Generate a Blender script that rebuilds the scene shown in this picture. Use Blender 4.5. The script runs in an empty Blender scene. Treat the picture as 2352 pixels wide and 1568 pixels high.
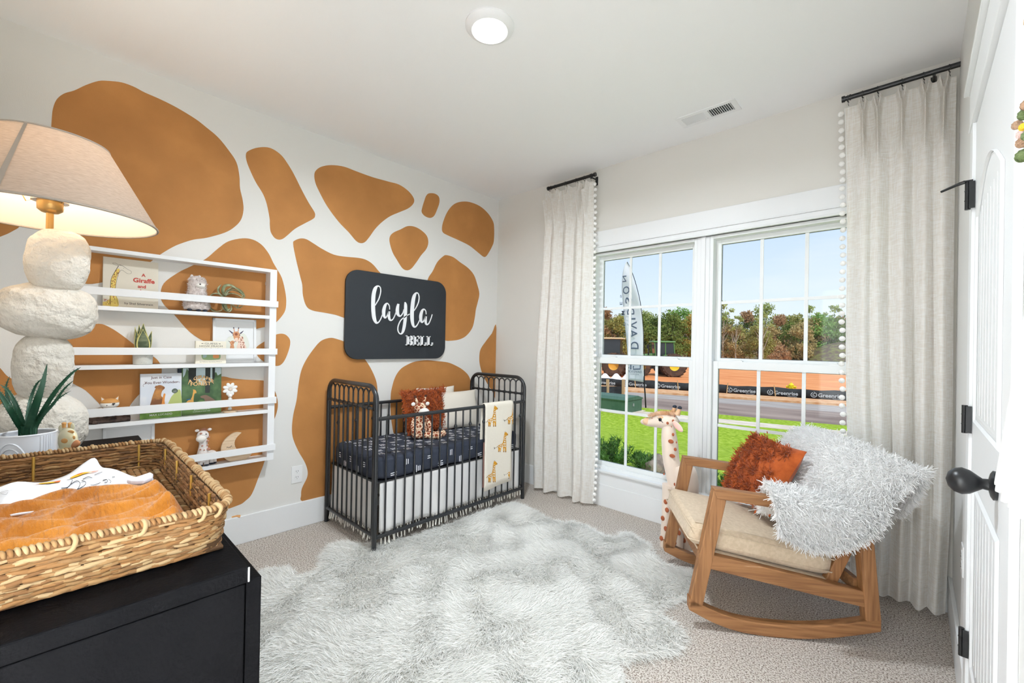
import bpy, bmesh, math, random
import numpy as np
from mathutils import Vector, Matrix
R = math.radians
random.seed(7)
rng = np.random.default_rng(11)
SC = bpy.context.scene
COL = SC.collection

# ---------------------------------------------------------------- camera
CX = np.array((3.08551, -3.04262, 1.27501))
CR = np.array((0.7280553, 0.6852741, 0.0183004))
CU = np.array((-0.0109798, -0.0150354, 0.9998267))
CW = np.array((-0.6854305, 0.72813, 0.0034225))
FPX, PY = 985.973, 790.49
cd = bpy.data.cameras.new('camera')
cam = bpy.data.objects.new('camera', cd)
COL.objects.link(cam)
cam.matrix_world = Matrix(((CR[0], CU[0], -CW[0], CX[0]), (CR[1], CU[1], -CW[1], CX[1]), (CR[2], CU[2], -CW[2], CX[2]), (0, 0, 0, 1)))
cd.sensor_width = 36
cd.lens = FPX / 2352 * 36
cd.shift_y = (PY - 784) / 2352
cd.clip_start = 0.02
cd.clip_end = 400
SC.camera = cam

# ---------------------------------------------------------------- world, sun, exposure
SC.view_settings.view_transform = 'Standard'
SC.view_settings.look = 'None'
SC.view_settings.gamma = 1
SC.view_settings.use_curve_mapping = False
SC.view_settings.exposure = 0.16
CEILING_LAMP_W = 37
HALL_FILL_W = 700  # power of the added fill lamp in the unseen hallway
TABLE_LAMP_W = 5.5
wd = bpy.data.worlds.new('sky')
SC.world = wd
wd.use_nodes = True
wn, wl = wd.node_tree.nodes, wd.node_tree.links
wn.clear()
wo = wn.new('ShaderNodeOutputWorld'); wb = wn.new('ShaderNodeBackground')
tc = wn.new('ShaderNodeTexCoord'); sp = wn.new('ShaderNodeSeparateXYZ'); rp = wn.new('ShaderNodeValToRGB')
nz = wn.new('ShaderNodeTexNoise'); mp = wn.new('ShaderNodeMapping'); mx = wn.new('ShaderNodeMix'); mx.data_type = 'RGBA'
wl.new(tc.outputs['Generated'], sp.inputs[0]); wl.new(sp.outputs[2], rp.inputs[0])
e = rp.color_ramp.elements
e[0].position = 0.0; e[0].color = (0.86, 0.92, 0.98, 1)
e[1].position = 0.36; e[1].color = (0.46, 0.64, 0.95, 1)
el = e.new(0.10); el.color = (0.74, 0.86, 0.99, 1)
mp.inputs['Scale'].default_value = (1, 1, 5)
wl.new(tc.outputs['Generated'], mp.inputs[0]); wl.new(mp.outputs[0], nz.inputs[0])
nz.inputs['Scale'].default_value = 2.2; nz.inputs['Detail'].default_value = 6
r2 = wn.new('ShaderNodeValToRGB')
r2.color_ramp.elements[0].position = 0.5; r2.color_ramp.elements[0].color = (0, 0, 0, 1)
r2.color_ramp.elements[1].position = 0.8; r2.color_ramp.elements[1].color = (0.5, 0.5, 0.5, 1)
wl.new(nz.outputs[0], r2.inputs[0]); wl.new(r2.outputs[0], mx.inputs['Factor'])
wl.new(rp.outputs[0], mx.inputs['A']); mx.inputs['B'].default_value = (0.93, 0.95, 0.98, 1)
wl.new(mx.outputs['Result'], wb.inputs[0]); wb.inputs[1].default_value = 1.0
wl.new(wb.outputs[0], wo.inputs[0])
sd = bpy.data.lights.new('sun', 'SUN'); sd.energy = 2.6; sd.angle = R(3); sd.color = (1, 0.96, 0.9)
sun = bpy.data.objects.new('sun', sd); COL.objects.link(sun)
sun.rotation_euler = Vector((-0.5, 0.3, -0.8)).to_track_quat('-Z', 'Y').to_euler()
SC.cycles.max_bounces = 12
SC.cycles.diffuse_bounces = 6
SC.cycles.use_adaptive_sampling = True
SC.cycles.adaptive_threshold = 0.05
SC.cycles.transparent_max_bounces = 12
SC.cycles.sample_clamp_indirect = 4
SC.cycles.caustics_reflective = False
SC.cycles.caustics_refractive = False

# ---------------------------------------------------------------- helpers
def onp(px, py, ax, v):
    "point of the real plane  axis=v  that the photographed point lies on"
    d = CW + CR * (px - 1176) / FPX - CU * (py - PY) / FPX
    i = 'xyz'.index(ax)
    return CX + d * (v - CX[i]) / d[i]
def lin(c):
    o = []
    for v in c[:3]:
        v = v / 255.0
        o.append(v / 12.92 if v <= 0.04045 else ((v + 0.055) / 1.055) ** 2.4)
    return (o[0], o[1], o[2], 1)
MATS = {}
def mat(name, c, r=0.6, c2=None, ns=8, nd=3, lo=0.4, hi=0.6, bump=0, bs=60, bd=3, metal=0, spec=0.35, sheen=0, emit=0, trans=0, stretch=None, coat=0, c3=None, coord='Object'):
    if name in MATS: return MATS[name]
    m = bpy.data.materials.new(name); m.use_nodes = True
    n, l = m.node_tree.nodes, m.node_tree.links
    b = n['Principled BSDF']
    b.inputs['Base Color'].default_value = lin(c)
    b.inputs['Roughness'].default_value = r
    b.inputs['Metallic'].default_value = metal
    b.inputs['Specular IOR Level'].default_value = spec
    b.inputs['Sheen Weight'].default_value = sheen
    b.inputs['Coat Weight'].default_value = coat
    if emit:
        b.inputs['Emission Color'].default_value = lin(c); b.inputs['Emission Strength'].default_value = emit
    t = None
    if c2 or bump:
        t = n.new('ShaderNodeTexCoord'); mpn = n.new('ShaderNodeMapping')
        l.new(t.outputs[coord], mpn.inputs[0])
        if stretch: mpn.inputs['Scale'].default_value = stretch
    if c2:
        q = n.new('ShaderNodeTexNoise'); q.inputs['Scale'].default_value = ns; q.inputs['Detail'].default_value = nd
        l.new(mpn.outputs[0], q.inputs[0])
        k = n.new('ShaderNodeValToRGB'); l.new(q.outputs[0], k.inputs[0])
        k.color_ramp.elements[0].position = lo; k.color_ramp.elements[0].color = lin(c)
        k.color_ramp.elements[1].position = hi; k.color_ramp.elements[1].color = lin(c2)
        if c3:
            z = k.color_ramp.elements.new((lo + hi) / 2); z.color = lin(c3)
        l.new(k.outputs[0], b.inputs['Base Color'])
    if bump:
        q = n.new('ShaderNodeTexNoise'); q.inputs['Scale'].default_value = bs; q.inputs['Detail'].default_value = bd
        l.new(mpn.outputs[0], q.inputs[0])
        u = n.new('ShaderNodeBump'); u.inputs['Strength'].default_value = bump; u.inputs['Distance'].default_value = 0.01
        l.new(q.outputs[0], u.inputs['Height']); l.new(u.outputs[0], b.inputs['Normal'])
    if trans:
        o = n['Material Output']; tb = n.new('ShaderNodeBsdfTranslucent'); ms = n.new('ShaderNodeMixShader')
        tb.inputs[0].default_value = lin(c)
        if c2: l.new(k.outputs[0], tb.inputs[0])
        ms.inputs[0].default_value = trans
        l.new(b.outputs[0], ms.inputs[1]); l.new(tb.outputs[0], ms.inputs[2]); l.new(ms.outputs[0], o.inputs[0])
    MATS[name] = m
    return m

def cr(pts, n=8, closed=False):
    "Catmull-Rom through points of any dimension"
    P = np.array(pts, float); N = len(P); out = []
    segs = N if closed else N - 1
    for i in range(segs):
        if closed: a, b, c, d = P[(i - 1) % N], P[i], P[(i + 1) % N], P[(i + 2) % N]
        else: a, b, c, d = P[max(i - 1, 0)], P[i], P[i + 1], P[min(i + 2, N - 1)]
        for k in range(n):
            t = k / n
            out.append(0.5 * (2 * b + (c - a) * t + (2 * a - 5 * b + 4 * c - d) * t * t + (3 * b - a - 3 * c + d) * t ** 3))
    if not closed: out.append(P[-1])
    return np.array(out)
def rotz(v, a):
    c, s = math.cos(a), math.sin(a)
    v = np.array(v, float)
    return np.stack([v[..., 0] * c - v[..., 1] * s, v[..., 0] * s + v[..., 1] * c, v[..., 2]], -1)
def unit(v):
    v = np.array(v, float); return v / (np.linalg.norm(v) + 1e-12)

class G:
    "geometry collector: everything added becomes ONE mesh"
    def __init__(s): s.v = []; s.f = []; s.m = []; s.n = 0
    def add(s, v, f, m=0):
        s.v.append(np.array(v, float).reshape(-1, 3))
        for q in f: s.f.append(tuple(i + s.n for i in q)); s.m.append(m)
        s.n += len(s.v[-1]); return s
    def box(s, a, b, m=0):
        x0, y0, z0 = a; x1, y1, z1 = b
        v = [(x0, y0, z0), (x1, y0, z0), (x1, y1, z0), (x0, y1, z0), (x0, y0, z1), (x1, y0, z1), (x1, y1, z1), (x0, y1, z1)]
        return s.add(v, [(0, 3, 2, 1), (4, 5, 6, 7), (0, 1, 5, 4), (1, 2, 6, 5), (2, 3, 7, 6), (3, 0, 4, 7)], m)
    def obox(s, c, ax, ay, az, m=0):
        c, ax, ay, az = (np.array(k, float) for k in (c, ax, ay, az))
        v = [c + i * ax + j * ay + k * az for k in (-1, 1) for (i, j) in ((-1, -1), (1, -1), (1, 1), (-1, 1))]
        return s.add(v, [(0, 3, 2, 1), (4, 5, 6, 7), (0, 1, 5, 4), (1, 2, 6, 5), (2, 3, 7, 6), (3, 0, 4, 7)], m)
    def tube(s, pts, rad, seg=10, m=0, caps=True, closed=False, flat=1.0, up=None):
        P = np.array(pts, float); N = len(P)
        rad = np.full(N, rad, float) if np.isscalar(rad) else np.array(rad, float)
        if closed: T = np.roll(P, -1, 0) - np.roll(P, 1, 0)
        else: T = np.gradient(P, axis=0)
        T /= np.linalg.norm(T, axis=1)[:, None] + 1e-12
        u = np.array(up if up is not None else (0, 0, 1.0), float)
        if abs(T[0] @ u) > 0.93: u = np.array((0, 1.0, 0)) if abs(T[0][1]) < 0.9 else np.array((1.0, 0, 0))
        A = []; n = u - T[0] * (u @ T[0]); n /= np.linalg.norm(n)
        for i in range(N):
            n = n - T[i] * (n @ T[i]); n /= np.linalg.norm(n) + 1e-12; A.append(n.copy())
        A = np.array(A); B = np.cross(T, A)
        th = np.linspace(0, 2 * np.pi, seg, endpoint=False)
        V = P[:, None] + rad[:, None, None] * (np.cos(th)[None, :, None] * A[:, None] * flat + np.sin(th)[None, :, None] * B[:, None])
        f = []
        for i in range(N if closed else N - 1):
            j = (i + 1) % N
            for k in range(seg):
                k2 = (k + 1) % seg
                f.append((i * seg + k, i * seg + k2, j * seg + k2, j * seg + k))
        if caps and not closed:
            f.append(tuple(range(seg))[::-1]); f.append(tuple((N - 1) * seg + k for k in range(seg)))
        return s.add(V.reshape(-1, 3), f, m)
    def cyl(s, a, b, r, seg=16, m=0, r2=None): return s.tube([a, b], [r, r if r2 is None else r2], seg, m)
    def lathe(s, prof, seg=32, c=(0, 0, 0), m=0, sx=1, sy=1, axis='z', cap=True, a0=0):
        pr = np.array(prof, float); N = len(pr)
        th = np.linspace(0, 2 * np.pi, seg, endpoint=False) + a0
        V = np.zeros((N, seg, 3))
        V[:, :, 0] = pr[:, 0:1] * np.cos(th) * sx; V[:, :, 1] = pr[:, 0:1] * np.sin(th) * sy; V[:, :, 2] = pr[:, 1:2]
        if axis == 'x': V = V[:, :, [2, 0, 1]]
        if axis == 'y': V = V[:, :, [1, 2, 0]]
        V = V + np.array(c)
        f = [(i * seg + k, i * seg + (k + 1) % seg, (i + 1) * seg + (k + 1) % seg, (i + 1) * seg + k) for i in range(N - 1) for k in range(seg)]
        if cap:
            f.append(tuple(range(seg))[::-1]); f.append(tuple((N - 1) * seg + k for k in range(seg)))
        return s.add(V.reshape(-1, 3), f, m)
    def ball(s, c, r, seg=14, rings=9, m=0, ax=None, fn=None):
        r = np.array((r, r, r) if np.isscalar(r) else r, float)
        th = np.linspace(0, np.pi, rings + 1)[1:-1]; ph = np.linspace(0, 2 * np.pi, seg, endpoint=False)
        D = [(0, 0, 1.0)] + [(math.sin(t) * math.cos(p), math.sin(t) * math.sin(p), math.cos(t)) for t in th for p in ph] + [(0, 0, -1.0)]
        D = np.array(D); V = D * r
        if fn is not None: V = V * fn(D)[:, None]
        if ax is not None: V = V @ np.array(ax, float)
        V = V + np.array(c, float)
        K = len(th); f = [(0, 1 + k, 1 + (k + 1) % seg) for k in range(seg)]
        for i in range(K - 1):
            for k in range(seg):
                f.append((1 + i * seg + k, 1 + (i + 1) * seg + k, 1 + (i + 1) * seg + (k + 1) % seg, 1 + i * seg + (k + 1) % seg))
        e = len(D) - 1
        f += [(e, 1 + (K - 1) * seg + (k + 1) % seg, 1 + (K - 1) * seg + k) for k in range(seg)]
        return s.add(V, f, m)
    def prism(s, pts, d, m=0, m2=None):
        "polygon (list of 3d points) extruded by vector d"
        P = np.array(pts, float); N = len(P)
        V = np.vstack([P, P + np.array(d, float)])
        s.add(V, [tuple(range(N)), tuple(range(2 * N - 1, N - 1, -1))], m)
        s.n -= 2 * N; s.v.pop(); 
        s.v.append(V); k = s.n; s.n += 2 * N
        for i in range(N):
            j = (i + 1) % N; s.f.append((k + i, k + N + i, k + N + j, k + j)); s.m.append(m if m2 is None else m2)
        return s
    def grid(s, V, m=0, cu=False, cv=False):
        V = np.array(V, float); a, b = V.shape[:2]
        f = []
        for i in range(a if cu else a - 1):
            for j in range(b if cv else b - 1):
                i2, j2 = (i + 1) % a, (j + 1) % b
                f.append((i * b + j, i2 * b + j, i2 * b + j2, i * b + j2))
        return s.add(V.reshape(-1, 3), f, m)
    def blades(s, root, dirn, length, width, m=0, seg=2, curl=0.4, tip=0.15, droop=None):
        "N tapered ribbons"
        N = len(root); root = np.array(root, float); d = np.array(dirn, float)
        d /= np.linalg.norm(d, axis=1)[:, None]
        L = np.broadcast_to(length, (N,))[:, None]; Wd = np.broadcast_to(width, (N,))[:, None]
        side = np.cross(d, rng.normal(size=(N, 3))); side /= np.linalg.norm(side, axis=1)[:, None]
        bend = rng.normal(size=(N, 3)) * curl
        if droop is not None: bend = bend + np.array(droop)
        rows = []
        for k in range(seg + 1):
            t = k / seg
            p = root + d * L * t + bend * L * t * t * 0.5
            w = Wd * (1 - (1 - tip) * t)
            rows += [p - side * w / 2, p + side * w / 2]
        V = np.stack(rows, 1); q = 2 * (seg + 1)
        base = (np.arange(N) * q)[:, None]
        F = np.concatenate([base + np.array([2 * k, 2 * k + 1, 2 * k + 3, 2 * k + 2])[None] for k in range(seg)], 0)
        s.v.append(V.reshape(-1, 3)); s.f += [tuple(x) for x in (F + s.n).tolist()]; s.m += [m] * len(F); s.n += N * q
        return s
    def text(s, body, o, rt, up, w=None, h=None, thick=0.0004, m=0, align='C', spacing=1.0, bold=0, fn=None):
        "lettering laid in the plane (o, rt, up); w or h give its real size"
        cu = bpy.data.curves.new('t', 'FONT'); cu.body = body; cu.size = 1; cu.extrude = 0.0; cu.offset = bold
        cu.resolution_u = 3; cu.space_character = spacing
        ob = bpy.data.objects.new('t', cu); COL.objects.link(ob)
        dg = bpy.context.evaluated_depsgraph_get(); me = ob.evaluated_get(dg).to_mesh()
        V = np.array([v.co[:] for v in me.vertices]); F = [tuple(p.vertices) for p in me.polygons]
        ob.evaluated_get(dg).to_mesh_clear(); bpy.data.objects.remove(ob); bpy.data.curves.remove(cu)
        if not len(V): return s
        mn, mxx = V.min(0), V.max(0); sz = mxx - mn
        k = (w / sz[0]) if w else (h / sz[1]); kx = k; ky = k
        if w and h: kx, ky = w / sz[0], h / sz[1]
        x = (V[:, 0] - (mn[0] if align == 'L' else (mn[0] + mxx[0]) / 2 if align == 'C' else mxx[0])) * kx
        y = (V[:, 1] - (mn[1] + mxx[1]) / 2) * ky
        if fn: x, y = fn(x, y)
        rt, up = np.array(rt, float), np.array(up, float); nn = np.cross(rt, up)
        P = np.array(o, float) + x[:, None] * rt + y[:, None] * up + nn * thick
        return s.add(P, F, m)
    def ribbon(s, pts, plane, th=0.0005, m=0, n=6, k=1.0):
        "brush stroke (x, y, width) mapped by plane(x, y) -> 3d; th = thickness vector"
        P = cr(pts, n); T = np.gradient(P[:, :2], axis=0); T /= np.linalg.norm(T, axis=1)[:, None] + 1e-9
        N = np.stack([-T[:, 1], T[:, 0]], 1) * (P[:, 2] * k / 2)[:, None]
        a = np.array([plane(*q) for q in P[:, :2] + N]); b = np.array([plane(*q) for q in P[:, :2] - N])
        th = np.array(th, float)
        if th.ndim == 0: return s.grid(np.stack([a, b], 1), m)
        s.grid(np.stack([a, b, b + th, a + th], 1), m, cv=True)
        for i in (0, -1): s.add([a[i], b[i], b[i] + th, a[i] + th], [(0, 1, 2, 3)], m)
        return s

def link(name, g, mats, parent=None, smooth=None, bevel=0, off=None, bseg=2, kind=None, label=None, subsurf=0, solid=0):
    V = np.concatenate(g.v) if g.v else np.zeros((0, 3))
    if off is not None: V = V - np.array(off, float)
    me = bpy.data.meshes.new(name)
    me.from_pydata(V.tolist(), [], g.f)
    for m_ in (mats if isinstance(mats, (list, tuple)) else [mats]): me.materials.append(m_)
    if any(g.m): me.polygons.foreach_set('material_index', g.m)
    if smooth is not None:
        me.polygons.foreach_set('use_smooth', [True] * len(me.polygons))
        if smooth < 180: me.set_sharp_from_angle(angle=R(smooth))
    me.update()
    o = bpy.data.objects.new(name, me); COL.objects.link(o)
    if parent is not None: o.parent = parent
    if solid:
        q = o.modifiers.new('s', 'SOLIDIFY'); q.thickness = solid; q.offset = 0
    if bevel:
        q = o.modifiers.new('b', 'BEVEL'); q.width = bevel; q.segments = bseg; q.limit_method = 'ANGLE'; q.angle_limit = R(40)
    if subsurf:
        q = o.modifiers.new('u', 'SUBSURF'); q.levels = subsurf; q.render_levels = subsurf
    if kind: o['kind'] = kind
    if label: o['label'] = label
    return o
def tag(o, label, cat, group=None):
    o['label'] = label; o['category'] = cat
    if group: o['group'] = group
    return o
def thing(name, label, cat, loc=(0, 0, 0), rz=0, group=None):
    o = bpy.data.objects.new(name, None); COL.objects.link(o); o.empty_display_size = 0.05
    o.location = tuple(float(k) for k in loc); o.rotation_euler = (0, 0, rz)
    return tag(o, label, cat, group)
def struct(name, g, mats, **k):
    return link(name, g, mats, kind=(None if k.get('parent') else 'structure'), **k)
def copy_thing(o, loc, rz=None, scale=None, label=None, group=None):
    c = o.copy(); COL.objects.link(c); c.location = tuple(float(q) for q in loc)
    if rz is not None: c.rotation_euler = (0, 0, rz)
    if scale is not None: c.scale = scale if not np.isscalar(scale) else (scale,) * 3
    if label: c['label'] = label
    if group: c['group'] = group
    for ch in list(o.children):
        d = ch.copy(); COL.objects.link(d); d.parent = c
        for q in list(ch.children):
            e_ = q.copy(); COL.objects.link(e_); e_.parent = d
    return c
X_, Y_, Z_ = np.eye(3)
# ---------------------------------------------------------------- room
SPOTS = [[(-3.073,2.343),(-3.069,2.398),(-3.057,2.445),(-3.033,2.483),(-2.999,2.513),(-2.957,2.56),(-2.912,2.601),(-2.876,2.618),(-2.824,2.634),(-2.775,2.633),(-2.73,2.622),(-2.667,2.614),(-2.591,2.598),(-2.505,2.569),(-2.451,2.54),(-2.389,2.501),(-2.331,2.439),(-2.291,2.381),(-2.274,2.302),(-2.269,2.227),(-2.253,2.155),(-2.248,2.095),(-2.261,2.031),(-2.297,1.977),(-2.347,1.933),(-2.434,1.886),(-2.499,1.862),(-2.555,1.83),(-2.594,1.802),(-2.648,1.751),(-2.719,1.672),(-2.79,1.619),(-2.879,1.567),(-2.954,1.553),(-3.009,1.612),(-3.04,1.736),(-3.062,1.903),(-3.072,2.071),(-3.075,2.219)],[(-3.305,1.941),(-3.217,1.946),(-3.166,1.898),(-3.155,1.839),(-3.168,1.795),(-3.188,1.77),(-3.214,1.745),(-3.252,1.721),(-3.314,1.725)],[(-2.241,2.445),(-2.231,2.471),(-2.186,2.508),(-2.13,2.533),(-2.086,2.535),(-2.037,2.514),(-2.0,2.476),(-1.955,2.413),(-1.901,2.319),(-1.854,2.244),(-1.814,2.19),(-1.808,2.163),(-1.821,2.138),(-1.882,2.09),(-1.941,2.042),(-1.991,1.985),(-2.019,1.958),(-2.044,1.95),(-2.068,1.959),(-2.09,1.992),(-2.096,2.04),(-2.098,2.077),(-2.117,2.169),(-2.142,2.23),(-2.182,2.289),(-2.216,2.356),(-2.236,2.407)],[(-1.819,2.439),(-1.811,2.477),(-1.772,2.519),(-1.699,2.554),(-1.606,2.572),(-1.507,2.567),(-1.376,2.563),(-1.236,2.569),(-1.142,2.572),(-1.055,2.544),(-1.003,2.5),(-1.002,2.457),(-1.051,2.402),(-1.137,2.348),(-1.22,2.296),(-1.29,2.234),(-1.348,2.167),(-1.395,2.095),(-1.432,2.048),(-1.469,2.034),(-1.506,2.047),(-1.561,2.097),(-1.641,2.16),(-1.726,2.252),(-1.785,2.343),(-1.81,2.393)],[(-0.894,2.51),(-0.877,2.553),(-0.848,2.581),(-0.787,2.595),(-0.743,2.579),(-0.736,2.53),(-0.759,2.463),(-0.789,2.401),(-0.831,2.372),(-0.885,2.374),(-0.92,2.4),(-0.916,2.44)],[(-1.221,2.093),(-1.215,2.14),(-1.181,2.176),(-1.124,2.21),(-1.059,2.251),(-0.992,2.262),(-0.923,2.247),(-0.863,2.21),(-0.846,2.154),(-0.866,2.095),(-0.918,2.032),(-0.963,1.967),(-1.012,1.906),(-1.056,1.885),(-1.1,1.898),(-1.15,1.956),(-1.193,2.014)],[(-0.703,2.313),(-0.688,2.378),(-0.645,2.471),(-0.581,2.549),(-0.501,2.596),(-0.39,2.624),(-0.258,2.619),(-0.15,2.578),(-0.077,2.515),(-0.057,2.451),(-0.057,2.325),(-0.079,2.263),(-0.124,2.192),(-0.162,2.147),(-0.2,2.14),(-0.276,2.172),(-0.379,2.214),(-0.506,2.239),(-0.64,2.26),(-0.692,2.275)],[(-0.843,1.841),(-0.796,1.912),(-0.748,2.0),(-0.687,2.06),(-0.649,2.079),(-0.57,2.074),(-0.487,2.04),(-0.389,2.001),(-0.315,1.946),(-0.271,1.864),(-0.24,1.773),(-0.259,1.688),(-0.281,1.616),(-0.294,1.533),(-0.323,1.438),(-0.398,1.36),(-0.486,1.323),(-0.586,1.31),(-0.644,1.312),(-0.75,1.344),(-0.833,1.554),(-0.862,1.721)],[(-1.95,1.939),(-1.939,1.964),(-1.902,1.985),(-1.864,1.987),(-1.817,1.968),(-1.753,1.939),(-1.67,1.913),(-1.583,1.912),(-1.494,1.919),(-1.429,1.917),(-1.371,1.895),(-1.322,1.853),(-1.281,1.799),(-1.32,1.677),(-1.406,1.533),(-1.489,1.461),(-1.567,1.456),(-1.651,1.477),(-1.74,1.488),(-1.813,1.497),(-1.855,1.524),(-1.879,1.595),(-1.885,1.667),(-1.9,1.725),(-1.93,1.84)],[(-1.561,1.274),(-1.634,1.301),(-1.686,1.308),(-1.748,1.286),(-1.796,1.233),(-1.848,1.154),(-1.881,1.076),(-1.897,0.98),(-1.908,0.873),(-1.927,0.779),(-1.934,0.685),(-1.924,0.612),(-1.888,0.522),(-1.846,0.442),(-1.825,0.378),(-1.828,0.329),(-1.86,0.264),(-1.865,0.216),(-1.855,0.171),(-1.713,0.117),(-1.516,0.093),(-1.346,0.105),(-1.31,0.509),(-1.301,0.783),(-1.304,0.934),(-1.336,1.032),(-1.405,1.142),(-1.484,1.209)],[(-1.184,0.838),(-1.172,0.926),(-1.145,1.005),(-1.101,1.063),(-1.044,1.097),(-0.961,1.126),(-0.849,1.137),(-0.732,1.128),(-0.609,1.114),(-0.523,1.086),(-0.435,1.045),(-0.358,0.984),(-0.325,0.902),(-0.338,0.774),(-0.396,0.664),(-0.463,0.386),(-0.793,0.361),(-1.1,0.481),(-1.171,0.639)],[(0.004,1.452),(-0.063,1.394),(-0.144,1.313),(-0.208,1.24),(-0.225,1.169),(-0.217,1.086),(-0.177,0.99),(-0.117,0.903),(-0.048,0.826),(0.022,0.772)],[(-2.632,1.59),(-2.57,1.658),(-2.514,1.701),(-2.439,1.759),(-2.378,1.832),(-2.325,1.885),(-2.25,1.918),(-2.192,1.921),(-2.141,1.897),(-2.099,1.848),(-2.072,1.795),(-2.05,1.758),(-2.016,1.698),(-1.993,1.607),(-1.986,1.537),(-1.996,1.472),(-2.043,1.405),(-2.09,1.374),(-2.166,1.351),(-2.258,1.295),(-2.35,1.25),(-2.421,1.259),(-2.507,1.319),(-2.582,1.416),(-2.63,1.472),(-2.645,1.52)],[(-2.159,1.236),(-2.119,1.27),(-2.078,1.3),(-2.036,1.324),(-1.993,1.325),(-1.962,1.297),(-1.956,1.256),(-1.974,1.185),(-2.0,1.132),(-2.032,1.113),(-2.085,1.125),(-2.138,1.162),(-2.158,1.196)],[(-2.892,1.35),(-2.847,1.331),(-2.799,1.291),(-2.745,1.238),(-2.694,1.198),(-2.653,1.161),(-2.634,1.116),(-2.637,1.071),(-2.668,1.028),(-2.724,0.976),(-2.759,0.924),(-2.782,0.883),(-2.855,0.891),(-2.886,0.939),(-2.936,1.008),(-2.98,1.045),(-3.004,1.085),(-3.014,1.185),(-3.007,1.284),(-2.96,1.326)],[(-2.356,1.055),(-2.291,1.042),(-2.215,1.03),(-2.135,1.023),(-2.083,1.007),(-2.045,0.948),(-2.026,0.871),(-2.032,0.802),(-2.062,0.712),(-2.081,0.589),(-2.1,0.489),(-2.129,0.404),(-2.167,0.3),(-2.201,0.264),(-2.244,0.244),(-2.351,0.248),(-2.524,0.385),(-2.637,0.51),(-2.7,0.667),(-2.687,0.81),(-2.614,0.949),(-2.494,1.022)],[(-3.295,1.219),(-3.231,1.149),(-3.198,1.094),(-3.181,1.075),(-3.176,1.036),(-3.155,0.997),(-3.135,0.888),(-3.187,0.792),(-3.29,0.826)]]
RUG = [(0.491,-2.24),(0.536,-2.181),(0.582,-2.141),(0.675,-2.125),(0.706,-2.062),(0.69,-2.012),(0.63,-1.97),(0.541,-1.934),(0.463,-1.845),(0.489,-1.759),(0.591,-1.663),(0.698,-1.391),(0.698,-1.052),(0.709,-0.83),(0.709,-0.57),(0.789,-0.514),(0.869,-0.511),(0.987,-0.518),(1.186,-0.549),(1.295,-0.47),(1.415,-0.466),(1.509,-0.503),(1.57,-0.508),(1.627,-0.488),(1.649,-0.446),(1.642,-0.376),(1.694,-0.352),(1.785,-0.4),(1.855,-0.426),(1.934,-0.534),(2.036,-0.581),(2.107,-0.566),(2.188,-0.539),(2.234,-0.647),(2.245,-0.766),(2.214,-0.885),(2.181,-0.99),(2.191,-1.06),(2.252,-1.078),(2.327,-1.112),(2.35,-1.191),(2.346,-1.27),(2.293,-1.341),(2.228,-1.44),(2.192,-1.476),(2.221,-1.515),(2.269,-1.548),(2.295,-1.61),(2.2,-1.85),(2.28,-2.1),(2.1,-2.35),(1.8,-2.4),(1.55,-2.6),(1.2,-2.64),(0.95,-2.55),(0.7,-2.45)]
W, YB, ZC = 3.228, -3.27, 2.74
M_white = mat('white_trim_paint', (236, 237, 238), r=0.42, spec=0.4)
M_ceil = mat('ceiling_paint', (247, 247, 247), r=0.9, bump=0.05, bs=250)
M_accent = mat('accent_wall_paint', (228, 226, 222), r=0.75, bump=0.06, bs=220)
M_greige = mat('greige_wall_paint', (224, 221, 215), r=0.75, bump=0.06, bs=220)
M_wallw = mat('right_wall_paint', (228, 227, 225), r=0.75, bump=0.06, bs=220)
M_spot = mat('caramel_spot_paint', (170, 116, 62), r=0.7, c2=(190, 131, 72), c3=(178, 122, 66), ns=3.2, nd=6, lo=0.35, hi=0.68, bump=0.06, bs=200)
M_black = mat('satin_black_metal', (26, 27, 29), r=0.35, metal=0.0, spec=0.5)
# carpet
mc = bpy.data.materials.new('speckled_cut_pile_carpet'); mc.use_nodes = True
n, l = mc.node_tree.nodes, mc.node_tree.links; b = n['Principled BSDF']; b.inputs['Roughness'].default_value = 1; b.inputs['Specular IOR Level'].default_value = 0.1
t = n.new('ShaderNodeTexCoord'); q = n.new('ShaderNodeTexNoise'); q.inputs['Scale'].default_value = 150; q.inputs['Detail'].default_value = 3; q.inputs['Roughness'].default_value = 0.7
k = n.new('ShaderNodeValToRGB'); l.new(t.outputs['Object'], q.inputs[0]); l.new(q.outputs[0], k.inputs[0])
ce = k.color_ramp.elements; ce[0].position = 0.40; ce[0].color = lin((140, 126, 115)); ce[1].position = 0.585; ce[1].color = lin((240, 233, 226))
x_ = ce.new(0.485); x_.color = lin((212, 200, 189))
q2 = n.new('ShaderNodeTexNoise'); q2.inputs['Scale'].default_value = 210; q2.inputs['Detail'].default_value = 2; l.new(t.outputs['Object'], q2.inputs[0])
u = n.new('ShaderNodeBump'); u.inputs['Strength'].default_value = 0.9; u.inputs['Distance'].default_value = 0.012; l.new(q2.outputs[0], u.inputs['Height'])
l.new(u.outputs[0], b.inputs['Normal']); l.new(k.outputs[0], b.inputs['Base Color'])
M_carpet = mc

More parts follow.
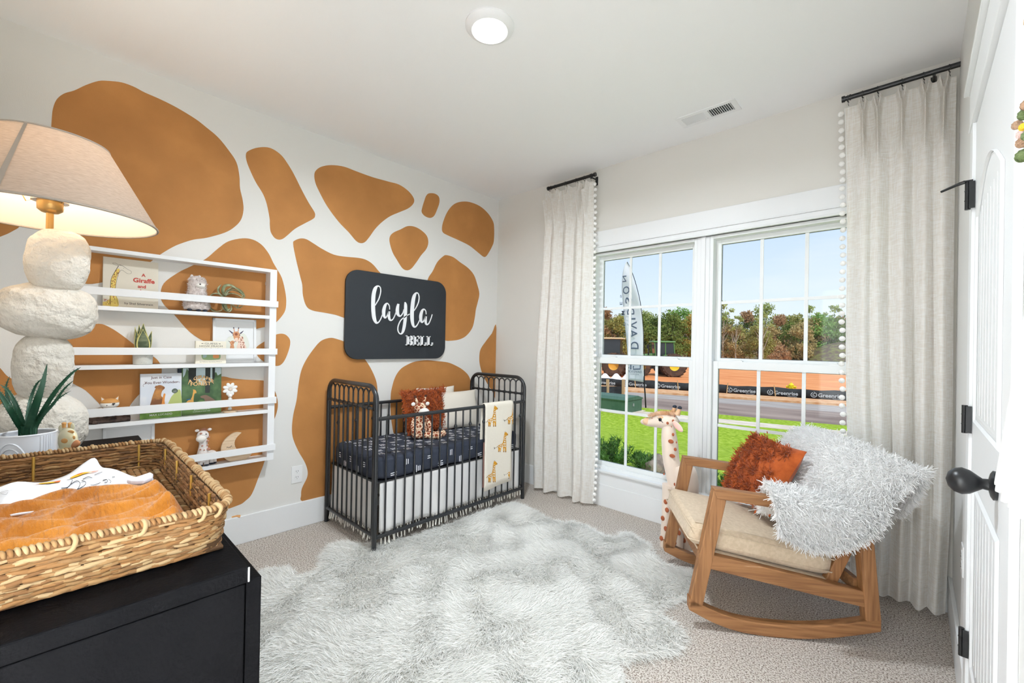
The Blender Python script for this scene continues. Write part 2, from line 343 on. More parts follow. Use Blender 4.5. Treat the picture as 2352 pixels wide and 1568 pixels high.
g = G(); g.box((-0.15, YB - 0.15, -0.12), (W + 0.15, 0.15, 0)); struct('floor', g, M_carpet)
g = G(); g.box((-0.15, YB - 0.15, ZC), (W + 0.15, 0.15, ZC + 0.12)); struct('ceiling', g, M_ceil)
g = G(); g.box((-0.15, YB - 0.15, 0), (0, 0.15, ZC))
for s in SPOTS:
    P = cr(s, 4, True); P[:, 0] = np.clip(P[:, 0], YB, -0.0004); P[:, 1] = np.clip(P[:, 1], 0.1, ZC - 0.01)
    g.add([(0.0008, y, z) for y, z in P], [tuple(range(len(P)))[::-1]], 1)
struct('wall_left', g, [M_accent, M_spot])
g = G(); g.box((W, YB - 0.15, 0), (W + 0.15, 0.15, ZC)); struct('wall_right', g, M_wallw)
g = G(); g.box((0, YB - 0.15, 0), (2.22, YB, ZC)); g.box((2.98, YB - 0.15, 0), (W, YB, ZC)); g.box((2.22, YB - 0.15, 2.04), (2.98, YB, ZC)); struct('wall_rear', g, M_accent)
# unseen hallway and open doorway behind the camera, added to carry fill light in
HY = YB - 0.15
g = G(); g.box((1.55, HY - 3.0, -0.12), (W + 0.75, HY, 0)); struct('floor_fill_hall', g, M_carpet)
g = G(); g.box((1.55, HY - 3.0, ZC), (W + 0.75, HY, ZC + 0.12)); struct('ceiling_fill_hall', g, M_ceil)
g = G(); g.box((1.55, HY - 3.1, 0), (W + 0.75, HY - 3.0, ZC)); struct('wall_fill_hall_rear', g, M_ceil)
g = G(); g.box((1.45, HY - 3.0, 0), (1.55, HY, ZC)); struct('wall_fill_hall_left', g, M_ceil)
g = G(); g.box((W + 0.75, HY - 3.0, 0), (W + 0.85, HY, ZC)); struct('wall_fill_hall_right', g, M_ceil)
g = G(); g.box((W + 0.15, HY - 0.02, 0), (W + 0.75, HY + 0.05, ZC)); struct('wall_fill_hall_front', g, M_ceil)
OX0, OX1, OZ0, OZ1 = 1.125, 2.895, 0.285, 2.05
g = G()
g.box((0, 0, 0), (OX0, 0.15, ZC)); g.box((OX1, 0, 0), (W, 0.15, ZC))
g.box((OX0, 0, OZ1), (OX1, 0.15, ZC)); g.box((OX0, 0, 0), (OX1, 0.15, OZ0))
struct('wall_window', g, M_greige)
g = G(); g.box((0, YB + 0.0, 0), (0.015, -0.0, 0.174)); struct('baseboard_left', g, M_white, bevel=0.003)
g = G(); g.box((0.015, -0.015, 0), (W - 0.015, 0, 0.174)); struct('baseboard_window', g, M_white, bevel=0.003)
g = G(); g.box((W - 0.015, -0.87, 0), (W, -0.0, 0.174)); g.box((W - 0.015, YB, 0), (W, -1.835, 0.174)); struct('baseboard_right', g, M_white, bevel=0.003)
# window trim: apron, stool, side casings, head casing
g = G()
g.box((1.02, -0.010, 0.174), (3.0, 0, 0.262))
g.box((1.00, -0.018, 0.262), (3.02, 0, 0.276)); g.box((1.00, -0.030, 0.276), (3.02, 0.03, 0.292))
g.box((1.03, -0.014, 0.292), (OX0, 0, 2.05)); g.box((OX1, -0.014, 0.292), (2.99, 0, 2.05))
g.box((1.01, -0.022, 2.05), (3.01, 0.02, 2.062)); g.box((1.02, -0.016, 2.062), (3.0, 0, 2.092)); g.box((1.01, -0.026, 2.092), (3.01, 0, 2.100))
g.box((1.02, -0.015, 2.100), (3.0, 0, 2.222))
struct('trim_1', g, M_white, bevel=0.002)
g = G(); g.box((1.968, 0.012, OZ0), (2.052, 0.10, OZ1)); g.box((1.995, 0.004, OZ0), (2.025, 0.02, OZ1)); struct('trim_2', g, M_white, bevel=0.003)

# glass
mg = bpy.data.materials.new('window_glass'); mg.use_nodes = True
n, l = mg.node_tree.nodes, mg.node_tree.links; n.remove(n['Principled BSDF']); o = n['Material Output']
tr = n.new('ShaderNodeBsdfTransparent'); gl = n.new('ShaderNodeBsdfGlossy'); gl.inputs['Roughness'].default_value = 0.0; ms = n.new('ShaderNodeMixShader')
tr.inputs[0].default_value = (0.97, 0.985, 0.98, 1)
ms.inputs[0].default_value = 0.02
l.new(tr.outputs[0], ms.inputs[1]); l.new(gl.outputs[0], ms.inputs[2]); l.new(ms.outputs[0], o.inputs[0])
M_glass = mg
M_vinyl = mat('white_vinyl', (238, 240, 240), r=0.35, spec=0.45)
M_gasket = mat('grey_gasket', (120, 124, 124), r=0.6)
def frame_bars(g, x0, x1, z0, z1, w, y0, y1, wb=None, wt=None):
    wb = wb or w; wt = wt or w
    g.box((x0, y0, z0), (x0 + w, y1, z1)); g.box((x1 - w, y0, z0), (x1, y1, z1))
    g.box((x0 + w, y0, z0), (x1 - w, y1, z0 + wb)); g.box((x0 + w, y0, z1 - wt), (x1 - w, y1, z1))
def window(i, x0, x1):
    root = bpy.data.objects.new('window_%d' % i, None); COL.objects.link(root); root.location = (x0, 0.06, OZ0); root['kind'] = 'structure'
    off = (x0, 0.06, OZ0)
    g = G(); frame_bars(g, x0, x1, OZ0, OZ1, 0.022, 0.015, 0.13, wb=0.03, wt=0.022); link('window_frame', g, M_vinyl, root, off=off, bevel=0.002)
    a, b_ = x0 + 0.022, x1 - 0.022
    g = G(); frame_bars(g, a, b_, 1.166, 2.028, 0.034, 0.075, 0.105, wb=0.05, wt=0.032); link('upper_sash', g, M_vinyl, root, off=off, bevel=0.002)
    g = G(); frame_bars(g, a, b_, 0.315, 1.196, 0.034, 0.04, 0.070, wb=0.031, wt=0.05); up = link('lower_sash', g, M_vinyl, root, off=off, bevel=0.002)
    gx0, gx1 = a + 0.034, b_ - 0.034; gw = gx1 - gx0
    for nm, z0, z1, yy in (('upper_muntins', 1.216, 1.996, 0.09), ('lower_muntins', 0.346, 1.146, 0.055)):
        g = G()
        for k in (1, 2): g.box((gx0 + gw * k / 3 - 0.010, yy - 0.006, z0), (gx0 + gw * k / 3 + 0.010, yy + 0.002, z1))
        zm = (z0 + z1) / 2 - (0.02 if z0 > 1 else -0.03) * 0.5
        g.box((gx0, yy - 0.005, zm - 0.010), (gx1, yy + 0.001, zm + 0.010)); link(nm, g, M_vinyl, root, off=off)
        g = G(); g.add([(gx0, yy + 0.006, z0), (gx1, yy + 0.006, z0), (gx1, yy + 0.006, z1), (gx0, yy + 0.006, z1)], [(0, 1, 2, 3)]); link('window_pane', g, M_glass, root, off=off)
        g = G(); frame_bars(g, gx0 - 0.001, gx1 + 0.001, z0 - 0.001, z1 + 0.001, 0.004, yy - 0.001, yy + 0.004); link('pane_gasket', g, M_gasket, root, off=off)
    for k in (0.2, 0.8):
        xx = x0 + (x1 - x0) * k; g = G(); g.box((xx - 0.035, 0.042, 1.196), (xx + 0.035, 0.07, 1.204)); g.tube([(xx - 0.01, 0.05, 1.207), (xx + 0.03, 0.044, 1.207)], 0.004, 8)
        link('sash_lock', g, M_vinyl, root, off=off, smooth=30)
window(1, OX0, 1.968); window(2, 2.052, OX1)

# door in the right wall
YD0, YD1, HD = -1.745, -0.975, 2.03
droot = bpy.data.objects.new('door_1', None); COL.objects.link(droot); droot.location = (W, YD1, 0); droot['kind'] = 'structure'; doff = (W, YD1, 0)
g = G(); F = W - 0.006
py0, py1 = YD0 + 0.11, YD1 - 0.11
def rpanel(z0, z1, arch):
    P = [(py0, z0), (py1, z0), (py1, z1)]
    if arch:
        for a in np.linspace(0, 1, 13)[1:-1]: P.append((py1 + (py0 - py1) * a, z1 + arch * math.sin(math.pi * a)))
    P.append((py0, z1)); return P
g.box((F, YD0, 0.01), (W + 0.02, YD1, HD))
for P in (rpanel(0.30, 0.872, 0), rpanel(1.06, 1.70, 0.10)):
    P = np.array(P); c = P.mean(0)
    for inset, h in ((0, 0.006), (0.02, 0.001)):
        Q = c + (P - c) * (1 - inset / np.abs(P - c).max(0)); Q2 = c + (P - c) * (1 - (inset + 0.014) / np.abs(P - c).max(0))
        a = np.array([(F - 0.0003, y, z) for y, z in Q]); b_ = np.array([(F - h - 0.0003, y, z) for y, z in (Q + Q2) / 2]); d_ = np.array([(F - 0.0006, y, z) for y, z in Q2])
        g.grid(np.stack([a, b_, d_], 1), 0, cu=True)
    yy = py0 + 0.05
    while yy < py1 - 0.03:
        zt = P[:, 1].max() - 0.03 - (0.06 if P[:, 1].max() > 1.7 else 0.0)
        g.box((F - 0.0007, yy, P[:, 1].min() + 0.035), (F, yy + 0.0022, zt)); yy += 0.065
link('door_panel', g, M_white, droot, off=doff)
g = G(); g.box((W - 0.014, YD1, 0), (W, YD1 + 0.09, HD + 0.01)); g.box((W - 0.014, YD0 - 0.085, 0), (W, YD0, HD + 0.01))
g.box((W - 0.018, YD0 - 0.095, HD + 0.01), (W, YD1 + 0.10, HD + 0.02)); g.box((W - 0.016, YD0 - 0.085, HD + 0.02), (W, YD1 + 0.09, HD + 0.145)); g.box((W - 0.03, YD0 - 0.105, HD + 0.145), (W, YD1 + 0.11, HD + 0.16))
link('door_casing', g, M_white, droot, off=doff, bevel=0.002)
for z in (1.80, 1.06, 0.325):
    g = G(); g.box((W - 0.021, YD1 - 0.012, z - 0.044), (W - 0.007, YD1 - 0.009, z + 0.044)); g.cyl((W - 0.023, YD1, z - 0.046), (W - 0.023, YD1, z + 0.046), 0.0075, 10)
    for q_ in (-0.016, 0.016): g.cyl((W - 0.023, YD1, z + q_ - 0.001), (W - 0.023, YD1, z + q_ + 0.001), 0.0085, 10)
    h = link('hinge', g, M_black, droot, off=doff, smooth=30)
    if z > 1.7:
        g = G(); g.box((W - 0.034, YD1 - 0.01, z + 0.046), (W - 0.012, YD1 + 0.012, z + 0.050)); g.tube([(W - 0.03, YD1, z + 0.048), (W - 0.05, YD1 + 0.004, z + 0.043), (W - 0.085, YD1 + 0.03, z + 0.036)], [0.006, 0.005, 0.004], 8); link('door_stop', g, M_black, h, off=doff, smooth=30)
g = G(); KY, KZ = -1.58, 0.978
g.lathe([(0.0, 0.0), (0.032, 0.0), (0.033, 0.006), (0.026, 0.010), (0.013, 0.013), (0.012, 0.022), (0.018, 0.03), (0.027, 0.042), (0.031, 0.055), (0.027, 0.068), (0.016, 0.078), (0, 0.082)], 28, (0, 0, 0), axis='x')
g.v[-1][:, 0] *= -1; g.v[-1] += np.array((F, KY, KZ)); g.f = [f[::-1] for f in g.f]
link('door_knob', g, M_black, droot, off=doff, smooth=50)

# outlets
M_plate = mat('white_plastic', (240, 240, 240), r=0.3); M_slot = mat('outlet_slot', (60, 60, 62), r=0.6)
def outlet(name_loc, label, ry):
    t = thing('wall_outlet', label, 'outlet', name_loc, ry)
    g = G(); g.box((0, -0.036, -0.058), (0.005, 0.036, 0.058)); link('cover_plate', g, M_plate, t, bevel=0.002)
    for z in (0.02, -0.02):
        g = G(); g.lathe([(0, 0.0), (0.0165, 0), (0.0165, 0.0012), (0, 0.0012)], 20, (0.005, 0, z), axis='x'); r_ = link('receptacle', g, M_plate, t)
        g = G()
        for y in (-0.006, 0.006): g.box((0.0062, y - 0.0012, z - 0.001), (0.0066, y + 0.0012, z + 0.007))
        g.ball((0.0064, 0, z - 0.008), 0.002, 8, 5); link('slot', g, M_slot, r_)
outlet((0, -1.896, 0.367), 'white duplex wall outlet on the giraffe-spotted wall left of the crib', 0)
outlet((W, -0.625, 0.48), 'white wall outlet low on the right wall between the curtain and the door', math.pi)

# ceiling fixtures
M_lens = mat('glowing_lens', (255, 252, 246), emit=6.0)
LX, LY = 1.645, -1.70
t = thing('ceiling_light', 'round white flush ceiling light, switched on', 'ceiling light', (LX, LY, ZC))
g = G(); g.lathe([(0.062, -0.0), (0.112, 0), (0.112, -0.006), (0.105, -0.014), (0.085, -0.026), (0.082, -0.026), (0.078, -0.018), (0.062, -0.018)], 48, cap=False); link('trim_ring', g, mat('white_ring_plastic', (240, 240, 240), r=0.4), t, smooth=40)
g = G(); g.lathe([(0.0, -0.029), (0.05, -0.028), (0.0775, -0.022), (0.0775, -0.01), (0, -0.01)], 48, cap=False); link('lens', g, M_lens, t, smooth=40)
ld = bpy.data.lights.new('ceiling_lamp', 'AREA'); ld.shape = 'DISK'; ld.size = 0.16; ld.energy = CEILING_LAMP_W; ld.color = (0.84, 0.93, 1.0); ld.spread = R(165)
lo = bpy.data.objects.new('ceiling_lamp_light', ld); COL.objects.link(lo); lo.parent = t; lo.location = (0, 0, -0.032)
VX, VY = 2.125, -0.285
t = thing('ceiling_vent', 'white ceiling air vent with two banks of slats near the window', 'air vent', (VX, VY, ZC))
g = G(); hx, hy = 0.175, 0.075
for a, b_ in (((-hx, -hy), (hx, -hy + 0.028)), ((-hx, hy - 0.028), (hx, hy)), ((-hx, -hy + 0.028), (-hx + 0.03, hy - 0.028)), ((hx - 0.03, -hy + 0.028), (hx, hy - 0.028)), ((-0.012, -hy + 0.028), (0.012, hy - 0.028))): g.box((a[0], a[1], -0.006), (b_[0], b_[1], 0))
link('vent_frame', g, M_plate, t, bevel=0.001)
g = G()
for s in (-1, 1):
    for k in range(11):
        xx = s * 0.012 + s * (k + 0.5) * 0.133 / 11
        g.obox((xx, 0, -0.004), np.array((0.0040, 0, 0.0034 * (-1 if s > 0 else 1))), (0, 0.047, 0), np.array((0.0005 * (1 if s > 0 else -1), 0, 0.0007)))
link('slats', g, M_plate, t)
g = G(); g.box((-hx + 0.03, -hy + 0.028, -0.0002), (hx - 0.03, hy - 0.028, -0.0001)); link('duct_shade', g, mat('duct_shade_grey', (60, 62, 64), r=0.9), t)  # thin dark sheet under the solid ceiling, painting the shade behind the slats

hx_, hy_ = 1.85, HY - 0.5  # invented hall lamp, out of view, added to brighten ceiling and far wall
t = thing('hall_fill_light', 'added fill lamp out of view in the hallway behind the doorway', 'ceiling light', (hx_, hy_, ZC))
g = G(); g.lathe([(0.16, 0), (0.16, -0.03), (0.12, -0.06), (0, -0.075)], 32, cap=False); link('fill_diffuser', g, M_lens, t, smooth=60)
ld = bpy.data.lights.new('hall_fill_lamp', 'AREA'); ld.shape = 'DISK'; ld.size = 0.28; ld.energy = HALL_FILL_W; ld.color = (0.84, 0.93, 1.0)
lo = bpy.data.objects.new('hall_fill_source', ld); COL.objects.link(lo); lo.parent = t; lo.location = (0, 0, -0.085)
# ---------------------------------------------------------------- outside
GZ = -1.1
M_lawn = mat('lawn_grass', (120, 148, 30), r=0.95, c2=(184, 200, 84), c3=(150, 176, 50), ns=9, nd=9, lo=0.3, hi=0.72, bump=0.8, bs=60, bd=5, spec=0.1)
M_road = mat('asphalt', (132, 114, 104), r=0.9, c2=(172, 152, 138), ns=1.2, nd=9, lo=0.35, hi=0.75, spec=0.1, stretch=(0.25, 1, 1))
M_gutter = mat('pale_gutter_concrete', (176, 166, 156), r=0.9, c2=(160, 148, 138), ns=2, nd=6, stretch=(0.3, 1.5, 1))
M_walk = mat('sidewalk_concrete', (226, 212, 192), r=0.9, c2=(208, 192, 172), ns=2, nd=5)
M_clay = mat('orange_clay', (214, 130, 78), r=0.95, c2=(236, 164, 108), c3=(224, 146, 92), ns=0.9, nd=9, lo=0.3, hi=0.7, spec=0.1, stretch=(0.35, 1, 1), bump=0.5, bs=6)
M_curb = mat('clay_stained_curb', (206, 148, 100), r=0.9, c2=(222, 178, 134), ns=3, nd=4)
def line(pts, z=GZ):
    P = np.array([onp(x, y, 'z', z)[:2] for x, y in pts]); c = P.mean(0)
    k = np.polyfit(P[:, 0], P[:, 1], 1)
    return lambda x: k[0] * x + k[1]
Lw0 = line([(1459, 951), (1639, 971), (1787, 984)]); Lw1 = line([(1460, 943), (1639.6, 961.6), (1796, 975.6)])
Lg = line([(1460.6, 934.7), (1639.6, 951), (1806, 965)]); Lb = line([(1639, 923), (1923, 945)])
Lc0 = line([(1434, 898), (1587, 908.6), (1639, 912.5), (1923, 930)]); Lc1 = line([(1482, 894), (1587, 900), (1639.6, 904), (1819, 915.7), (1923, 922)])
XS = np.linspace(-45, 25, 29)
def strip(name, f0, f1, z, m, th=0.04, kind='structure'):
    g = G(); rows = []
    for x in XS: rows.append([(x, f0(x), z - th), (x, f0(x), z), (x, f1(x), z), (x, f1(x), z - th)])
    g.grid(np.array(rows)); return link(name, g, m, kind=kind)
g = G(); rows = []
for x in np.linspace(-45, 25, 57):
    y1 = Lw0(x); r_ = []
    for tt in np.linspace(0, 1, 20):
        y = 0.16 + (y1 - 0.16) * tt; s_ = min(1, max(0, y - 2.9) / 6); zz = -0.36 + (GZ + 0.36) * (s_ * s_ * (3 - 2 * s_))
        r_.append((x, y, zz + 0.02 * math.sin(x * 1.3 + y) * (0 if tt in (0, 1) else 1)))
    rows.append(r_)
g.grid(np.array(rows)); link('front_lawn', g, M_lawn, kind='structure', smooth=180)
strip('sidewalk', Lw0, Lw1, GZ + 0.012, M_walk)
strip('grass_verge', Lw1, Lg, GZ + 0.005, M_lawn)
strip('road', Lg, Lb, GZ - 0.03, M_road); strip('road_gutter', Lb, Lc0, GZ - 0.025, M_gutter)
strip('road_curb', Lc0, Lc1, GZ + 0.07, M_curb, th=0.12)
g = G(); rows = []
for x in np.linspace(-130, 60, 60): rows.append([(x, (Lc1(x) if x > -45 else Lc1(-45)) + (96 - Lc1(max(x, -45))) * tt, GZ + 0.05 * math.sin(x + 9 * tt)) for tt in np.linspace(0, 1, 24) ** 1.5])
g.grid(np.array(rows)); link('clay_field', g, M_clay, kind='structure', smooth=180)
g = G(); g.add([(-160, 60, GZ - 0.1), (90, 60, GZ - 0.1), (90, 180, GZ - 0.1), (-160, 180, GZ - 0.1)], [(0, 1, 2, 3)]); link('forest_floor', g, mat('forest_floor_brown', (84, 74, 52), r=1), kind='structure')
# distant wooded ridge
M_ridge = mat('autumn_ridge_foliage', (120, 112, 80), r=1, c2=(152, 122, 92), ns=0.25, nd=8)
g = G(); rows = []
for i, x in enumerate(np.linspace(-170, 80, 90)):
    h = 6.0 + 1.6 * math.sin(x * 0.045 + 1.2) + 0.5 * math.sin(x * 0.31) + random.uniform(-0.25, 0.25)
    rows.append([(x, 104, GZ - 0.2), (x, 106, GZ + h * 0.7), (x, 112, GZ + h), (x, 130, GZ + h * 0.9)])
g.grid(np.array(rows)); link('distant_ridge', g, M_ridge, kind='structure', smooth=180)
# dirt pile
g = G(); c = onp(1935, 826, 'z', GZ); c = c * 1.0
cx, cy = onp(1940, 842, 'z', GZ)[:2]
rows = []
for i in range(15):
    rr = 9.5 * (1 - i / 14); h = 3.9 * (1 - math.cos(math.pi * i / 14)) / 2
    rows.append([(cx + rr * 1.25 * math.cos(a) + random.uniform(-.2, .2), cy + rr * math.sin(a) + random.uniform(-.2, .2), GZ - 0.05 + h + random.uniform(-.12, .12) * (i > 0)) for a in np.linspace(0, 2 * math.pi, 40, endpoint=False)])
g.grid(np.array(rows), cv=True); tag(link('dirt_pile', g, mat('dark_dirt', (96, 82, 66), r=1, c2=(120, 118, 70), ns=1.5, nd=7, lo=0.45, hi=0.6), smooth=180), 'dark brown dirt pile at the right edge of the orange clay field', 'dirt pile')

# trees
def leafy(name):
    m = mat(name[0], name[1], r=0.9, c2=name[2], ns=1.6, nd=4, lo=0.3, hi=0.7, spec=0.1, trans=0.25, coord='Object'); return m
BARK = mat('grey_bark', (120, 108, 92), r=0.95, c2=(92, 80, 66), ns=4)
PALE = mat('pale_bark', (196, 188, 170), r=0.95, c2=(150, 140, 120), ns=4)
LEAF = {'green': leafy(('dark_green_leaves', (98, 120, 62), (142, 158, 84))), 'olive': leafy(('olive_leaves', (148, 150, 82), (184, 176, 104))), 'lime': leafy(('yellow_green_leaves', (158, 174, 102), (190, 196, 124))),
        'rust': leafy(('rust_leaves', (168, 134, 98), (196, 158, 116))), 'tan': leafy(('tan_leaves', (178, 162, 110), (206, 184, 130))), 'gold': leafy(('golden_leaves', (186, 162, 84), (206, 182, 100))), 'bright': leafy(('bright_green_leaves', (124, 164, 84), (158, 192, 106)))}
def tree_proto(kind, H, Wd, n=1500, base=0.18, bark=BARK, leaf=0.3, sparse=False, forks=5, lab=''):
    t = thing('tree', lab, 'tree', (0, 300, -50))
    g = G(); tops = []
    g.tube([(0, 0, 0), (0.05 * H * random.uniform(-.4, .4), 0, H * 0.45), (0.0, 0.1, H * 0.9)], [0.011 * H + .05, 0.008 * H + .02, 0.02], 7)
    for k in range(forks):
        a = random.uniform(0, 6.28); z0 = H * random.uniform(0.25, 0.6); rr = Wd * random.uniform(0.25, 0.5); z1 = min(H * 0.95, z0 + H * random.uniform(0.2, 0.4))
        g.tube([(0, 0, z0), (rr * 0.5 * math.cos(a), rr * 0.5 * math.sin(a), (z0 + z1) / 2 - .1), (rr * math.cos(a), rr * math.sin(a), z1)], [0.10, 0.06, 0.02], 5)
    link('trunk', g, bark, t, smooth=60)
    g = G(); C = []
    nb = 26 if not sparse else 14
    for k in range(nb):
        z = H * (base + (1 - base) * random.random() ** 0.8); f = (z / H - base) / (1 - base)
        prof = math.sin(math.pi * min(1, 0.18 + 0.8 * f)) ** 0.6
        a = random.uniform(0, 6.28); rr = Wd * 0.5 * prof * random.random() ** 0.5
        C.append((rr * math.cos(a), rr * math.sin(a), min(z, H * 0.96)))
    C = np.array(C); rad = Wd * (0.20 if not sparse else 0.13)
    idx = rng.integers(0, nb, n); d = rng.normal(size=(n, 3)); d /= np.linalg.norm(d, axis=1)[:, None]
    P = C[idx] + d * rad * (rng.random((n, 1)) ** 0.4) * np.array((1, 1, 0.8))
    g.blades(P, rng.normal(size=(n, 3)), rng.uniform(0.7, 1.4, n) * leaf, leaf * 0.8, seg=1, curl=0.1, tip=0.35)
    return t, g
PR = {}
def P_(key, kind, H, Wd, lab, **k):
    t, g = tree_proto(kind, H, Wd, lab=lab, **k); link('foliage', g, LEAF[kind], t); t['category'] = 'tree'; PR[key] = t
P_('g1', 'green', 8.6, 6.2, 'dark green bushy tree in the dense row of trees beyond the clay field', n=2600)
P_('o1', 'olive', 8.0, 5.6, 'olive green tree in the dense row of trees beyond the clay field', n=2400)
P_('l1', 'lime', 10.2, 5.2, 'tall pale yellow-green tree rising above the row of trees', n=1500, base=0.3, bark=PALE)
P_('r1', 'rust', 8.8, 4.4, 'rust brown autumn tree in the row of trees beyond the clay field', n=1700)
P_('t1', 'tan', 8.2, 4.8, 'tan brown autumn tree in the row of trees beyond the clay field', n=2100)
P_('s1', 'lime', 10.6, 3.4, 'thin sparse tree with a bare pale trunk poking above the treetops', n=380, base=0.55, bark=PALE, sparse=True, forks=7)
P_('b1', 'bright', 9.2, 5.6, 'bright green rounded tree in the row of trees beyond the clay field', n=2400)
P_('y1', 'gold', 8.4, 4.6, 'golden leaved autumn tree beside the window mullion view', n=2000)
P_('u1', 'rust', 3.6, 3.4, 'low orange brown shrub at the foot of the trees beyond the clay field', n=700, base=0.1)
rows = [('g1', 1372, 96, 1.05), ('o1', 1392, 92, 1.0), ('r1', 1386, 84, 1.08), ('t1', 1408, 95, 1.1), ('o1', 1418, 82, 0.95), ('l1', 1480, 100, 1.0), ('g1', 1432, 90, 1.0), ('o1', 1448, 84, 0.95), ('g1', 1470, 82, 0.98), ('t1', 1490, 96, 0.95), ('g1', 1500, 84, 0.95), ('o1', 1520, 95, 1.02),
        ('g1', 1530, 82, 1.02), ('b1', 1555, 90, 1.12), ('g1', 1545, 80, 0.9), ('t1', 1580, 90, 1.0), ('y1', 1590, 82, 1.0), ('o1', 1608, 88, 1.0), ('g1', 1622, 92, 1.0), ('t1', 1638, 84, 1.0), ('g1', 1650, 92, 1.12), ('s1', 1660, 82, 1.05), ('o1', 1668, 96, 0.95), ('t1', 1682, 82, 0.86), ('s1', 1690, 80, 0.8),
        ('r1', 1708, 92, 1.12), ('o1', 1700, 86, 0.8), ('g1', 1722, 94, 1.0), ('l1', 1757, 92, 1.12), ('o1', 1742, 80, 0.8), ('t1', 1765, 82, 0.85), ('s1', 1752, 76, 0.85), ('r1', 1785, 84, 0.98), ('o1', 1800, 92, 1.12), ('o1', 1826, 94, 1.16), ('u1', 1795, 74, 0.9), ('u1', 1780, 72, 0.6), ('g1', 1812, 84, 0.85), ('t1', 1838, 80, 0.85), ('s1', 1858, 98, 1.15),
        ('t1', 1860, 84, 1.02), ('o1', 1850, 95, 1.05), ('b1', 1888, 84, 1.0), ('g1', 1905, 90, 1.05), ('t1', 1876, 96, 1.0), ('s1', 1915, 96, 1.15), ('r1', 1925, 94, 1.05), ('g1', 1940, 84, 1.0), ('o1', 1965, 90, 1.0), ('g1', 1990, 86, 1.0), ('t1', 2015, 90, 1.0), ('g1', 2045, 86, 1.0), ('o1', 2080, 90, 1.0), ('g1', 1350, 88, 1.0), ('o1', 1325, 92, 1.0)]
used = set()
spotname = {}
for key, px, dist, sc in rows:
    dd = CW + CR * (px - 1176) / FPX; p_ = CX + dd * (dist * 0.86); loc = (p_[0], p_[1], GZ - 0.05)
    if key not in used:
        used.add(key); o = PR[key]; o.location = loc; o.rotation_euler = (0, 0, random.uniform(0, 6)); o.scale = (sc * 0.94,) * 3
    else:
        o = copy_thing(PR[key], loc, random.uniform(0, 6), (sc * 0.94,) * 3)
    o['group'] = {'g1': 'dark green trees', 'o1': 'olive trees', 'l1': 'tall pale green trees', 'r1': 'rust brown trees', 't1': 'tan autumn trees', 's1': 'sparse pale trees', 'b1': 'bright green trees', 'y1': 'golden trees', 'u1': 'orange brown shrubs'}[key] + ' beyond the clay field'

# silt fence along the curb, printed fabric on wooden stakes
M_silt = mat('black_silt_fabric', (36, 38, 40), r=0.75, c2=(52, 56, 58), ns=2, nd=4)
M_print = mat('white_fence_print', (190, 198, 202), r=0.7)
M_stake = mat('pine_stake', (204, 168, 122), r=0.8)
t = thing('silt_fence', 'long black silt fence printed Greenrise along the clay-stained curb', 'fence', (-3, Lc1(-3) + 0.12, GZ))
fo = np.array((-3, Lc1(-3) + 0.12, GZ))
fx = np.linspace(-24, 6, 121); ff = lambda x: Lc1(x) + 0.12
g = G(); rows_ = []
for x in fx:
    h = 0.50 + 0.02 * math.sin(x * 2.1) + 0.015 * math.sin(x * 5.3); rows_.append([(x, ff(x) + 0.02 * math.sin(x * 4), GZ + 0.0), (x, ff(x) + 0.03 * math.sin(x * 3), GZ + h / 2), (x, ff(x), GZ + h)])
g.grid(np.array(rows_)); link('fence_fabric', g, M_silt, t, off=fo, solid=0.006, smooth=180)
g = G()
for x in np.arange(-23.5, 6, 1.9): g.obox((x, ff(x) - 0.03, GZ + 0.33), (0.02, 0, 0), (0, 0.02, 0), (random.uniform(-.03, .03), 0, 0.33)) if False else None
for x in [-23, -20.6, -18.2, -15.6, -13.4, -11.2, -8.9, -6.6, -4.2, -2.1, -0.9, 1.0, 2.9, 4.8]:
    g = G(); g.obox((x, ff(x) - 0.04, GZ + 0.30), (0.022, 0, 0), (0, 0.015, 0), (random.uniform(-.05, .05), 0, 0.32)); link('stake', g, M_stake, t, off=fo)
g = G()
x = -22.0
slope = (Lc1(1) - Lc1(0)); rt = unit((1, slope, 0))
while x < 5.5:
    o3 = np.array((x, ff(x) - 0.035, GZ + 0.25))
    g.text('Greenrise', o3 + rt * 0.80, rt, Z_, w=1.02, bold=0.02)
    g.text('Technologies', o3 + rt * 1.06 - Z_ * 0.15, rt, Z_, w=0.4)
    g.ribbon([(0.02 + 0.115 * math.cos(a), 0.0 + 0.115 * math.sin(a), 0.028) for a in np.linspace(1.9, 7.6, 12)] , lambda a_, b_: o3 + rt * (a_ + 0.1) + Z_ * b_, m=0, n=3)
    g.ribbon([(0.07, -0.02, 0.026), (0.03, -0.05, 0.026), (-0.02, -0.02, 0.026), (0.0, 0.04, 0.026), (0.06, 0.09, 0.02), (0.02, 0.15, 0.02)], lambda a_, b_: o3 + rt * (a_ + 0.1) + Z_ * b_, m=0, n=4)
    x += 1.78
link('fence_print', g, M_print, t, off=fo)
# short black inlet fence behind the utility box
bx0, bx1 = onp(1360, 912, 'z', GZ), onp(1432, 912, 'z', GZ)
t = thing('inlet_fence', 'short black fabric fence with wooden posts behind the green utility box', 'fence', bx1)
g = G(); g.grid(np.array([[p + Z_ * 0.0, p + Z_ * 0.26, p + Z_ * 0.52] for p in (bx0 + (bx1 - bx0) * tt + Y_ * 0.05 * math.sin(9 * tt) for tt in np.linspace(0, 1, 12))])); link('fence_fabric', g, M_silt, t, off=bx1, solid=0.006)
for tt in (0.5, 1.0):
    p = bx0 + (bx1 - bx0) * tt; g = G(); g.box(p + (-0.06, -0.08, 0), p + (0.06, 0.0, 0.86)); link('post', g, M_stake, t, off=bx1)

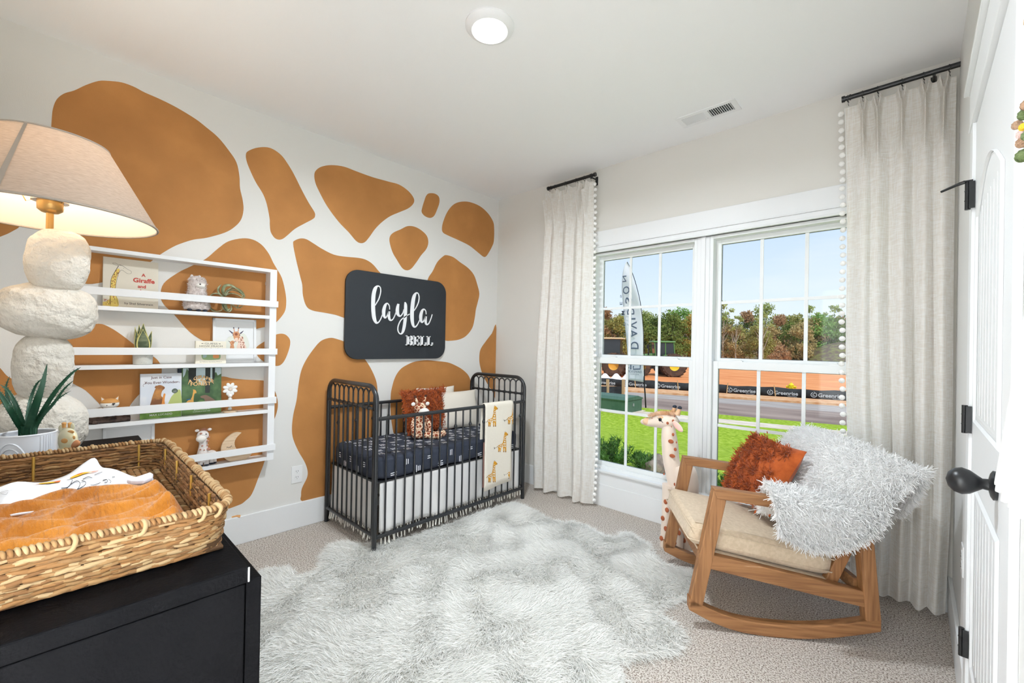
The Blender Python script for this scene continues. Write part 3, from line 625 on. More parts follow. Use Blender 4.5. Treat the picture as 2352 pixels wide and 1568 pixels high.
# hydrant with a stake in front
M_yel = mat('hydrant_yellow', (240, 212, 30), r=0.5)
h0 = onp(1817.5, 915, 'z', GZ); h0 = np.array((h0[0], ff(h0[0]) + 0.45, GZ)); h0[0] = onp(1817.5, 880, 'y', h0[1])[0]
t = thing('fire_hydrant', 'yellow fire hydrant standing behind the black silt fence', 'fire hydrant', h0)
g = G(); g.lathe([(0.13, 0), (0.13, 0.04), (0.09, 0.05), (0.085, 0.46), (0.12, 0.47), (0.12, 0.50), (0.105, 0.52)], 20); link('barrel', g, M_yel, t, smooth=40)
g = G(); g.lathe([(0.125, 0.62), (0.13, 0.645), (0.10, 0.68), (0.065, 0.72), (0.03, 0.74), (0.025, 0.77), (0, 0.775)], 20); g.lathe([(0.10, 0.52), (0.095, 0.62)], 20); link('bonnet', g, M_yel, t, smooth=40)
for s in (-1, 1): g = G(); g.cyl((s * 0.08, 0, 0.54), (s * 0.20, 0, 0.54), 0.062, 14); g.cyl((s * 0.20, 0, 0.54), (s * 0.215, 0, 0.54), 0.075, 6); link('hose_outlet', g, M_yel, t, smooth=40)
g = G(); g.cyl((0, -0.09, 0.54), (0, -0.19, 0.54), 0.08, 16); link('pumper_outlet', g, M_yel, t, smooth=40)

# utility box
p = onp(1437, 951, 'z', GZ)
M_box = mat('transformer_green', (66, 98, 78), r=0.55, c2=(74, 104, 84), ns=3)
t = thing('utility_box', 'dark green electrical utility box on the lawn by the sidewalk', 'utility box', p)
g = G(); g.box((-1.5, 0, 0.0), (0, 1.25, 0.48)); link('cabinet', g, M_box, t, bevel=0.015)
g = G(); g.prism([(-1.53, -0.03, 0.46), (-1.53, 1.28, 0.46), (-1.53, 1.28, 0.50), (-1.53, 0.9, 0.60), (-1.53, 0.2, 0.58), (-1.53, -0.03, 0.50)][::-1], (1.56, 0, 0)); link('lid', g, M_box, t, bevel=0.01)
g = G(); g.box((0.0, 0.5, 0.24), (0.03, 0.58, 0.34)); link('latch', g, mat('zinc', (170, 174, 176), r=0.4, metal=0.6), t)
g = G(); g.box((-1.6, -0.1, -0.06), (0.1, 1.35, 0.02)); link('pad', g, M_walk, t)

# feather flag, seen from behind (its writing reads mirrored)
fy = onp(1484, 936, 'z', GZ)[1]
F_ = lambda x, y: onp(x, y, 'y', fy)
fl0 = F_(1484, 936)
t = thing('feather_flag', 'tall white feather flag with mirrored lettering on a black pole', 'flag', fl0)
M_flag = mat('white_flag_cloth', (246, 247, 250), r=0.8, trans=0.5); M_ink = mat('slate_flag_ink', (92, 102, 124), r=0.8)
edge_r = cr([(1480, 878), (1478.5, 820), (1476, 760), (1470, 700), (1460, 655), (1449, 622), (1439, 601)], 6)
edge_l = cr([(1442, 872), (1440.5, 820), (1438.5, 765), (1432, 715), (1427, 668), (1431, 630), (1438, 600)], 6)
g = G(); V = []
for i, (a, b_) in enumerate(zip(edge_l, edge_r)): V.append([F_(*(a + (b_ - a) * s)) + Y_ * 0.05 * math.sin(i * 0.35 + 3 * s) for s in np.linspace(0, 1, 8)])
g.grid(np.array(V)); link('flag_cloth', g, M_flag, t, off=fl0, smooth=180, solid=0.004)
g = G(); g.tube([F_(*q) + (0, -0.03, 0) for q in [(1484, 936), (1482.5, 905), (1480.5, 878)]] + [F_(*q) + (0, 0.06, 0) for q in edge_r[6:]], [0.028] * 3 + [0.014] * len(edge_r[6:]), 8); link('flag_pole', g, mat('black_pole', (22, 22, 24), r=0.5), t, off=fl0, smooth=180)
g = G()
def ch(c, cx_, cy_, w, h, rot, yo=0.12):
    o3 = F_(cx_, cy_) - Y_ * yo; r_ = (F_(cx_ + 10, cy_) - F_(cx_, cy_)); r_ = unit(r_)
    u_ = Z_
    a = R(rot); rt_ = r_ * math.cos(a) + u_ * math.sin(a); up_ = -r_ * math.sin(a) + u_ * math.cos(a)
    g.text(c, o3, -rt_ if False else rt_, up_, w=w, h=h, bold=0.01)
def chm(c, cx_, cy_, w, h):
    "letter turned on its side and mirrored, as seen from behind the cloth"
    o3 = F_(cx_, cy_) - Y_ * 0.12
    g.text(c, o3, Z_ * 1.0, X_ * 1.0, w=w, h=h, bold=0.012)
for c_, x, y, w, h in [('D', 1460.5, 793, .30, .36), ('A', 1458, 766, .34, .34), ('V', 1457, 747, .32, .34), ('I', 1455, 732.5, .07, .30), ('D', 1452, 715, .28, .32), ('S', 1447, 690, .26, .30), ('O', 1441.5, 667, .32, .30), ('N', 1437.5, 641, .26, .17)]: chm(c_, x, y, w, h)
for c_, x, y, w, h in [('H', 1438, 768, .1, .07), ('O', 1437.5, 745, .16, .1), ('M', 1434.5, 719, .18, .14), ('E', 1430, 697, .12, .12), ('S', 1429.5, 681, .12, .07)]: chm(c_, x, y, w, h)
o3 = F_(1460, 853) - Y_ * 0.12; g.text('DAVIDSON', o3, -X_, Z_, w=0.62, bold=0.01); o3 = F_(1460, 859) - Y_ * 0.12; g.text('HOMES', o3, -X_, Z_, w=0.38, h=.06, spacing=1.5)
a_ = lambda x, y: F_(x, y) - Y_ * 0.12
g.ribbon([(1474, 838, 3), (1473.5, 847, 3), (1458, 847.5, 3), (1458, 840, 3)], a_, n=1); g.ribbon([(1452, 837, 3), (1452, 848, 3)], a_, n=1); g.ribbon([(1442, 838, 3), (1447, 844, 3), (1441, 849, 3)], a_, n=2)
link('flag_lettering', g, M_ink, t, off=fl0)

# green tractor
tc_ = onp(1510, 862, 'z', GZ)
M_jd = mat('tractor_green', (98, 148, 84), r=0.45); M_tyre = mat('muddy_tyre', (78, 62, 52), r=0.95, c2=(104, 80, 64), ns=3, bump=0.6, bs=5); M_rim = mat('tractor_yellow', (240, 200, 40), r=0.5)
M_cab = mat('dark_cab_glass', (44, 48, 54), r=0.15, spec=0.6); M_dk = mat('dark_machine', (50, 48, 48), r=0.7)
t = thing('tractor', 'green farm tractor with dark cab and yellow wheel hubs on the clay', 'tractor', tc_, R(-52))
def wheel(c, r, w, parent, rim=M_rim):
    g = G(); g.lathe([(r * 0.45, -w / 2), (r * 0.92, -w / 2), (r, -w * 0.38), (r, w * 0.38), (r * 0.92, w / 2), (r * 0.45, w / 2), (r * .45, -w / 2)], 30, c, axis='x', cap=False)
    for k in range(20):
        a = k * math.pi / 10
        for s in (-1, 1):
            u_ = np.array((0, math.cos(a + s * .06), math.sin(a + s * .06))); v_ = np.array((0, -math.sin(a), math.cos(a)))
            g.obox(np.array(c) + u_ * r * 1.01 + X_ * s * w * 0.24, X_ * w * 0.26 + v_ * 0.09 * s, v_ * 0.05, u_ * 0.05)
    wh = link('tyre', g, M_tyre, parent, smooth=30)
    g = G(); g.lathe([(0, -w * 0.2), (r * 0.3, -w * .2), (r * 0.46, -w * 0.34), (r * 0.5, -w * 0.4), (r * 0.5, w * 0.4), (r * 0.46, w * 0.34), (r * 0.3, w * .2), (0, w * .2)], 24, c, axis='x', cap=False); link('wheel_hub', g, rim, wh, smooth=40)
for x, y, r, w in ((-1.0, 0.95, 0.95, 0.55), (1.0, 0.95, 0.95, 0.55), (-1.62, 0.95, 0.95, 0.5), (1.62, 0.95, 0.95, 0.5), (-0.95, -1.6, 0.72, 0.5), (0.95, -1.6, 0.72, 0.5)): wheel((x, y, r), r, w, t)
g = G(); g.prism([(-0.42, -2.3, 1.05), (-0.42, -2.35, 1.55), (-0.42, -1.9, 1.78), (-0.42, -0.3, 1.95), (-0.42, -0.3, 1.0)], (0.84, 0, 0)); link('bonnet', g, M_jd, t, bevel=0.06)
g = G(); g.box((-0.3, -2.37, 1.15), (0.3, -2.33, 1.5)); link('grille', g, M_dk, t)
for s in (-1, 1): g = G(); g.box((s * 0.25 - 0.1, -2.39, 1.5), (s * 0.25 + 0.1, -2.35, 1.6)); link('headlight', g, M_plate, t)
for s in (-1, 1): g = G(); g.box((s * 0.425 - 0.005, -2.2, 1.52), (s * 0.425 + 0.005, -0.4, 1.6)); link('yellow_stripe', g, M_rim, t)
g = G(); g.box((-0.35, -2.2, 0.6), (0.35, 1.6, 1.1)); link('chassis', g, M_dk, t, bevel=0.03)
g = G(); g.prism([(-0.72, -0.3, 1.3), (-0.72, -0.45, 2.9), (-0.72, 1.15, 2.9), (-0.72, 1.3, 1.3)], (1.44, 0, 0)); link('cab', g, M_cab, t, bevel=0.05)
for s in (-1, 1):
    for y0_, y1_ in ((-0.32, -0.46), (0.5, 0.45), (1.28, 1.15)): g = G(); g.tube([(s * 0.73, y0_, 1.3), (s * 0.73, y1_, 2.9)], 0.045, 6); link('cab_pillar', g, M_jd, t)
g = G(); g.box((-0.82, -0.6, 2.88), (0.82, 1.3, 3.03)); link('roof', g, M_jd, t, bevel=0.05)
for s in (-1, 1): g = G(); g.box((s * 1.0 - 0.35, 0.2, 1.75), (s * 1.0 + 0.35, 1.7, 1.83)); g.box((s * 1.0 - 0.35, 1.62, 1.2), (s * 1.0 + 0.35, 1.7, 1.8)); link('mudguard', g, M_jd, t, bevel=0.03)
for s in (-1, 1): g = G(); g.tube([(s * 0.8, -0.5, 2.6), (s * 1.15, -0.65, 2.6)], 0.02, 6); g.box((s * 1.1 - .1, -0.7, 2.35), (s * 1.1 + .1, -0.62, 2.7)); link('mirror', g, M_dk, t)
g = G(); g.cyl((0.5, -0.9, 1.8), (0.5, -0.9, 2.7), 0.05, 8); link('exhaust', g, M_dk, t)
# yellow machine at the left
yc = onp(1380, 861, 'z', GZ)
M_cat = mat('machine_yellow', (228, 168, 62), r=0.5)
t = thing('earth_mover', 'yellow earthmoving machine with cab and big tyres at the left edge of the window', 'earthmover', yc, R(-70))
for x, y, r in ((-1.1, 1.3, 0.95), (1.1, 1.3, 0.95), (-1.1, -1.4, 0.95), (1.1, -1.4, 0.95)): wheel((x, y, r), r, 0.7, t, rim=M_cat)
g = G(); g.prism([(-0.7, -2.6, 1.0), (-0.7, -2.5, 1.7), (-0.7, -1.2, 2.1), (-0.7, 0.2, 2.05), (-0.7, 0.2, 1.0)], (1.4, 0, 0)); link('engine_cover', g, M_cat, t, bevel=0.06)
g = G(); g.box((-0.6, 0.0, 0.7), (0.6, 2.6, 1.4)); link('chassis', g, M_cat, t, bevel=0.05)
g = G(); g.box((-0.65, 0.2, 1.4), (0.65, 1.7, 3.1)); link('cab', g, M_cab, t, bevel=0.04)
g = G(); g.box((-0.8, 0.05, 3.1), (0.8, 1.9, 3.22)); link('roof', g, mat('pale_yellow', (236, 214, 170), r=0.5), t, bevel=0.03)
g = G(); g.tube([(0.4, -1.2, 2.0), (0.4, -1.2, 2.75), (0.45, -1.0, 2.9)], 0.09, 8); link('exhaust', g, mat('galvanised', (196, 196, 196), r=0.4), t, smooth=60)
for k in range(5): g = G(); g.tube([(-0.68, -1.6 + k * 0.35, 2.05), (-0.68, -1.6 + k * 0.35, 2.5)], 0.025, 6); link('rail_post', g, M_cat, t)
g = G(); g.tube([(-0.68, -1.6, 2.5), (-0.68, -0.2, 2.5)], 0.03, 6); link('handrail', g, M_cat, t)
# white sheeting behind the fence
g = G(); V = []
p0_, p1_ = onp(1375, 876, 'z', GZ), onp(1445, 876, 'z', GZ)
for tt in np.linspace(0, 1, 24): V.append([p0_ + (p1_ - p0_) * tt + Y_ * 0.9 * s + Z_ * (0.05 + (0.35 * math.sin(math.pi * s) * (1 + 0.5 * math.sin(tt * 17)))) for s in np.linspace(0, 1, 8)])
g.grid(np.array(V)); tag(link('plastic_sheeting', g, mat('white_sheet', (236, 236, 240), r=0.5), smooth=180), 'crumpled white plastic sheeting on the clay at the left', 'plastic sheet')

# planting bed below the window
M_shr = mat('shrub_leaf', (52, 96, 34), r=0.5, c2=(96, 142, 60), ns=9, lo=0.35, hi=0.65, trans=0.2)
def shrub(c, label, n=46, H=0.42, spread=0.34):
    c = np.array(c, float); t = thing('leafy_shrub', label, 'shrub', c)
    g = G(); gl_ = G()
    for k in range(n):
        a = random.uniform(0, 6.28); rr = spread * random.random() ** 0.6; hh = H * random.uniform(0.6, 1.0) * (1 - 0.35 * rr / spread)
        p1 = np.array((rr * math.cos(a), rr * math.sin(a), hh)); pts = [(p1[0] * 0.2, p1[1] * 0.2, 0), (p1[0] * 0.7, p1[1] * 0.7, hh * 0.5), p1]
        g.tube(pts, [0.004, 0.003, 0.0015], 5)
        q_ = cr(pts, 8); m_ = 30; ii = rng.integers(4, len(q_), m_)
        d = rng.normal(size=(m_, 3)); d[:, 2] = np.abs(d[:, 2]) * 0.7 + 0.5
        gl_.blades(q_[ii], d, rng.uniform(0.05, 0.09, m_), 0.013, seg=2, curl=0.25, tip=0.05)
    link('stems', g, mat('shrub_stem', (70, 80, 40), r=0.8), t); link('leaves', gl_, M_shr, t)
shrub((0.02, 2.3, -0.37), 'leafy green shrub below the left window pane, left of the rocks', 70, 0.42, 0.36)
shrub((0.50, 2.3, -0.37), 'smaller leafy green shrub between the left shrub and the rocks', 40, 0.31, 0.22)
shrub((1.12, 2.3, -0.37), 'low green shrub seen under the rocking chair arm', 26, 0.22, 0.18)
shrub((1.46, 2.2, -0.37), 'low bright green shrub in the right window behind the orange pillow', 34, 0.26, 0.22)
M_rock = mat('brown_rock', (112, 100, 90), r=0.95, c2=(150, 136, 122), ns=9, nd=6, bump=0.8, bs=18)
def rock(c, r, label):
    t = G(); ph = rng.random(6) * 6
    t.ball((0, 0, 0), r, 22, 14, fn=lambda D: 1 + 0.10 * np.sin(5 * D[:, 0] + ph[0]) + 0.09 * np.sin(6 * D[:, 1] + ph[1]) + 0.07 * np.sin(7 * D[:, 2] + ph[2]))
    o = link('landscape_rock', t, M_rock, smooth=180); o.location = tuple(float(q) for q in c); tag(o, label, 'rock', 'rocks edging the planting bed')
rock((0.63, 2.35, -0.33), (0.21, 0.17, 0.21), 'larger brown landscape rock outside the left window')
rock((0.86, 2.3, -0.33), (0.16, 0.15, 0.19), 'smaller brown landscape rock half hidden behind the tall plush giraffe')
# ---------------------------------------------------------------- sign
M_board = mat('charcoal_board', (44, 48, 53), r=0.55, bump=0.15, bs=300)
M_let = mat('white_letter_paint', (238, 238, 240), r=0.5)
M_letside = mat('grey_letter_side', (176, 174, 172), r=0.6)
sy0, sy1, sz0, sz1 = -1.588, -0.665, 1.152, 1.824
t = thing('name_sign', 'charcoal rounded wall sign with white layla BELL lettering above the crib', 'wall sign', (0.001, (sy0 + sy1) / 2, sz0)); so_ = (0.001, (sy0 + sy1) / 2, sz0)
P = []
for cy_, cz_, a0 in ((sy1 - .1, sz1 - .1, 0), (sy0 + .1, sz1 - .1, 90), (sy0 + .1, sz0 + .1, 180), (sy1 - .1, sz0 + .1, 270)):
    for a in np.linspace(0, 90, 9): P.append((0.012, cy_ + .1 * math.cos(R(a0 + a)), cz_ + .1 * math.sin(R(a0 + a))))
g = G(); g.prism(P, (0.018, 0, 0)); link('board', g, M_board, t, off=so_, bevel=0.002)
SX = 0.0305
pl = lambda x, y: onp(780 + x / 6.5346, 600 + y / 6.5346, 'x', SX)
LAY = {'l': [[(530, 662, 12), (552, 625, 14), (585, 565, 16), (610, 480, 15), (613, 415, 15), (595, 378, 15), (562, 374, 26), (530, 415, 52), (508, 500, 58), (501, 620, 58), (503, 740, 57), (516, 850, 54), (545, 918, 34), (580, 915, 18), (612, 870, 14), (640, 800, 13)]],
       'a': [[(748, 722, 10), (742, 665, 13), (712, 630, 18), (680, 665, 40), (660, 740, 50), (662, 810, 42), (682, 848, 22), (708, 820, 14), (735, 755, 12)], [(745, 750, 22), (737, 800, 36), (745, 862, 34), (768, 885, 22), (800, 865, 14), (828, 810, 13), (845, 760, 12)]],
       'y': [[(880, 638, 30), (868, 690, 44), (864, 750, 50), (876, 800, 40), (908, 822, 20), (945, 780, 15), (965, 720, 14)], [(978, 612, 14), (988, 660, 42), (986, 780, 46), (978, 900, 46), (958, 1020, 42), (930, 1082, 24), (895, 1080, 16), (872, 1030, 15), (880, 960, 15), (920, 880, 15), (990, 825, 15), (1050, 790, 12)]],
       'm': [[(1110, 745, 11), (1145, 695, 13), (1182, 610, 15), (1190, 535, 15), (1176, 485, 15), (1148, 475, 22), (1118, 520, 46), (1098, 610, 54), (1086, 740, 54), (1085, 860, 52), (1100, 955, 38), (1128, 985, 22), (1165, 950, 15), (1200, 880, 13)]],
       'b': [[(1297, 795, 10), (1290, 745, 13), (1262, 718, 18), (1235, 745, 36), (1216, 815, 46), (1218, 880, 40), (1235, 915, 22), (1262, 890, 14), (1288, 830, 12)], [(1296, 825, 22), (1288, 875, 34), (1292, 930, 32), (1312, 948, 22), (1340, 925, 15), (1368, 860, 13), (1388, 795, 12)]]}
for nm in 'laymb':
    g = G()
    for st in LAY[nm]: g.ribbon(st, pl, th=(0.004, 0, 0), n=7)
    link('script_letter', g, M_let, t, off=so_)
q0, q1 = pl(984, 1260), pl(1392, 1260); zb, zt_ = q0[2] + 0.0, pl(1040, 1112)[2]
H = zt_ - zb; yy0, yy1 = q0[1], q1[1]; Wt = yy1 - yy0
def blk(g, y0, y1, z0, z1, x0, x1, m=0): g.box((x0, y0, z0), (x1, y1, z1), m)
def serif_letter(ch, a, w):
    g = G(); x0, x1 = SX, SX + 0.016; s = 0.30 * w; h = 0.09 * H
    B_ = lambda u0, u1, v0, v1: blk(g, a + u0 * w, a + u1 * w, zb + v0 * H, zb + v1 * H, x0, x1)
    B_(0.14, 0.42, 0, 1); B_(0, 0.56, 0, 0.10); B_(0, 0.56, 0.90, 1)
    if ch == 'B':
        for v0, v1 in ((0, 0.52), (0.46, 1.0)):
            c = (v0 + v1) / 2; rh = (v1 - v0) / 2
            for k in range(9):
                a0, a1 = -90 + 20 * k, -70 + 20 * k
                o_ = [(0.55 + 0.42 * math.cos(R(q_)), c + rh * math.sin(R(q_))) for q_ in (a0, a1)]; i_ = [(0.55 + 0.14 * math.cos(R(q_)), c + (rh - 0.12) * math.sin(R(q_))) for q_ in (a1, a0)]
                g.prism([(x0, a + u_ * w, zb + v_ * H) for u_, v_ in o_ + i_], (x1 - x0, 0, 0))
            B_(0.4, 0.56, v0, v0 + 0.12); B_(0.4, 0.56, v1 - 0.12, v1)
    if ch == 'E': B_(0.4, 0.95, 0, 0.11); B_(0.82, 0.95, 0, 0.32); B_(0.4, 0.95, 0.89, 1); B_(0.82, 0.95, 0.70, 1); B_(0.4, 0.72, 0.45, 0.55); B_(0.64, 0.74, 0.36, 0.64)
    if ch == 'L': B_(0.4, 0.97, 0, 0.11); B_(0.84, 0.97, 0, 0.34)
    link('block_letter', g, M_let, t, off=so_)
wl_ = Wt / 4
for k, c_ in enumerate('BELL'): serif_letter(c_, yy0 + k * wl_ * 1.0, wl_ * 0.97)

# ---------------------------------------------------------------- wall shelf
YS0, YS1, XF = -3.05, -2.074, 0.09
M_shelf = mat('white_shelf_paint', (238, 239, 241), r=0.45)
t = thing('wall_bookshelf', 'white wall rack with four narrow ledges and front rails on the giraffe-spotted wall', 'wall shelf', (0, (YS0 + YS1) / 2, 0.515)); off = (0, (YS0 + YS1) / 2, 0.515)
for y in (YS0, YS1 - 0.04): g = G(); g.box((0.001, y, 0.517), (XF, y + 0.04, 1.734)); link('side_board', g, M_shelf, t, off=off, bevel=0.0015)
g = G(); g.box((0.001, YS0 + 0.04, 1.714), (XF, YS1 - 0.04, 1.734)); link('top_board', g, M_shelf, t, off=off, bevel=0.001)
ZS = (1.439, 1.138, 0.840, 0.540)
for z in ZS: g = G(); g.box((0.001, YS0 + 0.04, z - 0.021), (XF - 0.001, YS1 - 0.04, z)); link('ledge', g, M_shelf, t, off=off, bevel=0.001)
for z0, z1 in ((1.493, 1.532), (1.191, 1.229), (0.880, 0.921), (0.581, 0.620)): g = G(); g.box((XF, YS0 - 0.006, z0), (XF + 0.014, YS1 + 0.006, z1)); link('front_rail', g, M_shelf, t, off=off, bevel=0.001)
g = G(); g.tube([(0.012, YS1 - 0.041, 1.66), (0.02, YS1 - 0.047, 1.655), (0.02, YS1 - 0.047, 1.64), (0.012, YS1 - 0.041, 1.635)], 0.0015, 6); link('hanging_hook', g, mat('nickel', (190, 190, 190), r=0.3, metal=0.8), t, off=off)

def book(name, label, y0, y1, z0, h, thick, x0, lean, cover, side=(236, 230, 214), spine=None, group='picture books on the wall rack'):
    "cover faces +x; origin at bottom front; returns (thing, plane) where plane(u,v) maps 0..1 across the cover"
    base = np.array((x0 + thick, (y0 + y1) / 2, z0)); t = thing(name, label, 'book' if 'book' in name else 'picture', base, 0, group)
    w = y1 - y0; up = np.array((-math.sin(lean), 0, math.cos(lean))); nn = np.array((math.cos(lean), 0, math.sin(lean)))
    g = G(); g.obox(-nn * thick / 2 + up * h / 2, nn * (thick / 2 - 0.0015), Y_ * (w / 2 - 0.002), up * (h / 2 - 0.002)); link('page_block', g, mat('cream_pages', side, r=0.8), t)
    g = G(); g.obox(-nn * 0.001 + up * h / 2, nn * 0.001, Y_ * w / 2, up * h / 2); g.obox(-nn * (thick - 0.001) + up * h / 2, nn * 0.001, Y_ * w / 2, up * h / 2); g.obox(-nn * thick / 2 + up * h / 2 - Y_ * (w / 2 - 0.001), nn * thick / 2, Y_ * 0.001, up * h / 2)
    plane = lambda u, v, e=0.0004: nn * e + Y_ * (u - 0.5) * w + up * v * h
    return t, g, plane, w, h, up
def blob(g, plane, pts, m, e=0.0004, n=5): P = cr(pts, n, True); g.add([plane(u, v, e) for u, v in P], [tuple(range(len(P)))], m)
def poly(g, plane, pts, m, e=0.0004): g.add([plane(u, v, e) for u, v in pts], [tuple(range(len(pts)))], m)
def stroke(g, plane, pts, m, e=0.0006, n=5): g.ribbon(pts, lambda a, b: plane(a, b, e), m=m, n=n)
inkk = mat('dark_ink', (60, 52, 48), r=0.8); redk = mat('brick_red_ink', (190, 72, 62), r=0.8)
# 1 cream book, giraffe neck drawing
t, g, pn, w, h, up = book('picture_book', 'cream picture book titled A Giraffe and A on the top ledge', -2.882, -2.658, 1.4395, 0.262, 0.012, 0.018, R(5), (222, 214, 196))
MM = [mat('cream_cover', (222, 214, 198), r=0.6), inkk, redk, mat('mustard_patch', (226, 200, 110), r=0.8), mat('maroon_patch', (150, 56, 66), r=0.8), mat('white_ink', (236, 232, 224), r=0.8)]
blob(g, pn, [(0.13, 0.02), (0.13, 0.35), (0.14, 0.55), (0.19, 0.68), (0.25, 0.78), (0.29, 0.76), (0.245, 0.62), (0.225, 0.45), (0.23, 0.25), (0.27, 0.15), (0.27, 0.02)], 3)
poly(g, pn, [(0.01, 0.02), (0.01, 0.09), (0.06, 0.10), (0.13, 0.16), (0.14, 0.02)], 3)
for k in range(70):
    v = random.uniform(0.03, 0.74); c = 0.18 if v < .5 else 0.18 + (v - .5) * 0.33; u = c + random.uniform(-0.035, 0.035)
    if v < 0.14: u = random.uniform(0.03, 0.26)
    s = 0.008; blob(g, pn, [(u - s, v), (u, v + s), (u + s, v), (u, v - s)], random.choice((1, 4, 4, 2)), 0.0007, 2)
stroke(g, pn, [(0.135, 0.05, .007), (0.135, 0.4, .007), (0.145, 0.56, .007), (0.2, 0.70, .009), (0.27, 0.845, .010)], 1); stroke(g, pn, [(0.27, 0.05, .005), (0.225, 0.3, .005), (0.225, 0.45, .005), (0.27, 0.68, .005), (0.32, 0.76, .005), (0.37, 0.74, .004), (0.43, 0.70, .004), (0.49, 0.71, .004), (0.49, 0.76, .004), (0.43, 0.79, .004), (0.34, 0.85, .006), (0.28, 0.86, .012)], 1)
stroke(g, pn, [(0.27, 0.86, .004), (0.22, 0.89, .004), (0.165, 0.885, .004), (0.2, 0.855, .004), (0.27, 0.85, .004)], 1); blob(g, pn, [(0.355, 0.805), (0.365, 0.81), (0.365, 0.80)], 1)
for s_, u, v, wd_, m_ in (('A', 0.72, 0.70, 0.08, 2), ('Giraffe', 0.73, 0.585, 0.40, 2), ('and', 0.69, 0.46, 0.15, 2), ('A', 0.67, 0.365, 0.075, 2), ('by Shel Silverstein', 0.64, 0.085, 0.52, 1)):
    g.text(s_, pn(u, v, 0.0006), Y_, up, w=wd_ * w, m=m_, bold=0.03 if m_ == 2 else 0.0)
link('cover', g, MM, t)
# 2 small cream book
t, g, pn, w, h, up = book('picture_book', 'small cream picture book titled Guess How Much in front of the framed print', -2.492, -2.340, 1.1385, 0.132, 0.016, 0.052, R(3), (232, 224, 206))
MM = [mat('pale_cream_cover', (234, 228, 212), r=0.6), mat('grey_title_ink', (96, 92, 90), r=0.8), mat('meadow_green', (150, 176, 130), r=0.8), mat('hazy_blue', (170, 192, 190), r=0.8), mat('pale_orange', (222, 150, 96), r=0.8)]
for s_, v, wd_ in (('GUESS', 0.885, 0.42), ('HOW MUCH', 0.775, 0.74), ('I LOVE YOU', 0.655, 0.74)): g.text(s_, pn(0.5, v), Y_, up, w=wd_ * w, h=0.075 * h, m=1)
g.text('-', pn(0.22, 0.885), Y_, up, w=0.06 * w, m=1); g.text('-', pn(0.78, 0.885), Y_, up, w=0.06 * w, m=1)
blob(g, pn, [(0.22, 0.22), (0.4, 0.16), (0.65, 0.17), (0.8, 0.22), (0.74, 0.5), (0.25, 0.5)], 2); blob(g, pn, [(0.25, 0.26), (0.35, 0.3), (0.35, 0.42), (0.25, 0.42)], 3, .0006); blob(g, pn, [(0.58, 0.24), (0.76, 0.26), (0.72, 0.44), (0.58, 0.42)], 4, .0006)
g.text('Sam McBratney  illustrated by  Anita Jeram', pn(0.5, 0.075), Y_, up, w=0.72 * w, m=1)
link('cover', g, MM, t)
# 3 bear book
t, g, pn, w, h, up = book('picture_book', 'pale blue picture book with a brown bear titled Just in Case You Ever Wonder', -2.729, -2.549, 0.8405, 0.246, 0.012, 0.045, R(4), (228, 232, 236))
MM = [mat('pale_sky_cover', (214, 220, 230), r=0.55, c2=(232, 232, 234), ns=9), mat('plum_ink', (96, 66, 66), r=0.8), mat('bear_brown', (126, 84, 56), r=0.8, c2=(190, 134, 76), ns=16), mat('meadow', (96, 136, 62), r=0.8, c2=(132, 166, 84), ns=20), mat('soft_yellow_green', (178, 188, 120), r=0.8), mat('seal_green', (62, 78, 66), r=0.7), mat('orange_glow', (214, 140, 70), r=0.8), M_let]
poly(g, pn, [(0.005, 0.005), (0.995, 0.005), (0.995, 0.19), (0.8, 0.21), (0.5, 0.2), (0.2, 0.17), (0.005, 0.2)], 3)
blob(g, pn, [(0.66, 0.2), (0.72, 0.42), (0.82, 0.54), (0.93, 0.62), (0.985, 0.55), (0.985, 0.2)], 4)
blob(g, pn, [(0.24, 0.2), (0.27, 0.42), (0.33, 0.6), (0.37, 0.68), (0.40, 0.73), (0.48, 0.74), (0.57, 0.70), (0.58, 0.66), (0.52, 0.60), (0.5, 0.5), (0.57, 0.42), (0.57, 0.3), (0.52, 0.2)], 2, .0006); blob(g, pn, [(0.34, 0.69), (0.37, 0.73), (0.40, 0.72), (0.37, 0.68)], 2, .0007)
blob(g, pn, [(0.5, 0.2), (0.53, 0.42), (0.56, 0.54), (0.60, 0.53), (0.58, 0.4), (0.6, 0.2)], 6, .0008)
P = [(0.83 + 0.075 * math.cos(a), 0.595 + 0.055 * math.sin(a)) for a in np.linspace(0, 6.28, 16, endpoint=False)]; poly(g, pn, P, 5, .0006)
for v in (0.615, 0.595, 0.572): g.text('NOW OVER' if v > .6 else 'A MILLION' if v > .58 else 'SOLD', pn(0.83, v, .0009), Y_, up, w=0.09 * w, m=7)
g.text('Just in Case', pn(0.5, 0.905), Y_, up, w=0.50 * w, m=1, bold=0.01); g.text('You Ever Wonder', pn(0.5, 0.80), Y_, up, w=0.80 * w, m=1, bold=0.01)
stroke(g, pn, [(0.16, 0.80, .012), (0.10, 0.78, .008), (0.07, 0.74, .006), (0.09, 0.72, .006)], 1); stroke(g, pn, [(0.88, 0.79, .010), (0.94, 0.8, .007), (0.95, 0.77, .006)], 1)
g.text('MAX LUCADO', pn(0.5, 0.085, .0008), Y_, up, w=0.54 * w, m=7, bold=0.01)
link('cover', g, MM, t)
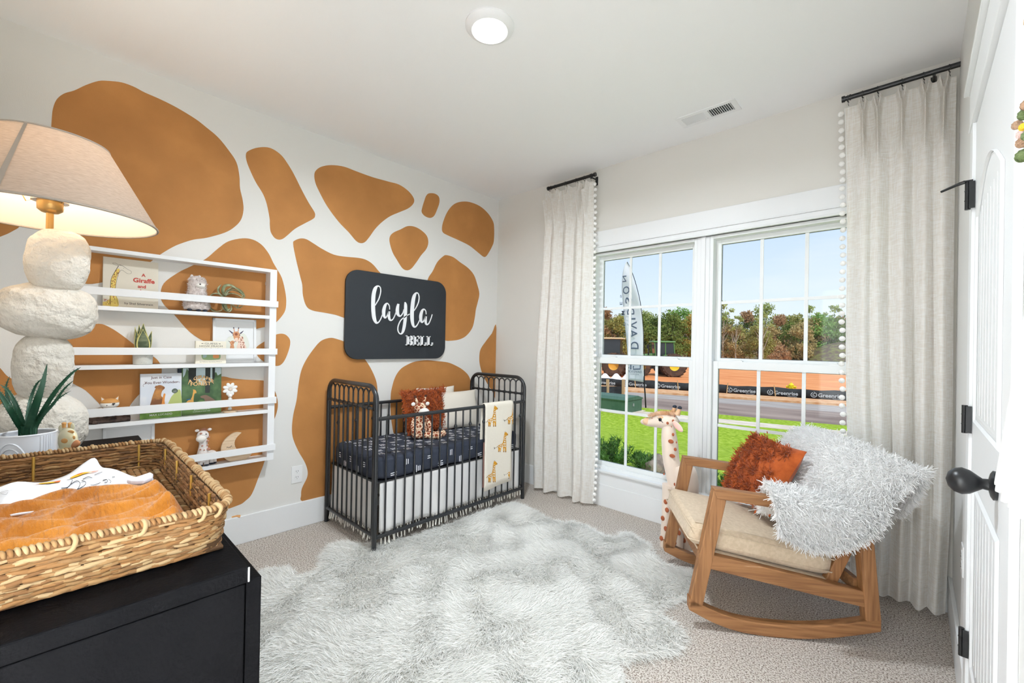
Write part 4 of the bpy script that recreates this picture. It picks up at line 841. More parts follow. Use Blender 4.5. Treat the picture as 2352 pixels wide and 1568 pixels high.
# 4 green forest book
t, g, pn, w, h, up = book('picture_book', 'tall dark green picture book titled A Giraffe in the Forest beside the bear book', -2.545, -2.352, 0.8405, 0.272, 0.010, 0.022, R(3), (60, 86, 60))
MM = [mat('forest_green_cover', (64, 92, 60), r=0.5, c2=(92, 122, 80), ns=14), mat('pale_sky', (206, 222, 226), r=0.8), mat('dark_trunk', (58, 62, 60), r=0.8), mat('title_peach', (238, 196, 136), r=0.7), mat('sage', (104, 132, 78), r=0.8), mat('mole_brown', (130, 106, 92), r=0.8), mat('ochre', (216, 164, 90), r=0.8), M_let, mat('deep_navy', (34, 44, 58), r=0.7), mat('scarf_blue', (52, 104, 150), r=.8)]
poly(g, pn, [(0.03, 0.8), (0.03, 0.995), (0.99, 0.995), (0.99, 0.86), (0.9, 0.82), (0.84, 0.9), (0.72, 0.7), (0.5, 0.62), (0.3, 0.8), (0.15, 0.95)], 1)
poly(g, pn, [(0.12, 0.995), (0.36, 0.6), (0.30, 0.45), (0.05, 0.78)], 0, .0006)
for a, b_ in ((0.16, 0.27), (0.27, 0.34), (0.58, 0.70), (0.76, 0.82)): poly(g, pn, [(a, 0.45 if a > .5 else .7), (b_, 0.45 if a > .5 else .7), (b_ + .01, 0.995), (a, 0.995)], 2, .0007)
poly(g, pn, [(0.70, 0.42), (0.86, 0.9), (0.94, 0.75), (0.995, 0.8), (0.995, 0.4)], 0, .0008)
blob(g, pn, [(0.1, 0.22), (0.14, 0.3), (0.24, 0.36), (0.28, 0.5), (0.27, 0.54), (0.34, 0.52), (0.36, 0.46), (0.31, 0.44), (0.29, 0.3), (0.3, 0.22)], 6, .0009); poly(g, pn, [(0.12, 0.315), (0.23, 0.325), (0.23, 0.345), (0.12, 0.335)], 9, .0011)
blob(g, pn, [(0.46, 0.38), (0.52, 0.4), (0.62, 0.4), (0.76, 0.33), (0.84, 0.27), (0.8, 0.22), (0.6, 0.22), (0.56, 0.32), (0.48, 0.35)], 5, .0009)
blob(g, pn, [(0.3, 0.2), (0.45, 0.3), (0.58, 0.27), (0.6, 0.2)], 4, .0008)
poly(g, pn, [(0.005, 0.005), (0.995, 0.005), (0.995, 0.2), (0.005, 0.2)], 4, .0010)
arc = lambda x, y: (x, y - 1.6 * x * x / w)
for s_, v, wd_ in (('A GIRAFFE', 0.80, 0.66), ('in the', 0.735, 0.26), ('FOREST', 0.655, 0.52)):
    g.text(s_, pn(0.47, v, .0012), Y_, up, w=wd_ * w, m=8, bold=0.05, fn=arc if v > .7 else None); g.text(s_, pn(0.47, v, .0014), Y_, up, w=wd_ * w * .985, m=3, bold=0.02, fn=arc if v > .7 else None)
g.text('WRITTEN BY', pn(0.5, 0.145, .0012), Y_, up, w=0.2 * w, m=7); g.text('JILLIAN FANNING', pn(0.5, 0.105, .0012), Y_, up, w=0.4 * w, m=7, bold=0.02); g.text('ILLUSTRATED BY PEGGY CASEY', pn(0.5, 0.06, .0012), Y_, up, w=0.44 * w, m=7)
link('cover', g, MM, t)
# dark book behind
t, g, pn, w, h, up = book('picture_book', 'dark navy book mostly hidden behind the green forest book', -2.562, -2.44, 0.8405, 0.268, 0.008, 0.008, R(1.0), (34, 46, 62))
link('cover', g, mat('navy_cover', (38, 50, 66), r=0.5), t)

# framed prints
M_fr = mat('white_picture_frame', (236, 237, 238), r=0.4); M_mat = mat('white_mat_board', (232, 233, 234), r=0.8)
def framed(label, y0, y1, z0, h, x0, lean, group='white framed prints on the wall rack'):
    base = np.array((x0, (y0 + y1) / 2, z0)); t = thing('framed_print', label, 'picture frame', base, 0, group); w = y1 - y0
    up = np.array((-math.sin(lean), 0, math.cos(lean))); nn = np.array((math.cos(lean), 0, math.sin(lean))); g = G(); f = 0.014
    for cy_, cz_, hy_, hz_ in ((-w / 2 + f / 2, h / 2, f / 2, h / 2), (w / 2 - f / 2, h / 2, f / 2, h / 2), (0, f / 2, w / 2, f / 2), (0, h - f / 2, w / 2, f / 2)): g.obox(-nn * 0.008 + Y_ * cy_ + up * cz_, nn * 0.008, Y_ * hy_, up * hz_)
    link('frame', g, M_fr, t, bevel=0.001)
    g = G(); g.obox(-nn * 0.010 + up * h / 2, nn * 0.002, Y_ * (w / 2 - f), up * (h / 2 - f))
    return t, g, (lambda u, v, e=0.0004: nn * (e - 0.008) + Y_ * (u - 0.5) * w + up * v * h), w, h, up
t, g, pn, w, h, up = framed('white framed watercolour print of a giraffe and calf on the second ledge', -2.400, -2.168, 1.1385, 0.272, 0.035, R(4))
MM = [M_mat, mat('watercolour_tan', (206, 150, 112), r=.9), mat('watercolour_brown', (150, 88, 66), r=.9), mat('watercolour_wash', (222, 224, 214), r=.9), mat('watercolour_ink', (74, 70, 90), r=.9), mat('watercolour_pale', (232, 206, 190), r=.9)]
blob(g, pn, [(0.25, 0.34), (0.32, 0.55), (0.45, 0.62), (0.7, 0.68), (0.82, 0.5), (0.78, 0.33)], 3)
blob(g, pn, [(0.55, 0.33), (0.57, 0.45), (0.60, 0.58), (0.68, 0.60), (0.72, 0.46), (0.76, 0.33)], 5, .0006); blob(g, pn, [(0.45, 0.66), (0.50, 0.71), (0.57, 0.71), (0.62, 0.64), (0.58, 0.52), (0.54, 0.48), (0.49, 0.52)], 1, .0007); blob(g, pn, [(0.50, 0.56), (0.56, 0.57), (0.57, 0.50), (0.53, 0.47), (0.49, 0.50)], 5, .0008)
for a, b_ in ((0.47, 0.49), (0.585, 0.57)): stroke(g, pn, [(b_, 0.70, .02), (a, 0.80, .018)], 1, .0007); blob(g, pn, [(a - .015, 0.79), (a, 0.815), (a + .015, 0.79), (a, .78)], 4, .0009)
stroke(g, pn, [(0.45, 0.67, .03), (0.40, 0.71, .022), (0.36, 0.74, .008)], 4, .0007); stroke(g, pn, [(0.62, 0.67, .03), (0.67, 0.71, .022), (0.70, 0.74, .008)], 4, .0007)
for u, v in ((0.455, 0.635), (0.61, 0.635)): blob(g, pn, [(u - .015, v), (u, v + .012), (u + .015, v), (u, v - .01)], 4, .001)
blob(g, pn, [(0.49, 0.655), (0.53, 0.69), (0.565, 0.655), (0.53, 0.62)], 2, .0009)
for k in range(26):
    u = random.uniform(0.58, 0.73); v = random.uniform(0.34, 0.60); s = .012; blob(g, pn, [(u - s, v), (u, v + s), (u + s, v), (u, v - s)], 2, .0009, 2)
blob(g, pn, [(0.39, 0.33), (0.40, 0.42), (0.38, 0.46), (0.42, 0.50), (0.47, 0.50), (0.49, 0.46), (0.47, 0.42), (0.48, 0.33)], 1, .0008)
for k in range(8): u = random.uniform(0.40, 0.47); v = random.uniform(0.34, 0.48); s = .008; blob(g, pn, [(u - s, v), (u, v + s), (u + s, v), (u, v - s)], 2, .001, 2)
stroke(g, pn, [(0.39, 0.475, .015), (0.345, 0.50, .006)], 4, .0009); stroke(g, pn, [(0.485, 0.475, .015), (0.525, 0.50, .006)], 4, .0009)
g.obox(pn(0.5, 0.5, 0.0016), X_ * 0.0003, Y_ * 0.0001, Z_ * 0.0001); link('print', g, MM, t)
t, g, pn, w, h, up = framed('white framed print on the bottom ledge, partly hidden by the black dresser', -2.868, -2.66, 0.5405, 0.27, 0.035, R(4))
blob(g, pn, [(0.60, 0.4), (0.62, 0.6), (0.7, 0.72), (0.74, 0.6), (0.72, 0.4)], 1)
MM2 = [M_mat, mat('pale_watercolour_gold', (232, 216, 176), r=.9)]
link('print', g, MM2, t)

# small plush alpaca
M_fluff = mat('lilac_grey_fleece', (206, 194, 190), r=1, c2=(228, 218, 214), ns=60, sheen=0.3); M_face = mat('cream_plush', (240, 236, 230), r=0.95, sheen=0.2); M_eye = mat('glossy_black', (14, 14, 16), r=0.1, spec=0.7); M_hoof = mat('navy_felt', (52, 56, 68), r=0.95)
def fuzz(fn_pts, n_, L, Wd, m): g = G(); P, D = fn_pts(n_); g.blades(P, D, rng.uniform(0.6, 1.2, n_) * L, Wd, seg=2, curl=0.5, tip=0.3); return g
t = thing('plush_alpaca', 'fluffy pale grey plush alpaca on the top ledge beside the air plant', 'plush toy', (0.05, -2.487, 1.4395), 0)
g = G(); prof = cr([(0.0, 0.0), (0.050, 0.004), (0.060, 0.03), (0.050, 0.07), (0.041, 0.10), (0.039, 0.14), (0.040, 0.165), (0.032, 0.188), (0.0, 0.20)], 5)
g.lathe(prof, 24, (0, 0, 0.008), sx=0.62); link('fleece_body', g, M_fluff, t, smooth=180)
rr_ = lambda z: np.interp(z, prof[:, 1] + 0.008, prof[:, 0])
zz = rng.uniform(0.012, 0.2, 2600); aa = rng.uniform(0, 6.283, 2600); r_ = rr_(zz)
msk = ~((np.cos(aa) > 0.3) & (zz > 0.13) & (zz < 0.165) & (np.sin(aa) > -0.2)); zz, aa, r_ = zz[msk], aa[msk], r_[msk]
P = np.stack([r_ * 0.62 * np.cos(aa), r_ * np.sin(aa), zz], 1); D = np.stack([np.cos(aa), np.sin(aa), rng.normal(size=len(aa)) * 0.4], 1)
g = G(); g.blades(P, D, rng.uniform(0.004, 0.008, len(P)), 0.0028, seg=1, curl=0.8, tip=0.4); o = link('fleece', g, M_fluff, t); o['kind'] = 'stuff'
g = G(); g.ball((0.016, 0.012, 0.150), (0.020, 0.026, 0.017), 18, 12); link('face', g, M_face, t, smooth=180)
g = G(); g.ball((0.033, 0.008, 0.156), (0.003, 0.005, 0.005), 12, 8); link('eye', g, M_eye, t, smooth=180)
g = G(); g.ball((0.030, 0.033, 0.150), (0.003, 0.002, 0.002), 8, 6); link('nose', g, M_eye, t, smooth=180)
for y in (-0.038, 0.004, 0.036): g = G(); g.ball((0.022, y, 0.007), (0.015, 0.012, 0.007), 14, 8); link('foot', g, M_hoof, t, smooth=180)
for y in (-0.026, 0.01): g = G(); g.ball((0.0, y, 0.196), (0.006, 0.009, 0.016), 12, 8); link('ear', g, M_fluff, t, smooth=180)
# air plant
M_air = mat('sage_air_plant', (128, 136, 102), r=0.75, c2=(166, 170, 138), ns=30)
c0 = np.array((0.05, -2.375, 1.445)); t = thing('air_plant', 'curly sage green air plant on the top ledge right of the alpaca', 'plant', (0.05, -2.36, 1.4395))
g = G(); off = (0.05, -2.36, 1.4395)
A_ = lambda x, y, X=0.055: onp(400 + x / 9.046, 590 + y / 9.046, 'x', X)
curls = [[(1040, 800), (1010, 700), (1060, 600), (1180, 590), (1330, 680), (1450, 800), (1440, 870)], [(1040, 800), (1090, 700), (1220, 640), (1380, 700), (1460, 820), (1400, 860)], [(1050, 810), (1130, 700), (1260, 690), (1400, 770), (1430, 860)], [(1050, 820), (1160, 760), (1300, 780), (1420, 850), (1300, 880)], [(1010, 820), (900, 760), (780, 780), (720, 900), (760, 1060), (860, 1120)],
         [(1000, 830), (930, 740), (920, 650), (980, 570)], [(1050, 860), (1010, 960), (1040, 1080), (1130, 1140), (1190, 1080), (1180, 960)], [(1080, 860), (1060, 980), (1110, 1100), (1170, 1060)], [(1100, 880), (1240, 1010), (1340, 1060), (1440, 1000)], [(1000, 860), (860, 830), (740, 900), (730, 1000), (800, 1120), (960, 1120), (1010, 1060)], [(1120, 880), (1250, 920), (1330, 990), (1290, 1080)]]
for k, c_ in enumerate(curls):
    P = np.array([A_(x, y, 0.055 + 0.025 * math.sin(k * 1.7 + i * 0.8)) for i, (x, y) in enumerate(c_)]); P = cr(P, 6); P[:, 2] = np.maximum(P[:, 2], 1.4425)
    P[:, 0] = np.clip(P[:, 0], 0.022, 0.075)
    rad = np.interp(np.linspace(0, 1, len(P)), [0, 0.2, 0.7, 1], [0.008, 0.0105, 0.007, 0.0008]); g.tube(P, rad, 6, flat=0.3)
link('curling_leaves', g, M_air, t, off=off, smooth=180)
# snake plant
M_snk = mat('snake_plant_leaf', (70, 84, 60), r=0.5, c2=(112, 120, 92), ns=22, nd=3, lo=0.42, hi=0.6, stretch=(1, 1, 3)); M_snke = mat('yellow_leaf_margin', (206, 198, 128), r=0.5)
t = thing('snake_plant', 'small snake plant in a white rainbow-patterned pot on the second ledge', 'potted plant', (0.05, -2.72, 1.1385))
g = G(); g.lathe([(0.0, 0.0), (0.037, 0.0), (0.041, 0.003), (0.043, 0.075), (0.039, 0.075), (0.037, 0.06), (0, 0.06)], 30, sx=0.92)
M_potp = mat('white_cement_pot', (208, 208, 202), r=0.8); M_arc = mat('white_arc_glaze', (236, 236, 232), r=0.6)
pt = link('pot', g, M_potp, t, smooth=40)
g = G()
for cy_, cz_ in ((-0.024, 0.035), (0.0, 0.008), (0.024, 0.035), (0.012, 0.06), (-0.012, 0.06)):
    for rr in (0.006, 0.010, 0.014):
        pts = []
        for a in np.linspace(0, math.pi, 9):
            y = cy_ + rr * math.cos(a); z = cz_ + rr * math.sin(a)
            if abs(y) > 0.036: continue
            R_ = 0.0415 + 0.0008; pts.append((0.92 * math.sqrt(max(0, R_ * R_ - y * y)), y, min(z, 0.073)))
        if len(pts) > 2: g.tube(pts, 0.0009, 5)
link('arc_pattern', g, M_arc, pt)
g = G(); g.lathe([(0, 0.061), (0.036, 0.061)], 20, cap=False, sx=.92); link('soil', g, mat('dark_soil', (60, 50, 42), r=1), t)
for (y0_, y1_, h_, w_, x_) in ((0.0, -0.004, 0.130, 0.021, 0.012), (-0.004, -0.001, 0.160, 0.018, 0.0), (-0.014, -0.018, 0.152, 0.012, -0.006), (-0.022, -0.031, 0.125, 0.009, 0.002), (-0.026, -0.034, 0.14, 0.005, -0.01), (0.016, 0.034, 0.12, 0.010, 0.0)):
    g = G(); V = []
    for tt in np.linspace(0, 1, 12):
        wv = w_ * (0.75 + 0.6 * math.sin(math.pi * min(1, tt * 0.9 + .1)) - 0.35) * (1 - tt ** 3) + 0.0003
        cy_ = y0_ + (y1_ - y0_) * tt ** 1.4; V.append([(x_ - 0.004 * math.cos(3.1 * s) + 0.0, cy_ + s * wv * 1.45, 0.06 + h_ * tt) for s in (-1, -0.8, 0, 0.8, 1)])
    V = np.array(V); g.grid(V[:, 1:4], 0); g.grid(V[:, 0:2], 1); g.grid(V[:, 3:5], 1); link('leaf', g, [M_snk, M_snke], t, smooth=180, solid=0.0015)
# fox on a log
t = thing('bark_log', 'dark bark log slice lying on the third ledge under the fox figurine', 'log', (0.052, -2.845, 0.8405))
g = G(); V = []
for i, y in enumerate(np.linspace(-0.078, 0.078, 15)):
    s = 0.75 + 0.25 * math.sin(math.pi * (i / 14)) + 0.0; V.append([(0.030 * math.cos(a) * s * (1 + 0.12 * math.sin(3 * a + i)), y, 0.0155 + 0.0155 * math.sin(a) * (1 + 0.08 * math.sin(5 * a + i * 2))) for a in np.linspace(0, 6.283, 18, endpoint=False)])
V = np.array(V); V[:, :, 2] = np.maximum(V[:, :, 2], 0.0); g.grid(V, cv=True); g.add(V[0], [tuple(range(18))]); g.add(V[-1], [tuple(range(18))[::-1]]); g.ball((0.025, -0.055, 0.012), (0.012, 0.016, 0.012), 10, 7)
link('bark', g, mat('dark_bark', (62, 52, 48), r=0.95, c2=(110, 92, 84), ns=40, nd=6, bump=1, bs=60), t, smooth=50)
t = thing('fox_figurine', 'small orange and white fox figurine standing on the bark log', 'figurine', (0.052, -2.847, 0.8745))
M_fox = mat('fox_orange', (204, 148, 84), r=0.6); M_foxw = mat('fox_white', (240, 236, 230), r=0.6)
g = G(); g.lathe(cr([(0, 0), (0.022, 0.002), (0.026, 0.015), (0.020, 0.04), (0, 0.05)], 4), 20, sx=.85); link('body', g, M_foxw, t, smooth=180)
g = G(); g.ball((0.003, 0, 0.062), (0.023, 0.037, 0.024), 24, 14); link('head', g, M_foxw, t, smooth=180)
g = G(); g.ball((0.0015, 0, 0.069), (0.0238, 0.0365, 0.0215), 24, 12, fn=lambda D: np.where(D[:, 2] > -0.05, 1.02, 0.86)); link('head_cap', g, M_fox, t, smooth=180)
for s in (-1, 1):
    g = G(); g.add([(0.0, s * 0.012, 0.084), (0.0, s * 0.034, 0.078), (0.004, s * 0.034, 0.104), (-0.008, s * 0.024, 0.08)], [(0, 1, 2), (1, 3, 2), (3, 0, 2)]); er = link('ear', g, M_fox, t)
    g = G(); g.add([(0.003, s * 0.018, 0.084), (0.003, s * 0.031, 0.081), (0.0048, s * 0.0325, 0.099)], [(0, 1, 2)]); link('inner_ear', g, M_foxw, er)
    g = G(); g.ball((0.024, s * 0.012, 0.058), 0.0022, 8, 6); link('eye', g, M_eye, t, smooth=180)
g = G(); g.ball((0.027, 0.013, 0.064), (0.004, 0.007, 0.004), 10, 7); link('nose', g, M_eye, t, smooth=180)
for s in (-1, 1): g = G(); g.ball((0.014, s * 0.022, 0.004), (0.008, 0.005, 0.004), 8, 6); link('paw', g, M_fox, t, smooth=180)
# daisy on beads
t = thing('wooden_daisy', 'white daisy ornament on a beaded stem and round wooden base, third ledge', 'ornament', (0.052, -2.312, 0.8405))
M_lw = mat('light_wood', (222, 198, 168), r=0.6, c2=(208, 180, 148), ns=12, stretch=(1, 1, 8)); M_bead = mat('white_bead', (240, 240, 238), r=0.4)
g = G(); g.lathe([(0, 0), (0.036, 0), (0.038, 0.004), (0.037, 0.010), (0, 0.011)], 30, sx=0.85); link('wooden_base', g, M_lw, t, smooth=40)
for z, r_ in ((0.021, 0.011), (0.041, 0.0095), (0.059, 0.0095), (0.078, 0.0115), (0.10, 0.012)): g = G(); g.ball((0, 0.0, z), r_, 16, 10); link('bead', g, M_bead, t, smooth=180)
for k in range(8):
    a = k * math.pi / 4 + 0.39; g = G(); g.ball((0.0, 0.025 * math.cos(a), 0.140 + 0.025 * math.sin(a)), (0.0045, 0.016, 0.0105), 16, 9, ax=[[1, 0, 0], [0, math.cos(a), math.sin(a)], [0, -math.sin(a), math.cos(a)]]); link('petal', g, M_bead, t, smooth=180)
g = G(); g.ball((0.003, 0, 0.14), (0.005, 0.011, 0.011), 16, 9); link('flower_centre', g, mat('pale_wood_centre', (222, 208, 196), r=0.6), t, smooth=180)
# small plush giraffe
t = thing('small_plush_giraffe', 'small white plush giraffe with pink spots standing on the bottom ledge', 'plush toy', (0.05, -2.43, 0.5405))
M_pw = mat('soft_white_plush', (236, 230, 226), r=0.95, c2=(226, 218, 214), ns=90, sheen=0.2, bump=0.3, bs=200); M_ps = mat('dusty_pink_spot', (184, 132, 112), r=0.95)
g = G(); bp = cr([(0.0, 0.02), (0.030, 0.024), (0.034, 0.05), (0.027, 0.085), (0.021, 0.12), (0.020, 0.15), (0.0, 0.16)], 5); g.lathe(bp, 22, (0.0, -0.012, 0), sx=.85); g.ball((-0.004, 0.028, 0.055), (0.026, 0.032, 0.028), 18, 12); link('body', g, M_pw, t, smooth=180)
g = G(); g.ball((0.004, -0.016, 0.178), (0.024, 0.030, 0.028), 20, 14); link('head', g, M_pw, t, smooth=180)
g = G(); g.ball((0.018, -0.026, 0.162), (0.022, 0.026, 0.020), 20, 14); link('muzzle', g, M_face, t, smooth=180)
for y in (-0.043, 0.018): g = G(); g.ball((0, y, 0.208), (0.006, 0.011, 0.008), 12, 8); link('ear', g, M_pw, t, smooth=180)
g = G(); n_ = 120; P = rng.normal(size=(n_, 3)) * (0.004, 0.009, 0.002) + (0, -0.012, 0.204); g.blades(P, rng.normal(size=(n_, 3)) * (.4, .5, .2) + (0, 0, 1), 0.014, 0.0015, seg=1, curl=.4); link('hair_tuft', g, M_ps, t)
for y in (-0.012,): g = G(); g.ball((0.026, y + 0.008, 0.187), 0.0032, 10, 7); link('eye', g, M_eye, t, smooth=180)
for (x, y, z, r_) in ((0.022, -0.028, 0.192, 0.007), (0.019, 0.006, 0.145, 0.007), (0.020, -0.02, 0.12, 0.005), (0.018, 0.006, 0.12, 0.006), (0.024, -0.03, 0.10, 0.005), (0.026, -0.012, 0.095, 0.004), (0.022, 0.01, 0.098, 0.009), (0.027, -0.02, 0.06, 0.006), (0.028, 0.0, 0.045, 0.007), (0.020, 0.03, 0.065, 0.006), (0.02, 0.045, 0.05, 0.005), (0.01, 0.012, 0.165, 0.007)):
    g = G(); g.ball((x, y, z), (0.004, r_, r_ * 0.85), 12, 8); link('spot', g, M_ps, t, smooth=180)
for (x, y) in ((0.012, -0.026), (0.016, 0.002), (-0.004, 0.030), (-0.012, 0.046)):
    g = G(); g.tube([(x, y, 0.008), (x, y, 0.035)], [0.013, 0.012], 12); lg = link('leg', g, M_pw, t, smooth=60); g = G(); g.ball((x + .002, y, 0.007), (0.014, 0.013, 0.007), 14, 8); link('hoof', g, M_hoof, lg, smooth=180)
# crescent moon
t = thing('wooden_moon', 'pale wooden crescent moon with a sleeping eye leaning on the bottom ledge', 'ornament', (0.06, -2.27, 0.5405))
mp_ = lambda x, y: onp(430 + x / 11.2, 950 + y / 11.2, 'x', 0.06) - (0.06, -2.27, 0.5405)
out_ = [(1400, 485), (1300, 475), (1190, 500), (1080, 570), (980, 660), (900, 780), (870, 920), (890, 1040), (950, 1130), (1100, 1228), (1300, 1215), (1480, 1180), (1600, 1110), (1670, 1010)]
inn_ = [(1590, 1010), (1450, 1010), (1330, 960), (1255, 880), (1220, 780), (1235, 680), (1300, 580)]
P = np.array([mp_(*q) for q in cr(out_, 4)[:-1].tolist() + cr(inn_, 4).tolist()]); P[:, 2] = np.maximum(P[:, 2], 0.0)
g = G(); g.prism(P, (-0.015, 0, 0)); link('moon_body', g, M_lw, t, bevel=0.001)
g = G(); md = lambda x, y: mp_(x, y) + (0.0006, 0, 0)
for st in ([(1010, 880, 8), (1040, 860, 10), (1080, 862, 10), (1115, 845, 10), (1140, 815, 9)], [(1020, 850, 8), (1045, 862, 8)], [(1070, 862, 9), (1065, 890, 7)], [(1100, 858, 9), (1110, 885, 7)], [(1130, 840, 9), (1160, 855, 7)], [(1140, 820, 9), (1150, 808, 7)]): g.ribbon(st, md, n=4)
link('sleeping_eye', g, inkk, t)
# ---------------------------------------------------------------- crib
M_iron = mat('charcoal_satin_metal', (34, 36, 39), r=0.33, spec=0.6)
CX0, CX1, CY0, CY1 = 0.034, 0.70, -1.70, -0.347
t = thing('baby_crib', 'charcoal metal spindle crib with arched ends against the giraffe-spotted wall', 'crib', ((CX0 + CX1) / 2, (CY0 + CY1) / 2, 0)); off = ((CX0 + CX1) / 2, (CY0 + CY1) / 2, 0)
def barc(g, a, b, r=0.0062, seg=8): g.cyl(a, b, r, seg)
for yi, y in enumerate((CY0, CY1)):
    pts = [(CX0, y, 0.0), (CX0, y, 0.5), (CX0, y, 0.90)] + [(CX0 + 0.10 - 0.10 * math.cos(a), y, 0.915 + 0.095 * math.sin(a)) for a in np.linspace(0, math.pi / 2, 9)][1:]
    pts += [(CX1 - 0.10 + 0.10 * math.sin(a), y, 0.915 + 0.095 * math.cos(a)) for a in np.linspace(0, math.pi / 2, 9)][:-1] + [(CX1, y, 0.90), (CX1, y, 0.5), (CX1, y, 0.0)]
    g = G(); g.tube(pts, 0.0148, 16, up=(0, 1, 0)); link('arched_end_tube', g, M_iron, t, off=off, smooth=60)
    g = G(); barc(g, (CX0, y, 0.874), (CX1, y, 0.874), 0.0085, 10); ring = link('collar_rail', g, M_iron, t, off=off, smooth=60)
    g = G(); barc(g, (CX0, y, 0.10), (CX1, y, 0.10), 0.0115, 12); link('bottom_rail', g, M_iron, t, off=off, smooth=60)
    bx = [CX0 + 0.031 + 0.0671 * k for k in range(10)]
    for k, x in enumerate(bx):
        g = G(); barc(g, (x, y, 0.10), (x, y, 0.955)); link('end_spindle', g, M_iron, t, off=off, smooth=60)
        g = G(); g.cyl((x - 0.007, y, 0.874), (x + 0.007, y, 0.874), 0.0135, 12); g.ball((x, y, 0.874), (0.010, 0.013, 0.013), 12, 8); link('collar', g, M_iron, t, off=off, smooth=60)
    for k in range(9):
        x0, x1 = bx[k], bx[k + 1]; c = (x0 + x1) / 2; r = (x1 - x0) / 2
        g = G(); g.tube([(c - r * math.cos(a), y, 0.955 + 0.034 * math.sin(a)) for a in np.linspace(0, math.pi, 11)], 0.0055, 8, up=(0, 1, 0)); link('small_arch', g, M_iron, t, off=off, smooth=60)
for xi, x in enumerate((CX1 - 0.0, CX0 + 0.0)):
    zt = 0.812
    g = G(); barc(g, (x, CY0, zt), (x, CY1, zt), 0.0125, 14); link('top_rail', g, M_iron, t, off=off, smooth=60)
    g = G(); barc(g, (x, CY0, 0.09), (x, CY1, 0.09), 0.0125, 14); link('bottom_rail', g, M_iron, t, off=off, smooth=60)
    for k in range(19):
        y = -1.628 + 0.0686 * k
        g = G(); barc(g, (x, y, 0.09), (x, y, zt), 0.006, 8); sp_ = link('side_spindle', g, M_iron, t, off=off, smooth=60)
        if k % 2 == 0:
            g = G(); g.ball((x, y, 0.695), (0.0125, 0.0125, 0.013), 14, 9); g.cyl((x, y, 0.680), (x, y, 0.711), 0.008, 10); link('spindle_knob', g, M_iron, sp_, off=off, smooth=60)
g = G(); g.box((CX0 + 0.02, CY0 + 0.02, 0.409), (CX1 - 0.02, CY1 - 0.02, 0.419)); link('mattress_support', g, M_iron, t, off=off)
# mattress with printed sheet
M_sheet = mat('navy_crib_sheet', (50, 55, 68), r=0.85, bump=0.25, bs=18, bd=2)
t = thing('crib_mattress', 'crib mattress in a navy fitted sheet with white dash print', 'mattress', ((CX0 + CX1) / 2, (CY0 + CY1) / 2, 0.420)); off = np.array(((CX0 + CX1) / 2, (CY0 + CY1) / 2, 0.420))
mx0, mx1, my0, my1, mz0, mz1 = CX0 + 0.018, CX1 - 0.018, CY0 + 0.018, CY1 - 0.018, 0.420, 0.562
def mat_pt(face, u, v, e=0.001):
    "point on the mattress skin: top (x,y) or front (y,z) or end (x,z)"
    if face == 'top': return np.array((u, v, mz1 + e))
    if face == 'front': return np.array((mx1 + e, u, v))
    return np.array((u, my0 - e, v))
g = G(); NU = 96; rc = 0.09; Rv = 0.032; V = []
def outline(ins):
    P = []
    for cx_, cy_, a0 in ((mx1 - rc, my1 - rc, 0), (mx0 + rc, my1 - rc, 90), (mx0 + rc, my0 + rc, 180), (mx1 - rc, my0 + rc, 270)):
        for a in np.linspace(0, 90, 8): P.append((cx_ + (rc - ins) * math.cos(R(a0 + a)), cy_ + (rc - ins) * math.sin(R(a0 + a))))
    return P
def lerp_loop(P, n):
    P = np.array(P + [P[0]]); d = np.r_[0, np.cumsum(np.linalg.norm(np.diff(P, axis=0), axis=1))]; s = np.linspace(0, d[-1], n, endpoint=False); return np.stack([np.interp(s, d, P[:, 0]), np.interp(s, d, P[:, 1])], 1)
for ins, z in [(0.02, mz0), (0.004, mz0 + 0.012), (0.0, mz0 + 0.03), (0, mz0 + 0.06), (0, mz1 - Rv)] + [(Rv * (1 - math.cos(a)), mz1 - Rv + Rv * math.sin(a)) for a in np.linspace(0.3, math.pi / 2, 5)]:
    L_ = lerp_loop(outline(min(ins, rc - .01)), NU); V.append([(x, y, z + 0.004 * math.sin(i * 0.9) * (z < mz0 + .02)) for i, (x, y) in enumerate(L_)])
g.grid(np.array(V), cv=True); g.add(V[-1], [tuple(range(NU))]); g.add(V[0], [tuple(range(NU))[::-1]])
link('fitted_sheet', g, M_sheet, t, off=off, smooth=60)
M_dash = mat('white_dash_print', (240, 240, 244), r=0.9)
g = G()
def dashes(face, cu_, cv_, rot, n_=3, ln=0.044, sp_=0.014, w=0.0055):
    for k in range(n_):
        o_ = (k - (n_ - 1) / 2) * sp_; l_ = ln * random.uniform(0.8, 1.1)
        du, dv = (l_ / 2, 0) if rot else (0, l_ / 2); ou, ov = (0, o_) if rot else (o_, 0); sk = random.uniform(-.003, .003)
        a = (cu_ + ou - du, cv_ + ov - dv - sk); b = (cu_ + ou + du, cv_ + ov + dv + sk)
        ax = (w / 2) if not rot else 0; az = (w / 2) if rot else 0
        q = [mat_pt(face, a[0] - ax, a[1] - az), mat_pt(face, a[0] + ax, a[1] + az), mat_pt(face, b[0] + ax, b[1] + az), mat_pt(face, b[0] - ax, b[1] - az)]
        g.add(q, [(0, 1, 2, 3)])
kk = 0
for i, y in enumerate(np.arange(my0 + 0.12, my1 - 0.09, 0.092)):
    for j, z in enumerate((mz0 + 0.030, mz0 + 0.090)):
        if (i + j) % 2 == 0: dashes('front', y, z, (i // 2 + j) % 2 == 0, random.choice((2, 3)), 0.042 if j == 0 else 0.036, 0.0135)
for i, x in enumerate(np.arange(mx0 + 0.13, mx1 - 0.1, 0.085)):
    dashes('end', x, mz0 + (0.035 if i % 2 else 0.08), i % 2 == 0, 3, 0.040, 0.0135)
